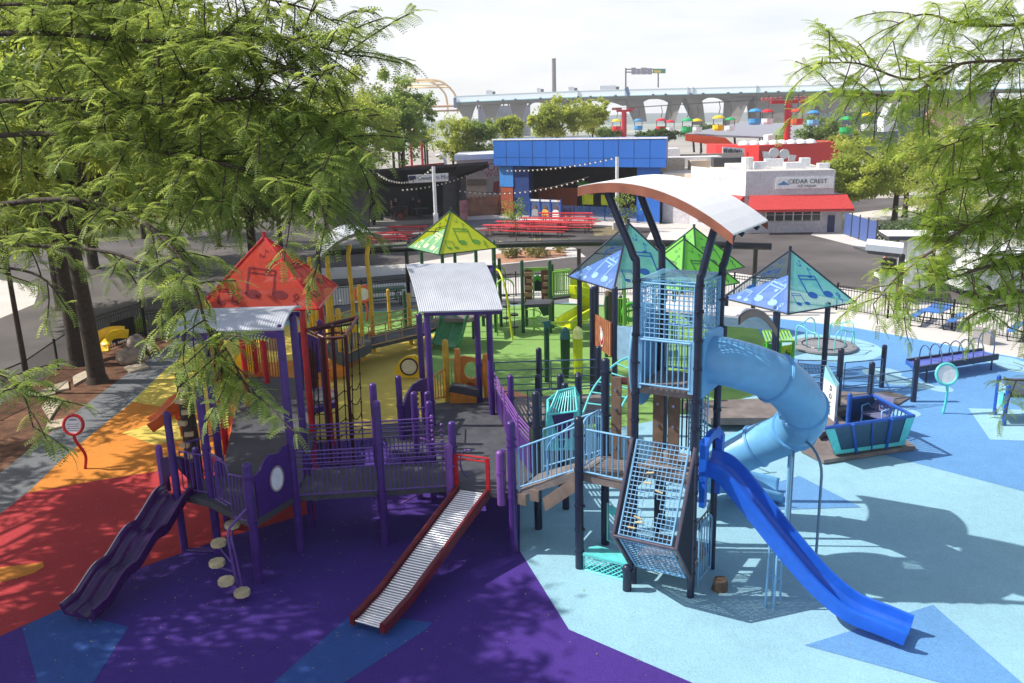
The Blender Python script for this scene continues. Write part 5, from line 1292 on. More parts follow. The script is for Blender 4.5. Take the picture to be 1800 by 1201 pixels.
# ---------------------------------------------------------------- play panel at the right edge
PP = thing('play_board', 'white play panel between royal blue posts with a dark table at the right edge', 'play panel', G(1760,745))
g0_, g1_ = G(1748,730), G(1764,749)
for g in (g0_, g1_): post(PP, g.x, g.y, 1.2, royal, .06)
b = MB(); d = g1_-g0_; b.prism([g0_+d*.1+V(0,0,.25), g1_-d*.1+V(0,0,.25), g1_-d*.1+V(0,0,1.05), g0_+d*.1+V(0,0,1.05)], (.04,.02,0)); o = b.build('panel', mat('pale_blue_panel', (160,200,226), .4), PP); fix(o)
b = MB(); q = lambda s, z: g0_.lerp(g1_, s)+V(-.03,-.015,z); b.poly([q(.3,.45), q(.72,.45), q(.72,.9), q(.3,.9)]); b.build('panel_window', teal_pl, PP)
b = MB(); P0 = g1_+V(.02,.1,.8); b.prism([P0, P0+V(1.5,-.1,0), P0+V(1.6,.6,0), g0_+V(.05,.1,.8)], (0,0,.08)); o = b.build('table_board', dkgrey, PP); fix(o)
b = MB(); b.prism([P0+V(.2,.4,.08), P0+V(1.4,.3,.08), P0+V(1.4,.5,.35), P0+V(.3,.6,.35)], (0,.1,0)); o = b.build('back_board', mat('slate_board', (84,98,116), .6), PP); fix(o)
gg = g1_+V(1.5,.1,0); post(PP, gg.x, gg.y, 1.1, royal, .06)
# ---------------------------------------------------------------- picnic tables
def picnic(name, label, cat, loc, rz, col, L=1.83, group=None):
    T = thing(name, label, cat, (0,0,0), group); h = L/2
    b = MB(); b.box((0,0,.75), (L,.74,.04)); b.box((0,0,.72), (L-.1,.66,.03)); b.build('tabletop', col, T)
    for s in (-1, 1):
        b = MB(); b.box((0,s*.72,.45), (L,.28,.04)); b.build('bench', col, T)
    for s in (-1, 1):
        x = s*h*.68; b = MB()
        b.tube([(x,-.3,.72),(x,-.42,.03),(x,-.85,.03),(x,-.85,.38),(x,-.72,.43),(x,.72,.43),(x,.85,.38),(x,.85,.03),(x,.42,.03),(x,.3,.72)], .028, 6); b.build('leg_frame', black_paint, T, smooth=True, smooth_angle=.9)
    T.location = loc; T.rotation_euler = (0,0,rz); return T
tblue = mat('blue_coated_mesh', (62,116,190), .45); tred = mat('red_coated_mesh', (206,62,66), .5); tgreen = mat('green_coated_mesh', (40,86,60), .5)
p = G(1648,578); pt = picnic('picnic_table', 'blue picnic table by the black fence, whole table in view', 'picnic table', (p.x+.2, p.y+.5, 0), .85, tblue, 1.83, 'blue picnic tables along the fence')
p = G(1800,606); dup(pt, (p.x+.75, p.y+.5, 0), .85, 'blue picnic table cut off by the right edge of the view')
p = G(682,538); picnic('picnic_table', 'dark green picnic table behind the yellow posts by the black fence', 'picnic table', (p.x-.3, p.y+.6, 0), .3, tgreen, 2.2)
# ---------------------------------------------------------------- boulders, chute, concrete blocks
def rock(px, py, r, label, sq=.8, seed=0, nm='boulder', m=None, grp=None):
    g = G(px, py); rr = random.Random(seed); b = MB(); rows = []
    for i in range(9):
        th = PI*i/8; row = []
        for k in range(14):
            ph = 2*PI*k/14; w_ = 1+.16*math.sin(2*ph+seed)+.1*math.sin(3*th+ph*2+seed*2)+rr.uniform(-.05,.05)
            row.append(V(g.x+r*w_*math.sin(th)*math.cos(ph), g.y+r*.85*w_*math.sin(th)*math.sin(ph), max(.0, r*sq*.75-r*sq*w_*math.cos(th))))
        rows.append(row)
    b.grid(rows, True); o = b.build(nm, m or stone, None, smooth=True); return tag(o, label, 'boulder', grp)
rock(230,640,.42, 'rounded pale boulder, the front one of two in the mulch', .85, 1, grp='boulders in the mulch bed'); rock(240,624,.48, 'darker boulder leaning behind the rounded pale one', .9, 5, grp='boulders in the mulch bed')
YC = thing('yellow_half_pipe', 'yellow half-pipe chute lying in the mulch behind the honey locust trunk', 'slide', G(200,615))
pp = [at(222,590,33.0), at(205,590,32.8), at(190,594,32.6), at(178,606,32.3), at(176,618,32.0)]
chute(pp, .7, .3, yellow_pl, YC, 'half_pipe')
b = MB(); g = G(205,606); b.tube([g, V(g.x, g.y, .5)], .05, 6); b.build('support', dkgrey, YC)
for i, (px, py) in enumerate(((1724,603), (1738,606))):
    g = G(px, py); b = MB(); b.box((g.x, g.y+.1, .28), (.28,.4,.56), .4); b.box((g.x, g.y+.1, .565), (.24,.36,.01), .4); o = b.build('concrete_block', concrete_grey); tag(o, ['pale concrete block by the fence, the one nearer the blue table', 'pale concrete block by the fence, the one nearer the right edge'][i], 'block', 'concrete blocks at the fence')
# ================================================================ FENCES
def picket(name_, label, pts, h, spacing=.13, r=.009, post_every=2.4, gap=None, extra_mid=False):
    "black metal picket fence along ground points"
    T = thing('picket_fence', label, 'fence', pts[0], None)
    for a, c in zip(pts[:-1], pts[1:]):
        a, c = V(a), V(c); L = (c-a).length; n = max(1, round(L/post_every))
        for k in range(n):
            p, q = a.lerp(c, k/n), a.lerp(c, (k+1)/n); b = MB()
            for z in (.1, h-.18, h-.05): b.beam(up(p,z), up(q,z), .025, .035)
            m = round((q-p).length/spacing)
            for i in range(1, m): s = p.lerp(q, i/m); b.beam(up(s,.06), up(s,h+.02), .016, .016, (1,0,0))
            b.build('picket_panel', black_paint, T)
        for k in range(n+1):
            p = a.lerp(c, k/n); b = MB(); b.box((p.x, p.y, h/2+.04), (.065,.065,h+.08)); b.box((p.x, p.y, h+.09), (.085,.085,.03)); b.build('post', black_paint, T)
    return T
picket('', 'long black picket fence behind the yellow and green play units', [G(258,592), G(400,572), G(553,546), G(720,527), G(1000,517)], 1.15)
picket('', 'black picket fence along the pale pavement right of the green tower', [G(1000,517), G(1290,522), G(1470,545)], 1.1)
picket('', 'black picket fence behind the blue picnic tables', [G(1470,545), G(1560,560), G(1800,601), V(23.5,28.5,0)], 1.15)
picket('', 'short run of black picket fence with a dark panel beside the honey locust trunk', [G(172,624), G(256,593)], 1.55)
b = MB(); a, c = G(198,612), G(240,598); b.prism([up(a,.2), up(c,.2), up(c,1.05), up(a,1.05)], (.02,-.03,0)); o = b.build('fence_screen', black_paint); fix(o); tag(o, 'solid black screen panel fixed to the picket fence beside the trunk', 'screen')
CL = thing('chain_link_fence', 'black chain-link fence between the mulch bed and the dark drive', 'fence', G(95,655))
cl = [V(-17.6,18.5,0), V(-17.2,22.0,0), V(-16.95,25.2,0), G(52,690), G(103,650), G(133,628)]
chain = mat('black_chain_link', (30,31,34), .5)
for a, c in zip(cl[:-1], cl[1:]):
    b = MB(); L = (c-a).length; n = int(L/.075); h = 1.05
    for k in range(-14, n):
        for s in (1, -1):
            x0, x1 = (k*.075, k*.075+h) if s > 0 else (k*.075+h, k*.075)
            f = lambda t: (x0+(x1-x0)*t, h*t)
            t0 = max(0, (0-x0)/(x1-x0), 0) if s > 0 else max(0, (L-x0)/(x1-x0)); t1 = min(1, (L-x0)/(x1-x0)) if s > 0 else min(1, (0-x0)/(x1-x0))
            if t1-t0 < .03: continue
            p, q = f(t0), f(t1); b.beam(a.lerp(c, p[0]/L)+V(0,0,.04+p[1]), a.lerp(c, q[0]/L)+V(0,0,.04+q[1]), .005, .005)
    b.build('chain_mesh', chain, CL); b = MB(); b.tube([up(a,1.1), up(c,1.1)], .025, 6); b.tube([up(a,.05), up(c,.05)], .012, 5); b.build('rail', black_paint, CL)
for p in cl: b = MB(); b.tube([p, up(p,1.2)], .045, 8); b.build('post', black_paint, CL)
# ================================================================ FAR GROUND
lotm = ground_mat('pale_yard', (170,164,156), .95, .12, .1, .05); terr = ground_mat('terrain_green', (150,156,146), .95, .3, .2, .01)
sheet('pavement', lotm, [(-30,92,0),(160,80,0),(400,330,0),(-260,330,0)], .004)
sheet('terrain', terr, [(-1475,330,0),(1475,330,0),(1475,1390,0),(-1475,1390,0)], .004)
b = MB(); hr = random.Random(3); xs = [(-1450+i*29) for i in range(101)]
ridge = [V(x, 1250, 8+4*abs(math.sin(x*.0042+1))+hr.uniform(0,2)) for x in xs]
b.grid([[up(p,0)-V(0,100,0) for p in ridge], ridge, [up(p,0)+V(0,120,0) for p in ridge]]); o = b.build('hills', mat('far_wood', (92,104,104), .9, var=.2, scale=.01)); struct(o)
# ================================================================ STAGE
char = mat('charcoal_wall', (84,84,92), .7, dirt=.15); black_m = mat('stage_black', (26,26,30), .7)
SG = thing('band_stage', 'dark charcoal band stage with sloping black roof and white name sign', 'stage', (-9, 76, 0))
pxp(SG, 'side_wall', [(574,346),(597,331),(647,328),(650,400),(597,403),(574,392)], 74.2, .4, char)
pxp(SG, 'wing_wall', [(778,313),(819,311),(820,388),(780,393)], 76.0, .5, char)
b = MB(); b.prism([at(650,398,80), at(800,392,80), at(800,300,80), at(650,305,80)], (0,.4,0)); o = b.build('back_wall', black_m, SG); fix(o)
pxp(SG, 'back_screen', [(660,330),(735,328),(735,385),(660,388)], 79.2, .2, mat('screen_grey', (60,60,68), .7))
b = MB(); P = [at(645,400,74.5), at(800,393,76.0), V(-5.0,80,0), V(-12.5,80,0)]; b.prism([up(p,0) for p in P], (0,0,.35)); o = b.build('stage_floor', concrete_grey, SG); fix(o)
ra, rb, rc, rd = at(641,304,71), at(858,289,73), at(802,311,79.6), at(622,329,79.6)
b = MB(); b.prism([ra, rb, rc, rd], (0,0,.22)); o = b.build('roof', mat('black_roof', (34,35,40), .6), SG); fix(o)
b = MB()
for k in range(5): b.beam(ra.lerp(rb,k/4)-V(0,0,.12), rd.lerp(rc,k/4)-V(0,0,.12), .15, .25)
b.build('roof_beam', black_m, SG)
for px0, px1 in ((652,660), (803,809)): pxp(SG, 'column', [(px0,312),(px1,312),(px1,396),(px0,396)], 74.6 if px0 < 700 else 75.6, .3, black_m)
sg = pxp(SG, 'name_sign', [(717,308.5),(788,304.5),(788,318.5),(718,322.5)], 70.9, .15, white_pl)
sx = at(788,304,70.8)-at(717,308,70.8)
text(SG, 'lettering', 'Northwestern Mutual', at(759,312.8,70.8), .44, facing(sx), mat('sign_navy_print', (52,62,92), .6), .005)
b = MB(); c = at(725,314.6,70.82); b.poly([c+V(-.28,0,.25), c+V(-.28,0,-.05), c+V(0,0,-.3), c+V(.28,0,-.05), c+V(.28,0,.25)]); b.build('shield_emblem', mat('sign_navy_print', (52,62,92), .6), SG)
pxp(SG, 'poster_board', [(807,353),(821,352),(822,386),(809,388)], 74.2, .15, mat('poster_red', (166,110,116), .6, var=.4, scale=2.5))
# musicians and instruments
SKIN = (178,134,112)
def person(label, loc, rz, shirt, trousers, hair, pose, h=1.74, cat='person', group=None):
    "one continuous skinned body; colours change by height band: shoes, trousers, shirt, skin"
    s = h/1.74
    J = {'pel':(0,0,.95,.145,.11), 'wai':(0,0,1.1,.135,.1), 'che':(0,-.01,1.3,.165,.115), 'nec0':(0,0,1.44,.1,.08), 'nec':(0,0,1.5,.055,.055), 'chin':(0,-.02,1.57,.07,.08), 'head':(0,-.015,1.66,.082,.1), 'top':(0,0,1.74,.06,.07)}
    E = [('pel','wai'),('wai','che'),('che','nec0'),('nec0','nec'),('nec','chin'),('chin','head'),('head','top')]
    for sd, n in ((-1,'l'),(1,'r')):
        kn = pose.get('knee_'+n, (sd*.11,-.02,.5)); an = pose.get('ank_'+n, (sd*.12,.02,.09))
        el = pose.get('elb_'+n, (sd*.25,.03,1.13)); wr = pose.get('wri_'+n, (sd*.27,-.06,.88))
        J.update({'hip'+n:(sd*.095,0,.88,.095,.1), 'kn'+n:kn+(.06,.065), 'an'+n:an+(.042,.045), 'toe'+n:(an[0],an[1]-.17,.035,.04,.03), 'sh'+n:(sd*.185,0,1.41,.065,.065), 'el'+n:el+(.044,.044), 'wr'+n:wr+(.03,.03)})
        E += [('pel','hip'+n),('hip'+n,'kn'+n),('kn'+n,'an'+n),('an'+n,'toe'+n),('nec0','sh'+n),('sh'+n,'el'+n),('el'+n,'wr'+n)]
        w = V(wr); d = (w-V(el)).normalized()
        J['pa'+n] = tuple(w+d*.06)+(.036,.02); E.append(('wr'+n,'pa'+n))
        for f in range(4):
            k = 'f%d%s' % (f, n); o_ = V(.0, (f-1.5)*.018, 0); J[k] = tuple(w+d*(.15-.012*abs(f-1.3))+o_+V(-sd*.02,0,0))+(.009,.009); E.append(('pa'+n, k))
        k = 'th'+n; J[k] = tuple(w+d*.08+V(-sd*.045,-.03,0))+(.011,.011); E.append(('wr'+n, k))
    if pose.get('seat'):
        for k in list(J):
            x, y, z, a, c_ = J[k]
            if k[:2] not in ('kn','an','to'): J[k] = (x, y+.0, z-.45, a, c_)
    names = list(J); me = bpy.data.meshes.new('person')
    me.from_pydata([tuple(v*s for v in J[n][:3]) for n in names], [(names.index(a), names.index(c)) for a, c in E], [])
    o = bpy.data.objects.new('person', me); COL.objects.link(o)
    sk = o.modifiers.new('skin', 'SKIN'); sk.use_smooth_shade = True
    for i, n in enumerate(names):
        v = me.skin_vertices[0].data[i]; v.radius = (J[n][3]*s, J[n][4]*s); v.use_root = (n == 'pel')
    ss = o.modifiers.new('sub', 'SUBSURF'); ss.levels = 1; ss.render_levels = 1
    mn = 'clothes_%d_%d_%d_%d' % (shirt[0], shirt[1], trousers[0], int(bool(pose.get('seat'))))
    if mn not in MATS:
        m = mat(mn, shirt, .8); ntp = m.node_tree; bs = ntp.nodes['Principled BSDF']
        tcn = ntp.nodes.new('ShaderNodeTexCoord'); sp = ntp.nodes.new('ShaderNodeSeparateXYZ'); ntp.links.new(tcn.outputs['Object'], sp.inputs[0])
        dz = -.45 if pose.get('seat') else 0
        mr = ntp.nodes.new('ShaderNodeMapRange'); mr.inputs[1].default_value = 0; mr.inputs[2].default_value = 1.8*s; ntp.links.new(sp.outputs['Z'], mr.inputs[0])
        rp_ = ntp.nodes.new('ShaderNodeValToRGB'); rp_.color_ramp.interpolation = 'CONSTANT'; e = rp_.color_ramp.elements
        e[0].position = 0; e[0].color = lin((36,32,32))+(1,); e[1].position = .05; e[1].color = lin(trousers)+(1,)
        for pos, c in (((1.0+dz)/1.8, shirt), ((1.465+dz)/1.8, SKIN)): q = e.new(pos); q.color = lin(c)+(1,)
        ntp.links.new(mr.outputs[0], rp_.inputs[0]); ntp.links.new(rp_.outputs[0], bs.inputs['Base Color'])
    me.materials.append(MATS[mn])
    b = MB(); hz = (1.68 - (.45 if pose.get('seat') else 0))*s
    b.lathe([(.112*s*math.sin(PI*i/12)+.001, (.02+.105*math.cos(PI*i/12))*s) for i in range(0, 8)], (0, .012*s, hz), 12); hr_ = b.build('hair', mat('hair_%d' % hair[0], hair, .7), o, smooth=True)
    b = MB()
    for sd in (-1,1): b.ball((sd*.034*s, -.095*s, hz-.01*s), .012*s, 6)
    b.ball((0, -.115*s, hz-.045*s), .018*s, 6); b.build('face_feature', mat('face_detail', (120,84,70), .7), o)
    o.location = loc; o.rotation_euler = (0,0,rz)
    return tag(o, label, cat, group)
drk = (34,34,38)
play = {'elb_l':(-.3,-.08,1.15), 'wri_l':(-.12,-.3,1.12), 'elb_r':(.3,-.05,1.15), 'wri_r':(.2,-.26,1.0)}
seat = dict(play, seat=1, knee_l=(-.16,-.42,.5), knee_r=(.16,-.42,.5), ank_l=(-.16,-.4,.09), ank_r=(.16,-.4,.09))
fz = .35
def sp_(px, Y): p = at(px, 395, Y); return (p.x, Y, fz)
person('standing musician in black on the stage with hands raised to a keyboard', sp_(739,76.5), .2, drk, (30,32,40), (70,60,54), play)
person('standing musician in dark clothes under the stage roof left of centre', sp_(698,77.4), -.1, (44,44,50), drk, (150,138,124), play)
person('seated musician in dark shirt and pale trousers at the left front of the stage', sp_(690,76.2), .3, drk, (96,92,90), (60,48,40), seat)
person('seated musician at the left wing of the stage beside the column', sp_(668,77.2), .4, (30,30,36), drk, (52,44,40), seat)
person('standing musician at the dark back of the stage right of centre', sp_(728,78.6), 0, (38,38,42), drk, (90,80,72), play)
for px, Y, w_, nm, lab in ((668,76.0,.8,'amplifier','black amplifier box at the left front of the stage'), (772,78.0,.9,'loudspeaker','black loudspeaker at the right back of the stage'), (712,78.8,.6,'amplifier','black amplifier box at the back of the stage')):
    p = at(px, 395, Y); T = thing(nm, lab, nm, (p.x, Y, fz)); b = MB(); b.box((p.x, Y, fz+w_*.5), (w_*.8, .5, w_)); b.build('cabinet', black_paint, T)
    b = MB(); b.tube([V(p.x,Y-.26,fz+w_*.5), V(p.x,Y-.27,fz+w_*.5)], w_*.28, 12); b.build('speaker_cone', dkgrey, T)
T = thing('keyboard', 'keyboard on thin crossed legs in front of the standing musician', 'keyboard', (sp_(739,76.1))); p = V(sp_(740,76.05))
b = MB(); b.box((p.x, p.y, fz+.95), (1.3,.35,.1)); b.build('body', dkgrey, T); b = MB(); b.tube([p+V(-.5,0,0), p+V(.5,0,.9)], .025, 5); b.tube([p+V(.5,0,0), p+V(-.5,0,.9)], .025, 5); b.build('stand', black_paint, T)
T = thing('drum_kit', 'drum kit with pale cymbals beside the seated musicians', 'drum kit', sp_(705,76.4)); p = V(sp_(705,76.4))
b = MB(); b.tube([p+V(0,-.2,.3), p+V(0,.2,.3)], .28, 14); b.build('bass_drum', mat('drum_red', (120,40,44), .4), T)
for x in (-.45,.45): b = MB(); b.cyl(p+V(x,.1,.45), p+V(x,.1,.7), .18); b.build('tom_drum', mat('drum_red', (120,40,44), .4), T)
for x in (-.6,.55): b = MB(); b.tube([p+V(x,.2,0), p+V(x,.2,1.1)], .015, 5); b.lathe([(.01,.03),(.22,0),(.0101,-.005)], p+V(x,.2,1.1), 14); b.build('cymbal', mat('brass', (190,168,110), .35, .8), T)
# poles, string lights
def pole(px, by, ty, label, r=.11, m=white_pl, base=True):
    g = G(px, by); T = thing('white_pole', label, 'pole', g); z = hgt(g.x, g.y, ty)
    b = MB(); b.tube([g, up(g,z*.38), up(g,z*.38+.01), up(g,z)], [r*1.5,r*1.5,r,r], 10); b.build('shaft', m, T, smooth=True, smooth_angle=.8)
    b = MB(); b.box((g.x,g.y,.3), (.6,.6,.6)); b.build('footing', concrete, T); return V(g.x, g.y, z)
q1 = pole(768,424,293,'tall white pole standing in front of the dark stage', .13); q2 = pole(1084,404,276,'tall white pole in front of the blue building, rising behind the curved roof', .13)
bulb = mat('bulb_glass', (236,232,214), .3)
def lights(a, c, sag, n, label):
    T = thing('string_lights', label, 'string lights', a); P = [V(a).lerp(V(c), i/n)-V(0,0,sag*4*(i/n)*(1-i/n)) for i in range(n+1)]
    b = MB(); b.tube(P, .018, 4); b.build('cable', black_paint, T)
    for p in P[1:-1]: b = MB(); b.ball(p-V(0,0,.09), .075, 6); b.build('bulb', bulb, T, smooth=True)
lights(at(662,304,70.6), q1, .9, 22, 'string of bulbs from the stage roof corner to the white stage pole'); lights(at(845,296,78), at(700,333,70), .4, 20, 'string of bulbs under the stage name sign'); lights(at(885,299,79.5), q2, .3, 24, 'upper string of bulbs across the blue building'); lights(at(800,333,74), at(1035,311,70), .7, 26, 'lower string of bulbs between the stage and the blue building')
# ================================================================ TAN BUILDING, WOOD FENCE
tan = mat('tan_wall', (198,180,158), .8, dirt=.1)
TB2 = thing('tan_building', 'tan flat-roofed building behind the stage with red lettering', 'building', at(850,378,86))
a, c = at(806,376,86), at(905,374,88); hz = at(806,282,86).z
b = MB(); b.prism([up(a,0), up(c,0), up(c,hz), up(a,hz)], (0,9,0)); o = b.build('wall', tan, TB2); fix(o)
b = MB(); b.prism([V(a.x-.2,a.y-.15,hz), V(c.x,c.y-.15,hz), V(c.x,c.y+9,hz), V(a.x-.2,a.y+9,hz)], (0,0,.5)); o = b.build('parapet', white_pl, TB2); fix(o)
pxp(TB2, 'roller_door', [(820,313),(856,313),(857,346),(820,347)], 85.9, .1, mat('beige_door', (190,166,140), .7)); pxp(TB2, 'upper_panel', [(821,315),(855,315),(855,326),(821,326)], 85.75, .1, mat('brown_panel', (122,104,84), .8))
redl = mat('sign_red_letters', (170,30,40), .5)
text(TB2, 'lettering', 'ROOM', at(856.5,294.5,85.8), 1.15, facing((1,.02,0)), redl, .06, spacing=1.05); text(TB2, 'lettering', 'WOR', at(869.5,306.3,85.8), .72, facing((1,.02,0)), redl, .05, spacing=1.1)
T = thing('wooden_fence', 'brown board fence between the stage and the blue building', 'fence', at(850,378,82)); b = MB()
a, c = at(819,378,80.5), at(881,377,82)
for k in range(24): p, q = a.lerp(c,k/24), a.lerp(c,(k+.93)/24); h_ = 1.75+.08*math.sin(k*2.3); b.prism([up(p,0), up(q,0), up(q,h_), up(p,h_)], (0,.06,0))
o = b.build('boards', mat('fence_board', (134,98,78), .85, var=.35, scale=1.5), T); fix(o)
pxp(T, 'arrow_board', [(868,320),(878,318),(878,341),(866,338)], 80.3, .1, mat('dark_red_board', (104,26,36), .6))
# ================================================================ BLUE BUILDING
cob = mat('cobalt_panel', (40,104,190), .45, var=.05, scale=.4); cob_dk = mat('dark_cobalt_panel', (34,62,122), .5); brick = mat('rust_panel', (160,76,48), .75, var=.15)
BB = thing('blue_building', 'cobalt blue flat-topped building with deep dark opening and rust wall', 'building', G(1010,385))
fa, fb = V(-.76,81.2,0), V(12.55,71.3,0); fd = (fb-fa); L = fd.length; fx_ = fd/L; fin = V(.2,.98,0)
def bb(s, o_, z): return fa + fx_*(L*s) + fin*o_ + V(0,0,z)
zt = at(875,250,80).z+.15; zm = at(878,292,80).z
b = MB(); b.prism([bb(-.03,-.5,zm), bb(1.03,-.5,zm), bb(1.03,7,zm), bb(-.03,7,zm)], (0,0,zt-zm)); o = b.build('upper_volume', cob, BB); fix(o)
b = MB()
for k in range(1, 12): s = -.03+1.06*k/12; b.beam(bb(s,-.51,zm), bb(s,-.51,zt), .03, .02, (1,0,0))
b.beam(bb(-.03,-.51,zm+.75), bb(1.03,-.51,zm+.75), .02, .02); b.build('panel_joint', cob_dk, o)
b = MB(); b.prism([bb(-.035,-.56,zt), bb(1.035,-.56,zt), bb(1.035,-.3,zt), bb(-.035,-.3,zt)], (0,0,.12)); o = b.build('coping', white_pl, BB); fix(o)
def blk(nm, s0, s1, o0, o1, z0, z1, m): b = MB(); b.prism([bb(s0,o0,z0), bb(s1,o0,z0), bb(s1,o1,z0), bb(s0,o1,z0)], (0,0,z1-z0)); o = b.build(nm, m, BB); fix(o); return o
blk('column_head', 0, .095, 0, 1.2, 2.65, zm, mat('bright_blue_panel', (70,140,214), .45)); blk('column_base', .005, .09, .05, 1.2, 0, 2.65, brick)
blk('dark_column', .097, .2, .1, 2.5, 0, zm, cob_dk); blk('right_column', .87, 1.0, 0, 1.6, 0, zm, cob)
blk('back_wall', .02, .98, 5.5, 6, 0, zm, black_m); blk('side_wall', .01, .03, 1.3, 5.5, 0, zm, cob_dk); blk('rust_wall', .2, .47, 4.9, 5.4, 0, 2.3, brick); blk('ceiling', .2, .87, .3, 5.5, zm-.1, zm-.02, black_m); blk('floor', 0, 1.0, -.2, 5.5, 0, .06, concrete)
for k, s in enumerate((.52,.64)):
    blk('green_pod', s, s+.07, 3.2, 4.2, 1.0+.0*k, 1.9, lime_pl); 
for s in (.53,.68):
    b = MB(); p = bb(s,3.2,2.9); b.lathe([(.01,.25),(.7,0),(.72,-.06)], p, 10); b.tube([p, up(p,.1)], .03, 5); b.build('green_umbrella', kelly, BB)
RF = thing('blue_mesh_barrier', 'low royal blue mesh barrier in front of the dark opening of the blue building', 'barrier', bb(.65,-.4,0)); 
for k in range(5):
    s0, s1 = .40+.095*k, .40+.095*(k+1); b = MB(); a, c = bb(s0,-.3,0), bb(s1,-.3,0); b.tube([a, up(a,1.3)], .05, 6); b.tube([c, up(c,1.3)], .05, 6); b.build('post', royal, RF)
    b = MB(); b.poly([up(a,.1), up(c,.1), up(c,1.2), up(a,1.2)]); b.build('mesh_panel', mesh_mat('blue_barrier_mesh', (52,92,150), .55), RF)
PB = thing('photo_cutout_boards', 'three photo cut-out boards in a blue frame before the rust wall', 'photo boards', bb(.3,-.6,0))
for k in range(4): s = .215+.068*k; b = MB(); b.tube([bb(s,-.8,0), bb(s,-.8,1.75)], .09, 6); b.build('frame_post', royal, PB)
for k in range(3):
    s0, s1 = .22+.068*k, .22+.068*(k+1)-.01; b = MB(); b.prism([bb(s0,-.78,.1), bb(s1,-.78,.1), bb(s1,-.78,1.55), bb(s0,-.78,1.55)], fin*.05); o = b.build('board', mat('board_slate', (70,92,136), .6, var=.2), PB); fix(o)
    sm = (s0+s1)/2; b = MB(); c = bb(sm,-.84,.62); shp = [(-.38,-.45),(-.34,.05),(-.16,.2),(.16,.2),(.34,.05),(.38,-.45)]
    b.poly([c+fx_*x+V(0,0,y) for x, y in shp]); b.build('painted_figure', [mat('fig_grey', (150,150,156), .6), mat('fig_amber', (226,170,70), .6), mat('fig_white', (228,226,224), .6)][k], o)
    b = MB(); c = bb(sm,-.845,1.0); b.poly([c+fx_*.16*math.cos(t*PI/6)+V(0,0,.2*math.sin(t*PI/6)) for t in range(12)]); b.build('face_hole', mat('fig_brown', (110,76,60), .7), o)
    blk('header', s0, s1, -.83, -.79, 1.5, 1.68, white_pl)
# ================================================================ ICE CREAM BUILDING
gw = mat('pale_grey_wall', (196,194,200), .75, dirt=.08); wt = mat('white_wall', (232,230,228), .7, dirt=.05); aw = mat('red_awning', (192,62,60), .7); wnd = mat('dark_window_glass', (44,50,58), .12, spec=.8)
CB = thing('ice_cream_building', 'pale grey ice cream building with red awnings, window row and white roof', 'building', (20, 64, 0))
ca, cb = V(17.62,63.9,0), V(24.6,63.1,0); cx = (cb-ca).normalized(); cin = V(-cx.y, cx.x, 0); CLn = (cb-ca).length
def cc_(s, o_, z): return ca + cx*s + cin*o_ + V(0,0,z)
def cblk(nm, s0, s1, o0, o1, z0, z1, m, par=None): b = MB(); b.prism([cc_(s0,o0,z0), cc_(s1,o0,z0), cc_(s1,o1,z0), cc_(s0,o1,z0)], (0,0,z1-z0)); o = b.build(nm, m, par or CB); fix(o); return o
cblk('wall', 0, CLn, 0, 12, 0, 2.75, gw); cblk('fascia_band', -.05, 6.3, -.12, 12, 2.75, 4.55, gw)
dl = V(-.42,.9,0).normalized()
b = MB(); p0 = cc_(-.06,-.12,2.75); p1 = p0+dl*6.6; b.prism([p0, p1, up(p1,4.7), up(p0,4.55)], (.08,0,0)); o = b.build('white_side_wall', wt, CB); fix(o)
b = MB(); p0 = cc_(-.06,0,0); p1 = p0+dl*6.6; b.prism([p0, p1, up(p1,2.75), up(p0,2.75)], (.08,0,0)); o = b.build('side_wall', gw, CB); fix(o)
b = MB(); P = [cc_(.25,-.13,2.8), cc_(7.2,-.13,2.8), cc_(7.5,-1.3,1.85), cc_(.0,-1.3,1.85)]; b.prism(P, (0,0,-.06)); b.prism([P[3], P[2], P[2]-V(0,0,.18), P[3]-V(0,0,.18)], (0,.04,0)); b.add([P[0],P[3],P[3]-V(0,0,.18),cc_(.25,-.13,1.7)], [(0,1,2,3)]); o = b.build('awning', aw, CB); fix(o)
b = MB(); p0 = cc_(-.08,.0,2.8); p1 = p0+dl*6.2; ln = V(-dl.y, dl.x, 0); P = [p0, p1, p1+ln*1.2-V(0,0,.95), p0+ln*1.2-V(0,0,.95)]; b.prism(P, (0,0,-.06)); b.add([p0, P[3], p0-V(0,0,.95)], [(0,1,2)]); o = b.build('awning', aw, CB); fix(o)
for k in range(6):
    w = cblk('window', 1.55+.66*k, 2.15+.66*k, -.03, .02, .9, 1.78, wnd); b = MB(); a = 1.53+.66*k
    P = [cc_(a,-.05,.86), cc_(a+.64,-.05,.86), cc_(a+.64,-.05,1.82), cc_(a,-.05,1.82)]; b.tube(P, .045, 4, closed=True); b.tube([cc_(a,-.05,1.34), cc_(a+.64,-.05,1.34)], .025, 4); b.build('frame', wt, w)
cblk('door', 6.0, 6.5, -.06, .02, .0, 1.25, mat('navy_door', (52,58,98), .5))
sb = cblk('sign_board', 2.1, 6.2, -.2, -.13, 3.25, 4.05, white_pl)
text(CB, 'lettering', 'CEDAR CREST', cc_(4.35,-.23,3.76), .43, facing(cx), mat('sign_ink', (60,70,80), .6), .01, spacing=1.02); text(CB, 'lettering', 'ICE CREAM', cc_(4.3,-.23,3.42), .24, facing(cx), mat('sign_ink', (60,70,80), .6), .01, spacing=1.1)
b = MB(); c = cc_(2.65,-.22,3.6); b.poly([c+cx*x+V(0,0,y) for x, y in ((-.42,-.08),(.42,-.08),(.3,.05),(.12,.12),(0,.24),(-.14,.1),(-.3,.06))]); b.build('sign_emblem', mat('emblem_blue', (88,134,186), .5), CB)
p = cc_(-.09,0,3.9)+dl*3.2; b = MB()
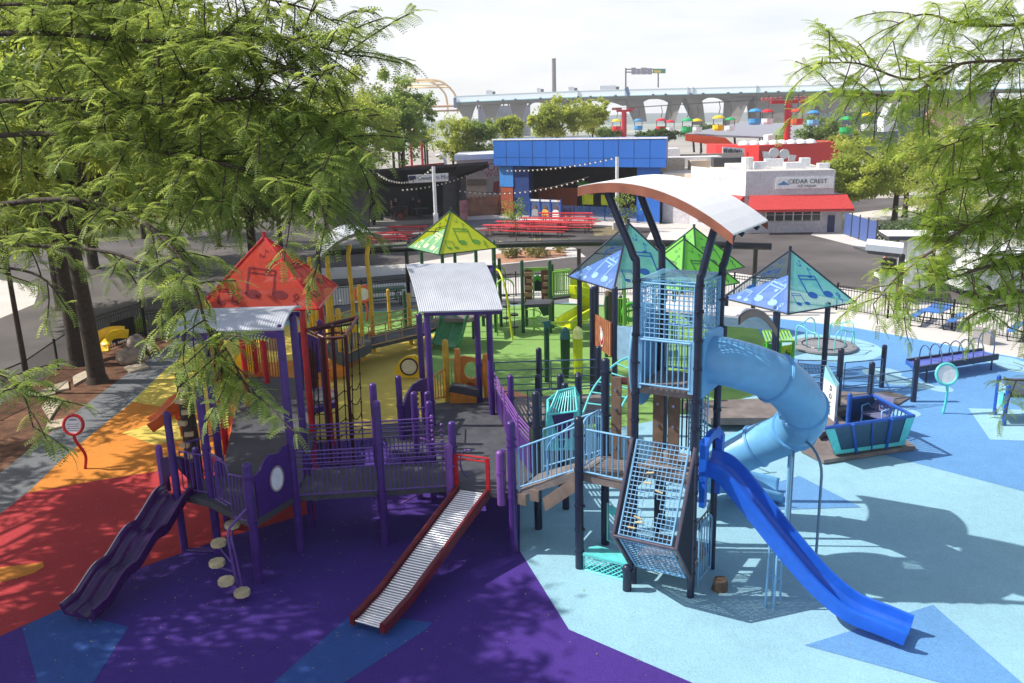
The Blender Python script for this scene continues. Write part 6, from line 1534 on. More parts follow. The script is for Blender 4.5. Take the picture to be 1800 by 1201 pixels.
for k, (o_, w_, h_) in enumerate(((-1.0,.2,.3),(-.4,.5,.34),(.3,.3,.3),(.9,.25,.3),(0,2.6,.06))): q = p+ln*.02+dl*o_+V(0,0,-.42 if k == 4 else 0); b.prism([q-dl*w_/2-V(0,0,h_/2), q+dl*w_/2-V(0,0,h_/2), q+dl*w_/2+V(0,0,h_/2), q-dl*w_/2+V(0,0,h_/2)], ln*.02)
b.build('faint_marks', mat('faint_ink', (196,194,196), .6), CB)
cblk('roof', -.02, 6.28, .0, 12, 4.5, 4.56, concrete)
for s, o_, w_, h_ in ((1.0,3,.9,.5), (3.2,2.2,1.2,.45), (4.6,3.5,.7,.7), (2.2,5,1.4,.6), (5.6,2,.8,.35)): cblk('roof_unit', s, s+w_, o_, o_+.8, 4.56, 4.56+h_, white_pl)
b = MB(); p = cc_(.4,2.5,4.56); b.tube([p, p+V(0,0,.9)], .45, 12); b.build('roof_drum', wt, CB); 
LB = thing('low_grey_annex', 'low pale grey building with cream roof between the blue and the ice cream buildings', 'building', (14.5,70,0))
q0, q1 = V(12.9,71.9,0), V(15.2,69.8,0); b = MB(); b.prism([q0, q1, V(24,82,0), V(14,86,0)], (0,0,3.6)); o = b.build('wall', gw, LB); fix(o)
b = MB(); b.prism([q0+V(-.1,-.2,3.6), q1+V(.1,-.2,3.6), V(24,82,3.6), V(14,86,3.6)], (0,0,.5)); o = b.build('cream_parapet', mat('cream_wall', (226,212,192), .8), LB); fix(o)
for x, y, w_, d_, h_, m in ((14.2,76,2.2,2,1.0,tan), (17,80,5,2,.9,wt), (16.5,75,1.6,1.4,.8,tan), (20,79,3,2,.8,mat('dark_roof_unit', (70,70,76), .7)), (15,83,2.5,2,1.6,wt), (19.5,83,6,.3,1.0,concrete_grey)):
    b = MB(); b.box((x,y,4.1+h_/2), (w_,d_,h_)); b.build('roof_unit', m, LB)
# ================================================================ RED BUILDING, PAVILION, SKYRIDE
RB2 = thing('red_building', 'bright red flat building with white skylight domes and a white name board', 'building', (30,95,0))
rpaint = mat('vivid_red_wall', (206,46,44), .6); r0, r1, r2 = at(1258,278,97), at(1333,287,92), at(1478,283,99); zr_ = at(1333,256,92).z
for a, c, nm in ((r0,r1,'wall'), (r1,r2,'wall')):
    b = MB(); b.prism([up(a,0), up(c,0), up(c,zr_), up(a,zr_)], (.3,6,0)); o = b.build(nm, rpaint, RB2); fix(o)
for k in range(8):
    b = MB(); p = at(1308+17*k,252,95); b.lathe([(.01,.42),(.5,.3),(.68,0),(.7,-.05)], (p.x, 95+.5*(k > 3), zr_+.05), 10); b.build('skylight_dome', offwhite, RB2, smooth=True)
pxp(RB2, 'name_board', [(1270,258),(1309,261),(1309,273),(1270,270)], 93.2, .15, white_pl)
b = MB()
for k in range(9): q = at(1274+3.6*k, 265+.35*k, 93.1); b.box(q, (.12 if k % 3 else .2, .05, .55 if k % 2 else .4), .1)
b.build('name_marks', mat('sign_ink', (60,70,80), .6), RB2)
for cx_, cy_, r_ in ((1361,269,8.5), (1379,271,8.5)):
    c = at(cx_, cy_, 92.0); b = MB(); b.prism([c+V(r_/16.3*math.cos(t*PI/10),0,r_/16.3*math.sin(t*PI/10)) for t in range(20)], (0,.2,0)); o = b.build('white_disc', white_pl, RB2); fix(o)
pxp(RB2, 'white_shape', [(1340,266),(1353,267),(1356,282),(1343,283)], 92.1, .2, white_pl); pxp(RB2, 'white_shape', [(1388,272),(1400,273),(1397,283),(1386,283)], 92.1, .2, white_pl)
PV = thing('orange_fascia_pavilion', 'open pavilion with wide grey roof and orange fascia beyond the red building', 'pavilion', (33,120,0))
P = [at(1205,235,118), at(1330,240,116), at(1412,246,116), at(1400,219,140), at(1310,214,142)]; b = MB(); b.prism(P, (0,0,-.25)); o = b.build('roof', mat('grey_metal_roof', (148,148,156), .5), PV); fix(o)
b = MB(); a, c = at(1205,235.5,117.6), at(1275,242,116.8); b.prism([a, c, at(1300,246,116.8)-V(0,0,1.2), a-V(0,0,.9)], (0,.2,0)); o = b.build('fascia', mat('orange_red_fascia', (214,84,44), .6), PV); fix(o)
for px in (1217,1230,1245,1290,1340,1395): pxp(PV, 'column', [(px,240),(px+3,240),(px+5,268),(px+2,268)], 119, .3, black_paint)
pxp(PV, 'end_wall', [(1350,238),(1363,236),(1363,252),(1350,252)], 112, 2, wt); pxp(PV, 'dark_window', [(1364,238),(1380,238),(1380,252),(1364,252)], 113, 1, dkgrey)
rsk = mat('skyride_red', (186,34,48), .5)
def tower(px, ty, by, Y, w, label, arm):
    p = at(px, by, Y); t = at(px, ty, Y); T = thing('skyride_tower', label, 'tower', (p.x, Y, 0), 'red skyride towers')
    b = MB(); b.tube([(t.x,Y,0),(t.x,Y,t.z)], [w*1.15,w], 10); b.build('mast', rsk, T); b = MB(); b.beam(t+V(-arm,0,.1), t+V(arm,0,.1), .5, .35); b.build('crossarm', rsk, T)
    for s in (-1, 1):
        b = MB()
        for k in range(5): q = t+V(s*(arm*.45+.55*k*arm/2.2),0,.45); b.tube([q-V(0,.1,0), q+V(0,.1,0)], .24, 8)
        b.build('sheave_wheel', mat('skyride_wheels', (200,120,116), .5), T)
    for k in range(18): b = MB(); b.box((t.x+w*1.1, Y-.1, 2+k*(t.z-2)/18), (.12,.25,.1)); b.build('ladder_rung', darkred, T)
    return t
tA = tower(1386,181,285,100,.36,'thick red skyride tower with a wheeled crossarm beside the red building', 2.0); tB = tower(1097,196,250,150,.42,'thin red skyride tower rising behind the blue building', 1.3)
cols = {'y':(236,204,40),'g':(44,170,100),'r':(206,40,50),'b':(70,150,206),'w':(232,232,236),'lb':(120,190,232)}
def gondola(px, py, Y, c1, c2, label):
    p = at(px, py, Y); T = thing('skyride_gondola', label, 'gondola', p, 'skyride gondolas'); s = 1.0
    top_m = mat('gondola_'+c1, cols[c1], .4); low_m = mat('gondola_'+c2, cols[c2], .4)
    b = MB(); b.lathe([(.01,1.0),(.48,.92),(.74,.7),(.74,.62),(.01,.64)], p, 10); b.build('canopy_top', top_m, T)
    b = MB(); b.lathe([(.01,-.8),(.6,-.76),(.7,-.54),(.7,-.1),(.63,-.1),(.6,-.5),(.01,-.54)], p, 10); b.build('tub', low_m, T)
    b = MB()
    for x in (-.6,.6): b.tube([p+V(x,0,-.2), p+V(x,0,.7)], .05, 5)
    b.tube([p+V(0,0,1.1), p+V(.15,0,1.8), p+V(0,0,2.6)], .05, 5); b.build('hanger', dkgrey, T)
gl = [(1327,207,98,'b','b','blue skyride gondola left of the thick red tower'),(1349,207,106,'r','w','red-topped white skyride gondola above the grey pavilion roof'),(1401,207,97,'r','r','all-red skyride gondola just right of the thick red tower'),(1429,209,104,'b','lb','blue-topped pale skyride gondola right of the all-red one'),(1263,218,104,'y','y','all-yellow skyride gondola above the orange fascia'),(1283,220,116,'g','w','green-topped white skyride gondola beside the all-yellow one'),(1225,222,118,'y','w','yellow-topped white skyride gondola over the pavilion corner'),(1208,222,110,'g','g','all-green skyride gondola left of the yellow-topped white one'),(1162,221,120,'r','r','all-red skyride gondola above the right end of the blue building'),(1178,223,132,'r','w','white skyride gondola next to the red one above the blue building'),(1122,220,140,'b','b','small blue skyride gondola right of the thin red tower'),(1084,221,135,'y','r','yellow-topped red skyride gondola left of the thin red tower'),(1488,222,90,'g','g','all-green skyride gondola at the right among the leaves'),(1527,216,84,'y','w','yellow-roofed white gondola cabin half hidden by leaves at the right')]
for a in gl: gondola(*a)
for i, z_ in enumerate((.55, .55)):
    b = MB(); s = (-1, 1)[i]; b.tube([tA+V(s*1.6,0,z_), tB+V(s*1.1,0,z_)], .035, 4); b.tube([tA+V(s*1.6,0,z_), V(75,45,9.4)+V(s*1.6,0,0)], .035, 4); o = b.build('skyride_cable', black_paint); tag(o, ['haul cable of the skyride, the left one of the pair','haul cable of the skyride, the right one of the pair'][i], 'cable', 'skyride cables')
# ================================================================ HIGHWAY BRIDGE, CHIMNEY, ARCH BRIDGE
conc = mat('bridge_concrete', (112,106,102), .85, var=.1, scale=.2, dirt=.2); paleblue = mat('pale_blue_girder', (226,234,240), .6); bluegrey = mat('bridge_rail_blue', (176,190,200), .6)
HB = thing('highway_bridge', 'long pale highway bridge on leaning concrete legs across the horizon', 'bridge', (40,420,0))
def YB(px): return 460-110*(px-800)/1000
def hb(px, py, dy=0): return at(px, py, YB(px)+dy)
tl_ = [(798,170.5),(960,163),(1102,158.5),(1210,156),(1433,150.5),(1800,146),(2000,144)]
def yl(px, off): 
    for (x0, y0), (x1, y1) in zip(tl_[:-1], tl_[1:]):
        if x0 <= px <= x1: return y0+(y1-y0)*(px-x0)/(x1-x0)+off
    return tl_[-1][1]+off
xs = list(range(798, 2000, 40))+[2000]
def strip(nm, o0, o1, th, m, dy=0, x0=798):
    b = MB(); X = [x for x in xs if x >= x0]
    for a, c in zip(X[:-1], X[1:]):
        e = .3 if False else 0
        b.prism([hb(a, yl(a,o1), dy), hb(c, yl(c,o1), dy), hb(c, yl(c,o0), dy), hb(a, yl(a,o0), dy)], (0,th,0))
    o = b.build(nm, m, HB); fix(o); return o
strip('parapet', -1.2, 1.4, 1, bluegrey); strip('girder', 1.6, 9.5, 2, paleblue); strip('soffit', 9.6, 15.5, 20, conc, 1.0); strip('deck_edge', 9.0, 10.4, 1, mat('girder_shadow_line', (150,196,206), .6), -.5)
for x in range(840, 1420, 22):
    if (x//22) % 3: b = MB(); p = hb(x, yl(x,9.9), -.9); b.box(p, (1.1,.6,1.0)); b.build('bearing_block', dkgrey, HB)
def leg(x0, x1, x2, x3, yb, ya=14.5, dy=3.0): # top from x0..x1, bottom x2..x3
    b = MB(); p = [hb(x0, yl(x0,ya), dy), hb(x1, yl(x1,ya), dy)]
    cur = [at(x1+(x3-x1)*t**.6, yl(x1,ya)+(yb-yl(x1,ya))*t, YB(x1)+dy) for t in (.08,.2,.4,.65,1.0)]; lef = [at(x0+(x2-x0)*t**.9, yl(x0,ya)+(yb-yl(x0,ya))*t, YB(x0)+dy) for t in (1.0,.65,.4,.2,.08)]
    b.prism([p[0]]+lef[::-1][:0]+[p[1]][:0]+[p[0]][:0]+[p[1]]+cur+lef, (0,14,0)); o = b.build('pier_leg', conc, HB); fix(o)
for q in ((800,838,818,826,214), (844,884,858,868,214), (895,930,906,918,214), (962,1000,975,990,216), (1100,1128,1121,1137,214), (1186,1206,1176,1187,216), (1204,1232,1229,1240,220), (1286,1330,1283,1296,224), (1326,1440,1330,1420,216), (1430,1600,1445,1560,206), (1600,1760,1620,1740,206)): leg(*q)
for (x0, x1) in ((838,844),(884,895),(930,962),(1000,1100),(1128,1186),(1232,1286)):
    b = MB(); N = 10; tp_ = [hb(x0+(x1-x0)*i/N, yl(x0,14), 3.2) for i in range(N+1)]; bt = [hb(x0+(x1-x0)*i/N, yl(x0,15)+9*abs(2*i/N-1)**2.6, 3.2) for i in range(N+1)]
    b.grid([tp_, bt]); b.grid([[p+V(0,13,0) for p in bt], [p+V(0,13,0) for p in tp_]]); b.grid([bt, [p+V(0,13,0) for p in bt]]); b.build('arch_haunch', conc, HB)
b = MB(); b.box(hb(800,181,-1.5), (1.5,2,5)); b.build('blue_end_pier', mat('blue_steel', (70,110,150), .6), HB)
for px in (1016,1099,1209,1218,1330): b = MB(); p = hb(px, yl(px,4), -.4); b.box(p, (.4,.5,3.4)); b.build('drain_pipe', bluegrey, HB)
GA = thing('highway_sign_gantry', 'highway sign gantry with grey sign backs and a green panel on the bridge', 'sign', at(1130,125,392)); 
a, c = at(1100,158,392), at(1100,120,392); b = MB(); b.tube([a, c], .35, 6); b.tube([at(1157,154,392), at(1157,124,392)], .3, 6); b.tube([at(1100,122,392), at(1170,122,392)], .25, 5); b.tube([at(1100,127,392), at(1170,127,392)], .25, 5); b.build('gantry_frame', dkgrey, GA)
for x0, x1, y0, y1, m in ((1110,1118,119,131,'a'), (1119,1126,122,131,'a'), (1127,1137,119,131,'a'), (1138,1146,120,131,'a')): pxp(GA, 'sign_back', [(x0,y0),(x1,y0),(x1,y1),(x0,y1)], 391, .6, mat('grey_sign_back', (150,148,160), .6))
pxp(GA, 'green_sign', [(1148,121),(1170,121),(1170,129),(1148,129)], 391, .6, mat('green_sign', (40,140,120), .5)); pxp(GA, 'yellow_patch', [(1150,123.5),(1162,123.5),(1162,128),(1150,128)], 390.6, .2, mat('sign_yellow', (220,200,90), .5))
pxp(GA, 'base_bracket', [(1098,156),(1104,152),(1108,166),(1103,168)], 391, 1, mat('blue_steel', (70,110,150), .6))
b = MB(); p = at(974,165,540); t = at(973.5,103,540); b.tube([(p.x,540,0),(t.x,540,t.z-.8),(t.x,540,t.z)], [1.5,1.2,1.3], 14); o = b.build('chimney', mat('grey_brick_chimney', (118,112,116), .85)); tag(o, 'tall grey chimney rising behind the highway bridge', 'chimney')
YA = thing('yellow_arch_bridge', 'pair of yellow steel arches of a distant bridge left of the highway', 'bridge', at(750,190,480)); ya = mat('yellow_steel', (226,190,136), .6)
for (x0, xa, xb, x1, dy) in ((700,722,776,803,0), (690,702,758,786,16)):
    b = MB(); P = smooth_path([at(x0,196,480+dy), at(x0+4,165,480+dy), at(xa,145,480+dy), at((xa+xb)/2,140.5,480+dy), at(xb,144,480+dy), at(x1-6,162,480+dy), at(x1,180,480+dy), at(x1+1,200,480+dy)], 5); b.tube(P, .6, 6); b.build('arch_rib', ya, YA)
b = MB()
for y0, xa, xb in ((143,712,774), (149,706,782), (153.5,700,792)): b.tube([at(xa,y0+1,496), at(xb,y0,480)], .45, 5)
b.build('cross_strut', ya, YA); b = MB(); b.tube([at(690,190,480), at(812,186,478)], .6, 5); b.tube([at(690,198,480), at(812,194,478)], .5, 5); b.build('deck_line', mat('bridge_rust', (176,130,90), .6), YA)
for k, (px, py, w_, c) in enumerate(((860,161,3.2,'w'),(947,156.5,2,'w'),(1004,154.5,3,'w'),(1068,152.5,8,'w'),(718,158,2,'w'))[:4]):
    p = hb(px, yl(px,-2), 3); T = thing('lorry', ['white lorry on the highway bridge near the arches','small white vehicle on the bridge just left of the chimney','white van on the bridge right of the chimney','long pale lorry on the bridge near the sign gantry'][k], 'lorry', p)
    b = MB(); b.box(p+V(0,0,.9), (w_,2,1.8)); b.build('body', mat('gondola_w', cols['w'], .4), T); b = MB(); b.box(p+V(w_/2+.8,0,.6), (1.4,2,1.3)); b.build('cab', dkgrey, T)
for px, py0, py1, Y, w_, lab in ((826,188,226,520,0,'grey glass block seen under the left arches of the bridge'),):
    b = MB(); a, c = at(840,187,500), at(932,190,500); b.prism([up(a,0), up(c,0), up(c,a.z), up(a,a.z)], (0,20,0)); o = b.build('office_building', mat('slate_block', (128,130,146), .6, var=.3, scale=.15)); fix(o); tag(o, lab, 'building')
DBx = thing('dark_blue_hall', 'dark blue hall with a pale gable behind the right-hand trees', 'building', at(1520,225,190)); a, c = at(1470,240,190), at(1640,236,180); b = MB(); zt_ = at(1480,198,190).z; b.prism([up(a,0), up(c,0), up(c,zt_), up(a,zt_)], (0,12,0)); o = b.build('wall', mat('midnight_wall', (44,54,80), .7), DBx); fix(o)
pxp(DBx, 'pale_gable', [(1553,212),(1567,182),(1583,208),(1580,230),(1553,232)], 176, 3, mat('pale_gable_wall', (206,210,216), .7)); pxp(DBx, 'brick_front', [(1640,200),(1652,184),(1690,180),(1698,225),(1642,228)], 170, 3, mat('brick_front', (170,130,118), .8, var=.2, scale=1))
# ================================================================ PICNIC TABLES BY THE STAGE
spots = [(1010,386,'furthest right'),(978,386,''),(1015,397,''),(980,396,''),(946,395,''),(1008,404,''),(960,402,''),(905,402,''),(884,409,''),(925,411,''),(960,412,'')]
labs = ['long red picnic table nearest the blue mesh barrier, right end of the back row','long red picnic table in the back row before the photo boards','long red picnic table at the right end of the second row','long red picnic table in the middle of the second row','long red picnic table at the left end of the second row','long red picnic table at the right end of the third row','long red picnic table in the middle of the crowded third row','long red picnic table at the left end of the third row','long red picnic table nearest the wood fence, left end of the front row','long red picnic table in the front row beside the young tree','long red picnic table at the right end of the front row']
tl0 = None
for (px, py, _), lb in zip(spots, labs):
    p = G(px, py+4)
    if tl0 is None: tl0 = picnic('picnic_table', lb, 'picnic table', (p.x,p.y,0), -.3, tred, 3.2, 'red picnic tables before the blue building')
    else: dup(tl0, (p.x,p.y,0), -.3, lb)
for px, py, lb in ((690,424,'red picnic table in the shade left of the lemon shelter'),(718,412,'red picnic table in the shade just before the stage'),(676,432,'red picnic table behind the small curved silver roof')): p = G(px, py+3); dup(tl0, (p.x,p.y,0), -.12, lb, 'red picnic tables in the shade by the stage')
# long black shade beam on posts
SB = thing('black_shade_beam', 'long black beam on tall black posts crossing behind the shelters', 'canopy frame', (3,40,0)); P = [at(560,446,42.5), at(720,437,42), at(870,431,40.5), at(1100,427,38.5), at(1356,434,37)]
b = MB(); b.tube(smooth_path(P,3), .16, 8); b.build('beam', black_paint, SB, smooth=True)
for px, by in ((567,540),(719,523),(870,519),(1018,518),(1323,555)): g = G(px, by); b = MB(); b.tube([g, V(g.x, g.y, hgt(g.x,g.y,437))], .1, 8); b.build('post', mat('bronze_black_paint', (40,34,32), .4), SB)
b = MB(); a = at(572,452,43); b.prism([at(575,436,43.5), at(715,428,43), at(715,432,42), at(575,442,42.3)], (0,0,.08)); o = b.build('canopy_sheet', mat('olive_shade_sheet', (86,92,80), .7), SB); fix(o)
# kiosk, booth, person at the right
KI = thing('white_roof_kiosk', 'small kiosk with white slab roof and white board beside the right-hand fence', 'kiosk', G(1560,545))
b = MB(); b.prism([at(1521,440,38.2), at(1587,447,38.2), at(1588,437,40.5), at(1524,430,40.5)], (0,0,.28)); o = b.build('roof', offwhite, KI); fix(o)
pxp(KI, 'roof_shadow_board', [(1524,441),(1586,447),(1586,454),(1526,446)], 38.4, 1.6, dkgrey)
gpost(KI, 1577,545,447, black_paint, .14, n=8); g = G(1565,546); b = MB(); a, c = at(1549,526,39), at(1578,528,39); b.prism([at(1548,488,39), at(1576,488,39), at(1577,526,39), at(1550,524,39)], (0,.15,0)); o = b.build('white_board', mat('pale_grey_board', (206,208,216), .5), KI); fix(o)
pxp(KI, 'counter', [(1546,482),(1600,486),(1600,491),(1546,489)], 39.2, .6, white_pl)
pxp(KI, 'black_cabinet', [(1562,456),(1576,456),(1576,484),(1560,484)], 39.6, .5, black_paint)
p = at(1552,500,40.6); person('person in a dark T-shirt standing behind the white kiosk board', (p.x, 40.6, .25), .5, (38,40,50), (60,62,74), (120,96,80), {'elb_l':(-.27,-.05,1.14), 'wri_l':(-.3,-.22,.95), 'elb_r':(.25,-.05,1.12), 'wri_r':(.2,-.25,1.0)}, 1.8)
WV = thing('white_van', 'white van with dark windows half hidden by the right-hand leaves', 'van', (24,40,0)); p0 = G(1690,540); L_, W_ = 5.0, 2.0
van = V(p0.x+3.4, p0.y+2.5, 0)
b = MB(); side = [(-2.5,.45),(-2.5,1.25),(-2.2,1.4),(-1.6,2.1),(2.4,2.2),(2.5,2.0),(2.5,.45)]
b.prism([van+V(x,-W_/2,z) for x, z in side], (0,W_,0)); o = b.build('body', white_pl, WV); fix(o)
for x0, x1 in ((-1.5,-.6),(-.4,.7),(.9,2.2)): b = MB(); b.prism([van+V(x0,-W_/2-.012,1.35), van+V(x1,-W_/2-.012,1.35), van+V(x1,-W_/2-.012,1.9), van+V(x0+.1,-W_/2-.012,1.9)], (0,.02,0)); b.build('window', wnd, WV)
for x in (-1.6,1.6):
    w_ = MB(); w_.cyl(van+V(x,-W_/2-.03,.36), van+V(x,-W_/2+.25,.36), .36, n=16); wo = w_.build('wheel', black_paint, WV); w_ = MB(); w_.cyl(van+V(x,-W_/2-.045,.36), van+V(x,-W_/2-.02,.36), .2, n=12); w_.build('rim', steel, wo)
BTH = thing('white_booth', 'white booth with a dark roof edge behind the fence at the right', 'booth', G(1625,520)); g = G(1628,520)
b = MB(); b.box((g.x+.2,g.y+2.0,1.25), (1.1,1.6,2.5), -.2); b.build('wall', white_pl, BTH); b = MB(); b.box((g.x+.4,g.y+1.9,2.62), (3.4,2.0,.2), -.2); b.build('roof', dkgrey, BTH); b = MB(); b.box((g.x+.4,g.y+1.9,2.74), (3.5,2.1,.04), -.2); b.build('roof_edge', offwhite, BTH)
# blue wall panels by the ice cream building
WP = thing('blue_panel_screen', 'row of four slate-blue solid screen panels on the pale pavement', 'screen', G(1510,425)); a, c = G(1483,412), G(1540,432)
for k in range(4): p, q = a.lerp(c,k/4), a.lerp(c,(k+.94)/4); b = MB(); b.prism([up(p,.05), up(q,.05), up(q,1.55), up(p,1.55)], (.05,.05,0)); o = b.build('panel', mat('slate_blue_panel', (72,94,150), .55), WP); fix(o); b = MB(); b.tube([q, up(q,1.7)], .05, 5); b.build('post', dkgrey, WP)
# ================================================================ LAMPS AND BACK DETAILS
for px, by, ty, Y, lab in ((721,300,233,110,'red lamp post with pale globes in front of the dark trees'), (869,285,232,115,'red lamp post with pale globes just left of the blue building'), (741,290,250,108,'short red post beneath the black canopy by the lamp')):
    p = at(px, by, Y); t = at(px, ty, Y); T = thing('red_lamp_post', lab, 'lamp post', (p.x, Y, 0)); b = MB(); b.tube([(t.x,Y,0),(t.x,Y,t.z)], .16, 7); b.build('mast', rsk, T)
    if ty < 240:
        for x in (-.45,.45): b = MB(); b.ball((t.x+x,Y,t.z+.2), .38, 10); b.build('globe', mat('peach_globe', (240,200,180), .4), T, smooth=True)
T = thing('black_flat_canopy', 'thin black flat canopy on posts among the trees behind the stage', 'canopy', at(730,280,112)); P = [at(694,251,110), at(754,250,110), at(752,248,116), at(690,249,116)]; b = MB(); b.prism(P, (0,0,.2)); o = b.build('roof', black_paint, T); fix(o)
for px in (700,709,746,750): p = at(px,250,112); b = MB(); b.tube([(p.x,112,0), (p.x,112,p.z)], .14, 6); b.build('post', black_paint, T)
b = MB(); b.beam(at(703,296,92), at(782,289,92), .3, .35); b.beam(at(703,299,92), at(782,292,92), .2, .2); o = b.build('red_rail', mat('rust_red_rail', (150,60,56), .6)); tag(o, 'long rust-red rail running behind the stage roof', 'rail')
b = MB(); p = at(783,283,84); b.tube([p-V(0,0,1.5), p, p+V(-.4,0,.6), p+V(-.9,0,.5)], .16, 6); o = b.build('vent_pipe', wt, None, smooth=True); tag(o, 'white hooked vent pipe at the corner of the tan building roof', 'pipe')
# ================================================================ TREES
def unit(a): return a/np.maximum(1e-9, np.linalg.norm(a, axis=-1, keepdims=True))
def frames(D, Uh):
    X = unit(D); Y = unit(np.cross(Uh, X)); Z = np.cross(X, Y); return np.stack([X, Y, Z], axis=-1)      # columns
def pinnate(pairs=8, L=.15, ll=.036, lw=.0135, droop=.7):
    "one compound leaf: slim stalk and paired diamond leaflets, curving down"
    q = []
    def c(x): return np.array([x, 0, -droop*x*x/L*.5])
    for i in range(pairs):
        x = L*(.14+.86*i/(pairs-1)); s = 1-.35*abs(i/(pairs-1)-.45)
        for sd in (-1, 1):
            b = c(x); d = np.array([.42, sd*.9, -.18]); d = d/np.linalg.norm(d); n = np.cross(d, [0,0,1]); n = n/np.linalg.norm(n)
            l, w = ll*s, lw*s; up_ = np.array([0,0,.004])
            q.append([b, b+d*l*.5+n*w*.55+up_, b+d*l, b+d*l*.5-n*w*.55+up_])
    w = .0016
    for i in range(4):
        a, e = c(L*i/4), c(L*(i+1)/4); q.append([a+[0,-w,0], e+[0,-w,0], e+[0,w,0], a+[0,w,0]])
    return np.array(q)
def frond(L=.26, w=.035, droop=.8):
    "compound leaf seen from afar: two curved blades of toothed outline"
    q = []
    for i in range(3):
        a, e = L*i/3, L*(i+1)/3; za, ze = -droop*a*a/L*.5, -droop*e*e/L*.5; wa, we = w*(.55, 1, .8, .1)[i], w*(.55, 1, .8, .1)[i+1]
        q.append([[a,-wa,za-.006],[e,-we,ze-.006],[e,0,ze],[a,0,za]]); q.append([[a,0,za],[e,0,ze],[e,we,ze-.006],[a,wa,za-.006]])
    return np.array(q)
def card(L=.3, w=.12): return np.array([[[0,0,0],[L*.45,-w,.0],[L,0,-.1*L],[L*.45,w,.0]]])
def scatter(T, pos, D, U, sc):
    "T: K x 4 x 3 template -> quads for every leaf"
    M_ = frames(D, U)*sc[:, None, None]
    v = np.einsum('nij,kqj->nkqi', M_, T) + pos[:, None, None, :]
    return v.reshape(-1, 3)
def quads(n): return np.arange(n*4).reshape(-1, 4)
class Tree:
    def __init__(s): s.P = []; s.D = []; s.U = []; s.S = []; s.wood = MB()
    def leaf(s, p, d, u, sc): s.P.append(p); s.D.append(d); s.U.append(u); s.S.append(sc)
    def branch(s, pts, r0, r1, n=6):
        P = smooth_path(pts, 5); N = len(P); s.wood.tube(P, [r0+(r1-r0)*i/(N-1) for i in range(N)], n, caps=False); return P
    def leafy(s, pts, r0=.03, dens=7, bl=.5, step=.04, droop=.55, start=.1, lsc=1.0, seed=0, sub=True, spread=1.0):
        "limb with drooping side twigs, each carrying alternate leaves"
        R = random.Random(seed); P = s.branch(pts, r0, .006); L = [0]
        for a, c in zip(P[:-1], P[1:]): L.append(L[-1]+(c-a).length)
        tot = L[-1]; n = int(tot*dens); 
        for k in range(n):
            t = (start+(1-start)*(k+R.random())/n)*tot
            i = max(j for j in range(len(L)) if L[j] <= t); i = min(i, len(P)-2)
            a = P[i].lerp(P[i+1], (t-L[i])/max(1e-6, L[i+1]-L[i])); tg = (P[i+1]-P[i]).normalized()
            an = R.uniform(0, 2*PI); sd = tg.orthogonal().normalized(); sd = Matrix.Rotation(an, 3, tg) @ sd
            d = (tg*R.uniform(.2,.9) + sd*spread*R.uniform(.5,1.1) + V(0,0,R.uniform(-.3,.25))).normalized()
            bl_ = bl*R.uniform(.5,1.25); m = max(3, int(bl_/step)); pts2 = []
            p = a.copy(); dd = d.copy()
            for j in range(m+1):
                pts2.append(p.copy()); p = p + dd*(bl_/m); dd = (dd + V(0,0,-droop*1.0/m) + V(R.uniform(-.1,.1),R.uniform(-.1,.1),R.uniform(-.06,.06))).normalized()
            if len(pts2) > 3: s.wood.tube(pts2[::2]+([pts2[-1]] if (len(pts2)-1) % 2 else []), [.006]*len(pts2[::2])+([.003] if (len(pts2)-1) % 2 else []), 4, caps=False)
            for j in range(1, m+1):
                dd = (pts2[j]-pts2[j-1]).normalized(); sdv = dd.cross(V(0,0,1)); sdv = sdv.normalized() if sdv.length > .1 else V(1,0,0)
                for sg in ((-1, 1) if R.random() < .6 else ((-1)**j,)):
                    ld_ = dd*R.uniform(.0,.8)+sdv*sg*R.uniform(.5,1.0)+V(R.uniform(-.3,.3),R.uniform(-.3,.3),R.uniform(-.45,.35)); s.leaf(pts2[j], ld_, V(R.uniform(-.6,.6),R.uniform(-.6,.6),1), lsc*R.uniform(.7,1.15))
            s.leaf(pts2[-1], dd, V(0,0,1), lsc)
    def cloud(s, c, rad, n, lsc=1.0, seed=0, clumps=40, flat=.55, cr=.26, hollow=.45):
        "leaf clumps spread through an ellipsoid; clump centres are returned for the limbs"
        g = np.random.default_rng(seed); c = np.array(c); rad = np.array(rad)
        d = unit(g.normal(size=(clumps,3))); rr = (hollow+(1-hollow)*g.random(clumps)**.6)[:,None]; C = c+d*rad*rr
        m = n//clumps; w = g.integers(0, clumps, n)
        sz = cr*rad.mean()*g.uniform(.6,1.35,clumps)
        o = g.normal(size=(n,3))*np.array([1,1,flat])*.5; p = C[w]+o*sz[w][:,None]
        dr = unit(o+g.normal(size=(n,3))*.6)+np.array([0,0,-.25]); u = g.normal(size=(n,3))*.5+np.array([0,0,1.0])
        s.P += list(p); s.D += list(dr); s.U += list(u); s.S += list(lsc*g.uniform(.65,1.3,n)); return C
    def build(s, par, T, leafm, woodm, trunk_name='trunk', crown_name='crown'):
        s.wood.build(trunk_name, woodm, par, smooth=True)
        v = scatter(T, np.array([tuple(p) for p in s.P]), np.array([tuple(p) for p in s.D]), np.array([tuple(p) for p in s.U]), np.array(s.S)); q = quads(len(v)//4)
        return np_mesh(crown_name, v, q, leafm, par)
lf_near = leaf_mat('honey_locust_leaf', (92,116,50), (150,168,84), .6, 7)
lf_far = leaf_mat('locust_leaf_olive', (100,122,44), (158,172,72), .6, 3)
lf_right = leaf_mat('locust_leaf_bright', (122,152,52), (172,192,86), .6, 7)
lf_dark = leaf_mat('dark_leaf', (52,76,42), (92,116,60), .4, .6)
lf_mid = leaf_mat('mid_green_leaf', (88,118,50), (146,166,80), .55, .4)
lf_yel = leaf_mat('yellow_green_leaf', (124,144,54), (178,188,88), .55, .5)
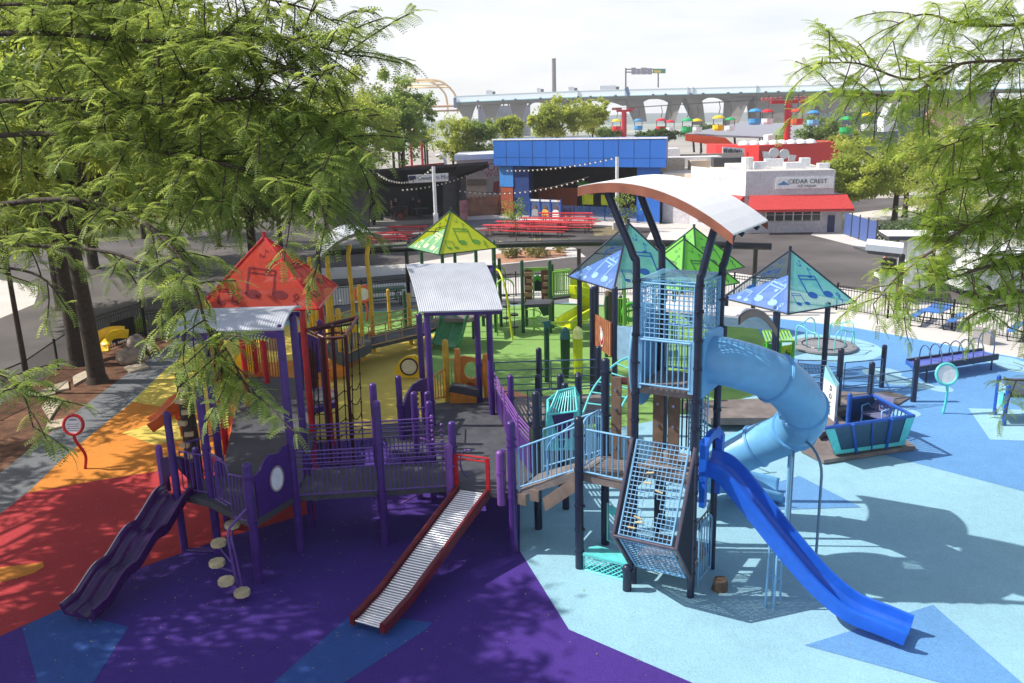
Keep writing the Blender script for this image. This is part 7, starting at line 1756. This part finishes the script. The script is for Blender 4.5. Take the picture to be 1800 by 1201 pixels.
PIN = pinnate(); FR = frond(); CD = card()
# ---------------------------------------------------------------- near tree at the left: trunk just outside the view, long branches across it
NL = thing('near_honey_locust', 'honey locust whose long leafy branches hang across the upper left, its trunk outside the view', 'tree', (-10.5,7.5,0))
T = Tree()
T.branch([(-10.5,7.5,0),(-10.45,7.5,2.5),(-10.2,7.6,5)], .24, .18, 10)
hub = V(-10.2,7.6,5)
limbs = [
 [(-200,70,8.4),(60,58,8.0),(240,72,7.6),(400,60,7.2),(520,72,7.0),(618,100,6.8)],
 [(-170,190,8.2),(90,175,7.8),(290,185,7.4),(450,172,7.0),(560,205,6.8),(622,262,6.7)],
 [(-150,250,8.4),(110,235,7.8),(300,270,7.2),(440,300,6.9),(540,325,6.7),(580,365,6.6)],
 [(-150,380,8.0),(110,350,7.4),(240,385,6.8),(325,465,6.3),(362,570,6.0),(392,650,5.9)],
 [(-170,10,8.4),(150,5,7.8),(380,-10,7.4),(520,10,7.1),(600,45,7.0)],
 [(-160,440,7.8),(60,432,7.2),(230,455,6.7),(318,540,6.3),(322,640,6.1)],
 [(-150,480,7.6),(-20,470,7.2),(70,486,7.0),(120,545,6.9)],
 [(-160,640,6.8),(-40,650,6.5),(36,690,6.3),(58,750,6.2)],
]
for k, lb in enumerate(limbs):
    pts = [hub+V(0,0,.1*k)] + [at(*q) for q in lb]
    T.branch(pts[:2], .10, .055, 7)
    T.leafy(pts[1:], .03 if k < 4 else .018, [17,17,16,9,12,5,4,11][k], .55 if k < 3 else .36, .036, [.3,.3,.3,.35,.6,.45,.4,.4][k], [.3,.3,.25,.2,.05,.1,.06,.06][k], 1.0, 30+k)
for k, (a, c) in enumerate(((((300,185,7.4)),((380,120,7.2))), ((440,170,7.0),(520,120,6.9)), ((300,270,7.2),(360,350,6.9)), ((400,60,7.2),(470,130,7.0)), ((362,570,6.0),(438,690,5.8)))):
    p, q = at(*a), at(*c); T.leafy([p, p.lerp(q,.5)+V(0,0,.06), q], .012, 20, .45, .036, .3, .05, .95, 60+k)
T.build(NL, PIN, lf_near, bark_dk)
# ---------------------------------------------------------------- honey locusts in the mulch bed and just outside the left edge
def locust(label, base, h0, crown, limbsn, n, seed, leafm=lf_far, r=.26, lean=(0,0), tmpl=FR, clumps=70, grp=None, lsc=1.0, name='honey_locust', flat=.5, cr=.24, woodm=bark_dk):
    T = Tree(); R = random.Random(seed); tr = thing(name, label, 'tree', base, grp); b0 = V(base)
    fork = b0+V(lean[0],lean[1],h0)
    T.branch([b0+V(0,0,-.05), b0+V(lean[0]*.25,lean[1]*.25,h0*.35), b0+V(lean[0]*.6,lean[1]*.6,h0*.7), fork], r, r*.66, 12)
    T.wood.tube([b0+V(0,0,-.05), b0+V(0,0,.25)], [r*1.35, r*1.0], 12, caps=False)
    C = []
    if tmpl is CD: n, lsc, clumps, cr = int(n*2.4), lsc*.62, int(clumps*1.7), cr*.85
    for c, rad, frac in crown: C += list(T.cloud(c, rad, int(n*frac), lsc, seed+len(C), max(8, int(clumps*frac)), flat, cr))
    idx = R.sample(range(len(C)), min(limbsn, len(C)))
    for i in idx:
        e = V(*C[i]); m = fork.lerp(e,.5)+V(R.uniform(-.4,.4),R.uniform(-.4,.4),R.uniform(.0,.6)); s0 = b0.lerp(fork, R.uniform(.75,1.0)) if R.random() < .5 else fork
        P = T.branch([s0, m, e], r*.32, .012, 6)
        for k in range(2):
            a = P[int(len(P)*.55)]; e2 = V(*C[R.choice(range(len(C)))]) if R.random() < .0 else e+V(R.uniform(-1,1),R.uniform(-1,1),R.uniform(-.6,.4))*.8; T.branch([a, a.lerp(e2,.5)+V(0,0,.1), e2], r*.1, .006, 5)
    T.build(tr, tmpl, leafm, woodm); return tr
locust('honey locust with a thick dark trunk in the mulch, the one nearer the grey path', G(172,672), 6.0, [((-14.2,27.5,10.0),(5.2,4.6,3.6),.5), ((-10.4,24.5,9.6),(3.8,3.2,2.4),.22), ((-12.5,27.5,12.6),(5.5,4.2,2.4),.28)], 34, 16000, 101, r=.31, lean=(-.35,.3), lsc=1.3, clumps=190, cr=.19)
locust('honey locust trunk standing close behind the first one by the chain-link fence', G(138,642), 6.2, [((-18.5,32.5,10.5),(5.0,4.6,3.8),1.0)], 20, 8000, 131, r=.3, lean=(-.2,.3), lsc=1.3)
locust('thin young honey locust stem beside the chain-link fence', G(52,692), 5.0, [((-17.2,27.5,7.0),(2.2,2.0,1.8),1.0)], 8, 2500, 137, r=.1, lsc=1.1)
locust('large honey locust outside the left edge that dapples the red and purple floor', (-19.5,13.0,0), 6.5, [((-16.4,15.4,10.4),(5.8,4.8,3.0),.45), ((-13.4,18.0,10.2),(3.4,3.4,2.2),.18), ((-13.2,13.0,10.8),(3.6,2.8,2.0),.2), ((-19.6,22.5,9.4),(4.2,4.6,2.2),.17)], 22, 20500, 151, lf_near, r=.34, lsc=1.45, clumps=170, cr=.21)
locust('honey locust beyond the left fence shading the dark drive', (-22.5,42.0,0), 6.0, [((-19.5,41.0,7.6),(7.2,5.5,4.0),1.0)], 18, 21000, 161, r=.32, lsc=1.7, clumps=110)
locust('honey locust on the lawn far to the left behind the near branches', (-27,55,0), 6.5, [((-25,55,8.6),(8.0,5,4.4),1.0)], 14, 15000, 171, lf_mid, r=.34, lsc=2.0, clumps=110)
locust('honey locust over the drive behind the red shelter', (-14.5,48,0), 4.5, [((-13.5,48,6.6),(5.4,4.5,3.2),1.0)], 14, 20000, 181, lf_mid, r=.3, lsc=1.7, clumps=100)
# ---------------------------------------------------------------- row of trees behind the stage
def bgtree(px, py, Y, rx, ry, label, n=3600, lm=lf_mid, seed=0, lobes=3, base_py=None, size=1.0, grp='trees behind the stage'):
    c = at(px, py, Y); k = Y/FPX; R = random.Random(seed); Rx, Rz = rx*k, ry*k; cr = [((c.x,Y,c.z),(Rx*.8,Rx*.7,Rz*.85),.5)]
    for i in range(lobes): a = R.uniform(0, 2*PI); cr.append(((c.x+Rx*.55*math.cos(a), Y+Rx*.3*math.sin(a), c.z+Rz*R.uniform(-.5,.45)),(Rx*.5,Rx*.45,Rz*.42),.5/lobes))
    return locust(label, (c.x+R.uniform(-.3,.3), Y, 0), max(1.0, c.z-Rz*.6), cr, 9, n, seed, lm, r=.05+.035*Rx, tmpl=CD, clumps=46, grp=grp, lsc=size*(.5+Y*.009), name='tree', cr=.28, flat=.7)
for i, a in enumerate((
 (685,178,95,60,68,'tall grey-green tree at the right end of the row behind the stage',4200,lf_mid),
 (640,222,78,78,72,'broad bright tree left of the red lamp post behind the stage',5200,lf_yel),
 (560,235,66,95,92,'large tree behind the charcoal side wall of the stage',6000,lf_yel),
 (736,212,120,42,56,'dark tree below the yellow arches',2600,lf_mid),
 (470,235,60,90,90,'tree behind the red shelter, second from the stage',4600,lf_mid),
 (360,240,64,95,80,'tree in the middle of the left-hand row',3600,lf_mid),
 (230,250,70,95,70,'tree toward the left of the left-hand row',3200,lf_mid),
 (70,250,76,110,70,'leftmost tree of the left-hand row',3200,lf_mid),
 (620,185,82,72,72,'bright tall tree second from the right in the row behind the stage',4600,lf_yel),
 (705,228,88,46,66,'green tree directly left of the red lamp post',3600,lf_mid),
 (600,305,72,72,46,'low leafy tree at the left shoulder of the stage roof',3600,lf_mid),
 (795,240,105,50,42,'round olive tree between the red lamp posts',3000,lf_yel),
 (842,246,105,38,38,'darker round tree just left of the blue building',2600,lf_mid),
 (897,228,118,26,26,'small round tree rising over the left end of the blue building',2200,lf_yel),
 (985,208,105,62,42,'broad feathery yellow-green tree behind the blue building',5200,lf_yel),
 (1040,205,112,30,34,'right-hand companion of the broad tree behind the blue building',2400,lf_yel),
 (1150,238,118,42,10,'low green hedge-like trees right of the thin red tower',1800,lf_dark),
 (1070,234,150,30,11,'low green tree under the viaduct left of the thin red tower',1500,lf_mid),
 (1232,229,170,42,9,'low tree belt under the viaduct left of the orange fascia',1800,lf_dark),
 (1335,226,175,40,9,'low dark tree beneath the blue skyride gondola',1800,lf_mid),
 (1440,232,118,42,34,'green tree to the right of the thick red skyride tower',3600,lf_mid),
 (1492,250,100,34,28,'tree in front of the dark blue hall',2400,lf_yel))):
    bgtree(*a, seed=300+i*7)
# ---------------------------------------------------------------- right-hand mid trees, hedge
locust('yellow-green honey locust with forked trunk on the pale pavement right of the ice cream building', G(1572,388), 3.4, [(at(1560,290,69),(5.2,4.2,2.3),.45), (at(1490,318,67),(2.9,2.6,1.7),.25), (at(1640,285,70),(4.4,3.6,2.6),.3)], 16, 11000, 401, lf_yel, r=.24, lean=(.1,.2), tmpl=CD, clumps=90, lsc=1.25, name='tree', cr=.22)
locust('second trunk and crown behind the yellow-green tree at the right', G(1590,382), 3.8, [(at(1700,240,78),(6.0,4.4,3.6),1.0)], 12, 5000, 411, lf_mid, r=.22, tmpl=CD, clumps=60, lsc=1.0, name='tree', cr=.22)
locust('tree with a dark trunk farther right behind the hedge', G(1640,412), 3.5, [(at(1720,330,60),(4.8,4.0,3.0),1.0)], 12, 5000, 421, lf_yel, r=.2, tmpl=CD, clumps=60, lsc=.8, name='tree', cr=.22)
def bush(px, py, rx, rz, label, n, lm, seed, name='shrub', lsc=.5, grp=None, ry=None):
    g = G(px, py); T = Tree(); tr = thing(name, label, 'bush', g, grp)
    T.cloud((g.x, g.y, rz*.9), (rx, ry or rx, rz*.8), n, lsc, seed, max(8, n//45), .9, .3, .3); T.branch([g, g+V(0,0,rz)], .05, .02, 5)
    R = random.Random(seed)
    for k in range(4): T.branch([g, g+V(R.uniform(-.4,.4)*rx, R.uniform(-.4,.4)*rx, rz*1.1)], .02, .006, 4)
    return T.build(tr, CD, lm, bark_dk, 'stem', 'foliage')
bush(1592,432,2.0,1.0,'dark clipped hedge behind the white-roofed kiosk',2600,lf_dark,501,'hedge',.7,ry=1.1); bush(1660,426,2.2,1.3,'dark bushy shrub at the right end of the hedge',2400,lf_dark,502,'shrub',.8)
bush(216,588,.4,.35,'small green shrub behind the yellow half-pipe, left one',500,lf_mid,511,lsc=.45); bush(246,585,.5,.45,'small green shrub behind the yellow half-pipe, right one',600,lf_mid,512,lsc=.45)
yt = thing('young_tree', 'slender young tree in the planting bed in front of the red picnic tables', 'tree', G(908,452)); g = G(908,452); T = Tree()
T.cloud(at(905,370,g.y),(.75,.7,1.2), 700, .4, 521, 18, .8, .3, .3); T.branch([g, g+V(0,0,2), at(904,345,g.y)], .05, .012, 6); T.build(yt, CD, lf_mid, bark)
yt2 = thing('young_tree', 'slender young tree by the right column of the blue building, seen under the curved roof', 'tree', G(1100,408)); g = G(1100,408); T = Tree()
T.cloud(at(1098,362,g.y),(1.0,.9,1.5), 800, .5, 522, 18, .8, .3, .3); T.branch([g, g+V(0,0,2), at(1098,340,g.y)], .06, .012, 6); T.build(yt2, CD, lf_mid, bark)
R = random.Random(9); first = None
for k in range(20):
    px, py = R.uniform(874,994), 0; py = 446+ (8*math.sin(k*1.7)); g = G(px, py); h_ = R.uniform(.3,.65)
    lab = 'low %s shrub in the bark-chip bed beneath the picnic tables' % ('dry olive',)
    if first is None:
        T = Tree(); first = thing('bed_shrub', lab, 'bush', (0,0,0), 'small shrubs in the bark-chip bed'); T.cloud((0,0,.3),(.3,.3,.3),160,.4,531,8,.9,.4,.2); T.branch([V(0,0,0),V(0,0,.5)],.015,.006,4); T.build(first, CD, leaf_mat('dry_leaf', (112,116,60), (164,158,96), .4, .6), bark, 'stem', 'foliage'); first.location = g
    else: o = dup(first, g, R.uniform(0,6)); s_ = R.uniform(.7,1.5); o.scale = (s_,s_,s_)
# ---------------------------------------------------------------- near tree at the right
NR = thing('near_honey_locust', 'sunlit honey locust with drooping bright leaves hanging in from the right edge', 'tree', (11.5,8.5,0))
T = Tree(); T.branch([(11.5,8.5,0),(11.5,8.5,3),(11.3,8.6,5.2)], .24, .18, 10); hub = V(11.3,8.6,5.2)
rl = [
 [(1960,20,9.8),(1800,42,9.6),(1700,44,9.5),(1625,25,9.4),(1566,48,9.3)],
 [(1960,90,9.8),(1790,105,9.4),(1690,112,9.2),(1600,140,9.0),(1510,112,8.9),(1436,112,8.8)],
 [(1690,112,9.2),(1600,165,9.0),(1520,165,8.9),(1446,160,8.8)],
 [(1960,150,9.8),(1810,190,9.4),(1720,235,9.2),(1650,262,9.0)],
 [(1960,230,9.8),(1800,290,9.4),(1700,320,9.2),(1640,345,9.0)],
 [(1960,300,9.6),(1810,355,9.2),(1710,395,8.9),(1640,440,8.6),(1575,490,8.4),(1535,535,8.3)],
 [(1960,410,9.4),(1800,450,9.0),(1700,480,8.7),(1640,500,8.5),(1585,525,8.4)],
 [(1960,500,9.4),(1810,530,9.0),(1730,545,8.8),(1690,570,8.6)],
 [(1960,560,9.2),(1840,590,8.9),(1770,575,8.8)],
 [(1960,690,8.8),(1850,672,8.5),(1770,668,8.3)],
 [(1960,-40,9.8),(1800,-20,9.6),(1700,0,9.5)],
]
for k, lb in enumerate(rl):
    pts = [at(*q) for q in lb]; T.branch([hub+V(0,0,.05*k), pts[0]], .09, .05, 6) if k != 2 else None
    T.leafy(pts, .024 if k != 2 else .014, [14,15,17,19,19,17,15,7,4,8,13][k], (.5 if k < 5 else .38), .038, .6, .02, .95, 700+k)
for k, (a, c) in enumerate((((1800,290,9.4),(1740,380,9.0)), ((1810,355,9.2),(1760,460,8.9)), ((1710,400,8.9),(1640,400,8.7)), ((1800,190,9.4),(1760,270,9.2)), ((1790,105,9.4),(1740,170,9.2)), ((1800,455,9.0),(1790,540,8.8)))):
    p, q = at(*a), at(*c); T.leafy([p, p.lerp(q,.5)+V(0,0,.05), q], .012, 20, .45, .038, .55, .05, .95, 760+k)
T.build(NR, PIN, lf_right, bark)
locust('honey locust crown filling the right edge behind the near drooping leaves', (17.5,16.5,0), 4.6, [((13.9,16.5,7.4),(2.3,2.2,1.5),.6), ((15.2,16.0,8.6),(2.4,2.2,1.8),.4)], 14, 7500, 781, lf_right, r=.22, clumps=80, lsc=1.0, name='honey_locust', cr=.25)

# fallen leaflets scattered on the floor and paths under the trees
g = np.random.default_rng(77); n = 900
p = np.stack([g.normal(-6.5,4.2,n), g.normal(16,5.0,n), np.full(n,.0265)], -1); p = p[(p[:,1] > 9) & (p[:,0] > -16) & (p[:,0] < 6)]; n = len(p)
a = g.uniform(0,2*PI,n); D = np.stack([np.cos(a), np.sin(a), np.zeros(n)], -1); U = np.stack([g.normal(0,.12,n), g.normal(0,.12,n), np.ones(n)], -1)
v = scatter(card(.045,.008), p, D, U, g.uniform(.6,1.4,n)); o = np_mesh('fallen_leaves', v, quads(n), leaf_mat('fallen_leaf', (120,112,48), (186,170,88), .2, 9)); struct(o, 'stuff')
# ================================================================ HAZE
b = MB(); b.box((0, 690, 20), (3000, 1460, 44)); hz_ = MATS.get('haze') or bpy.data.materials.new('haze'); hz_.use_nodes = True
hn = hz_.node_tree; hn.nodes.clear(); ho = hn.nodes.new('ShaderNodeOutputMaterial'); pv = hn.nodes.new('ShaderNodeVolumePrincipled')
pv.inputs['Color'].default_value = (.93, .95, 1, 1); pv.inputs['Density'].default_value = .0003; pv.inputs['Anisotropy'].default_value = 0
hn.links.new(pv.outputs[0], ho.inputs['Volume'])
o = b.build('haze', hz_); struct(o, 'stuff')
SC.cycles.volume_bounces = 2
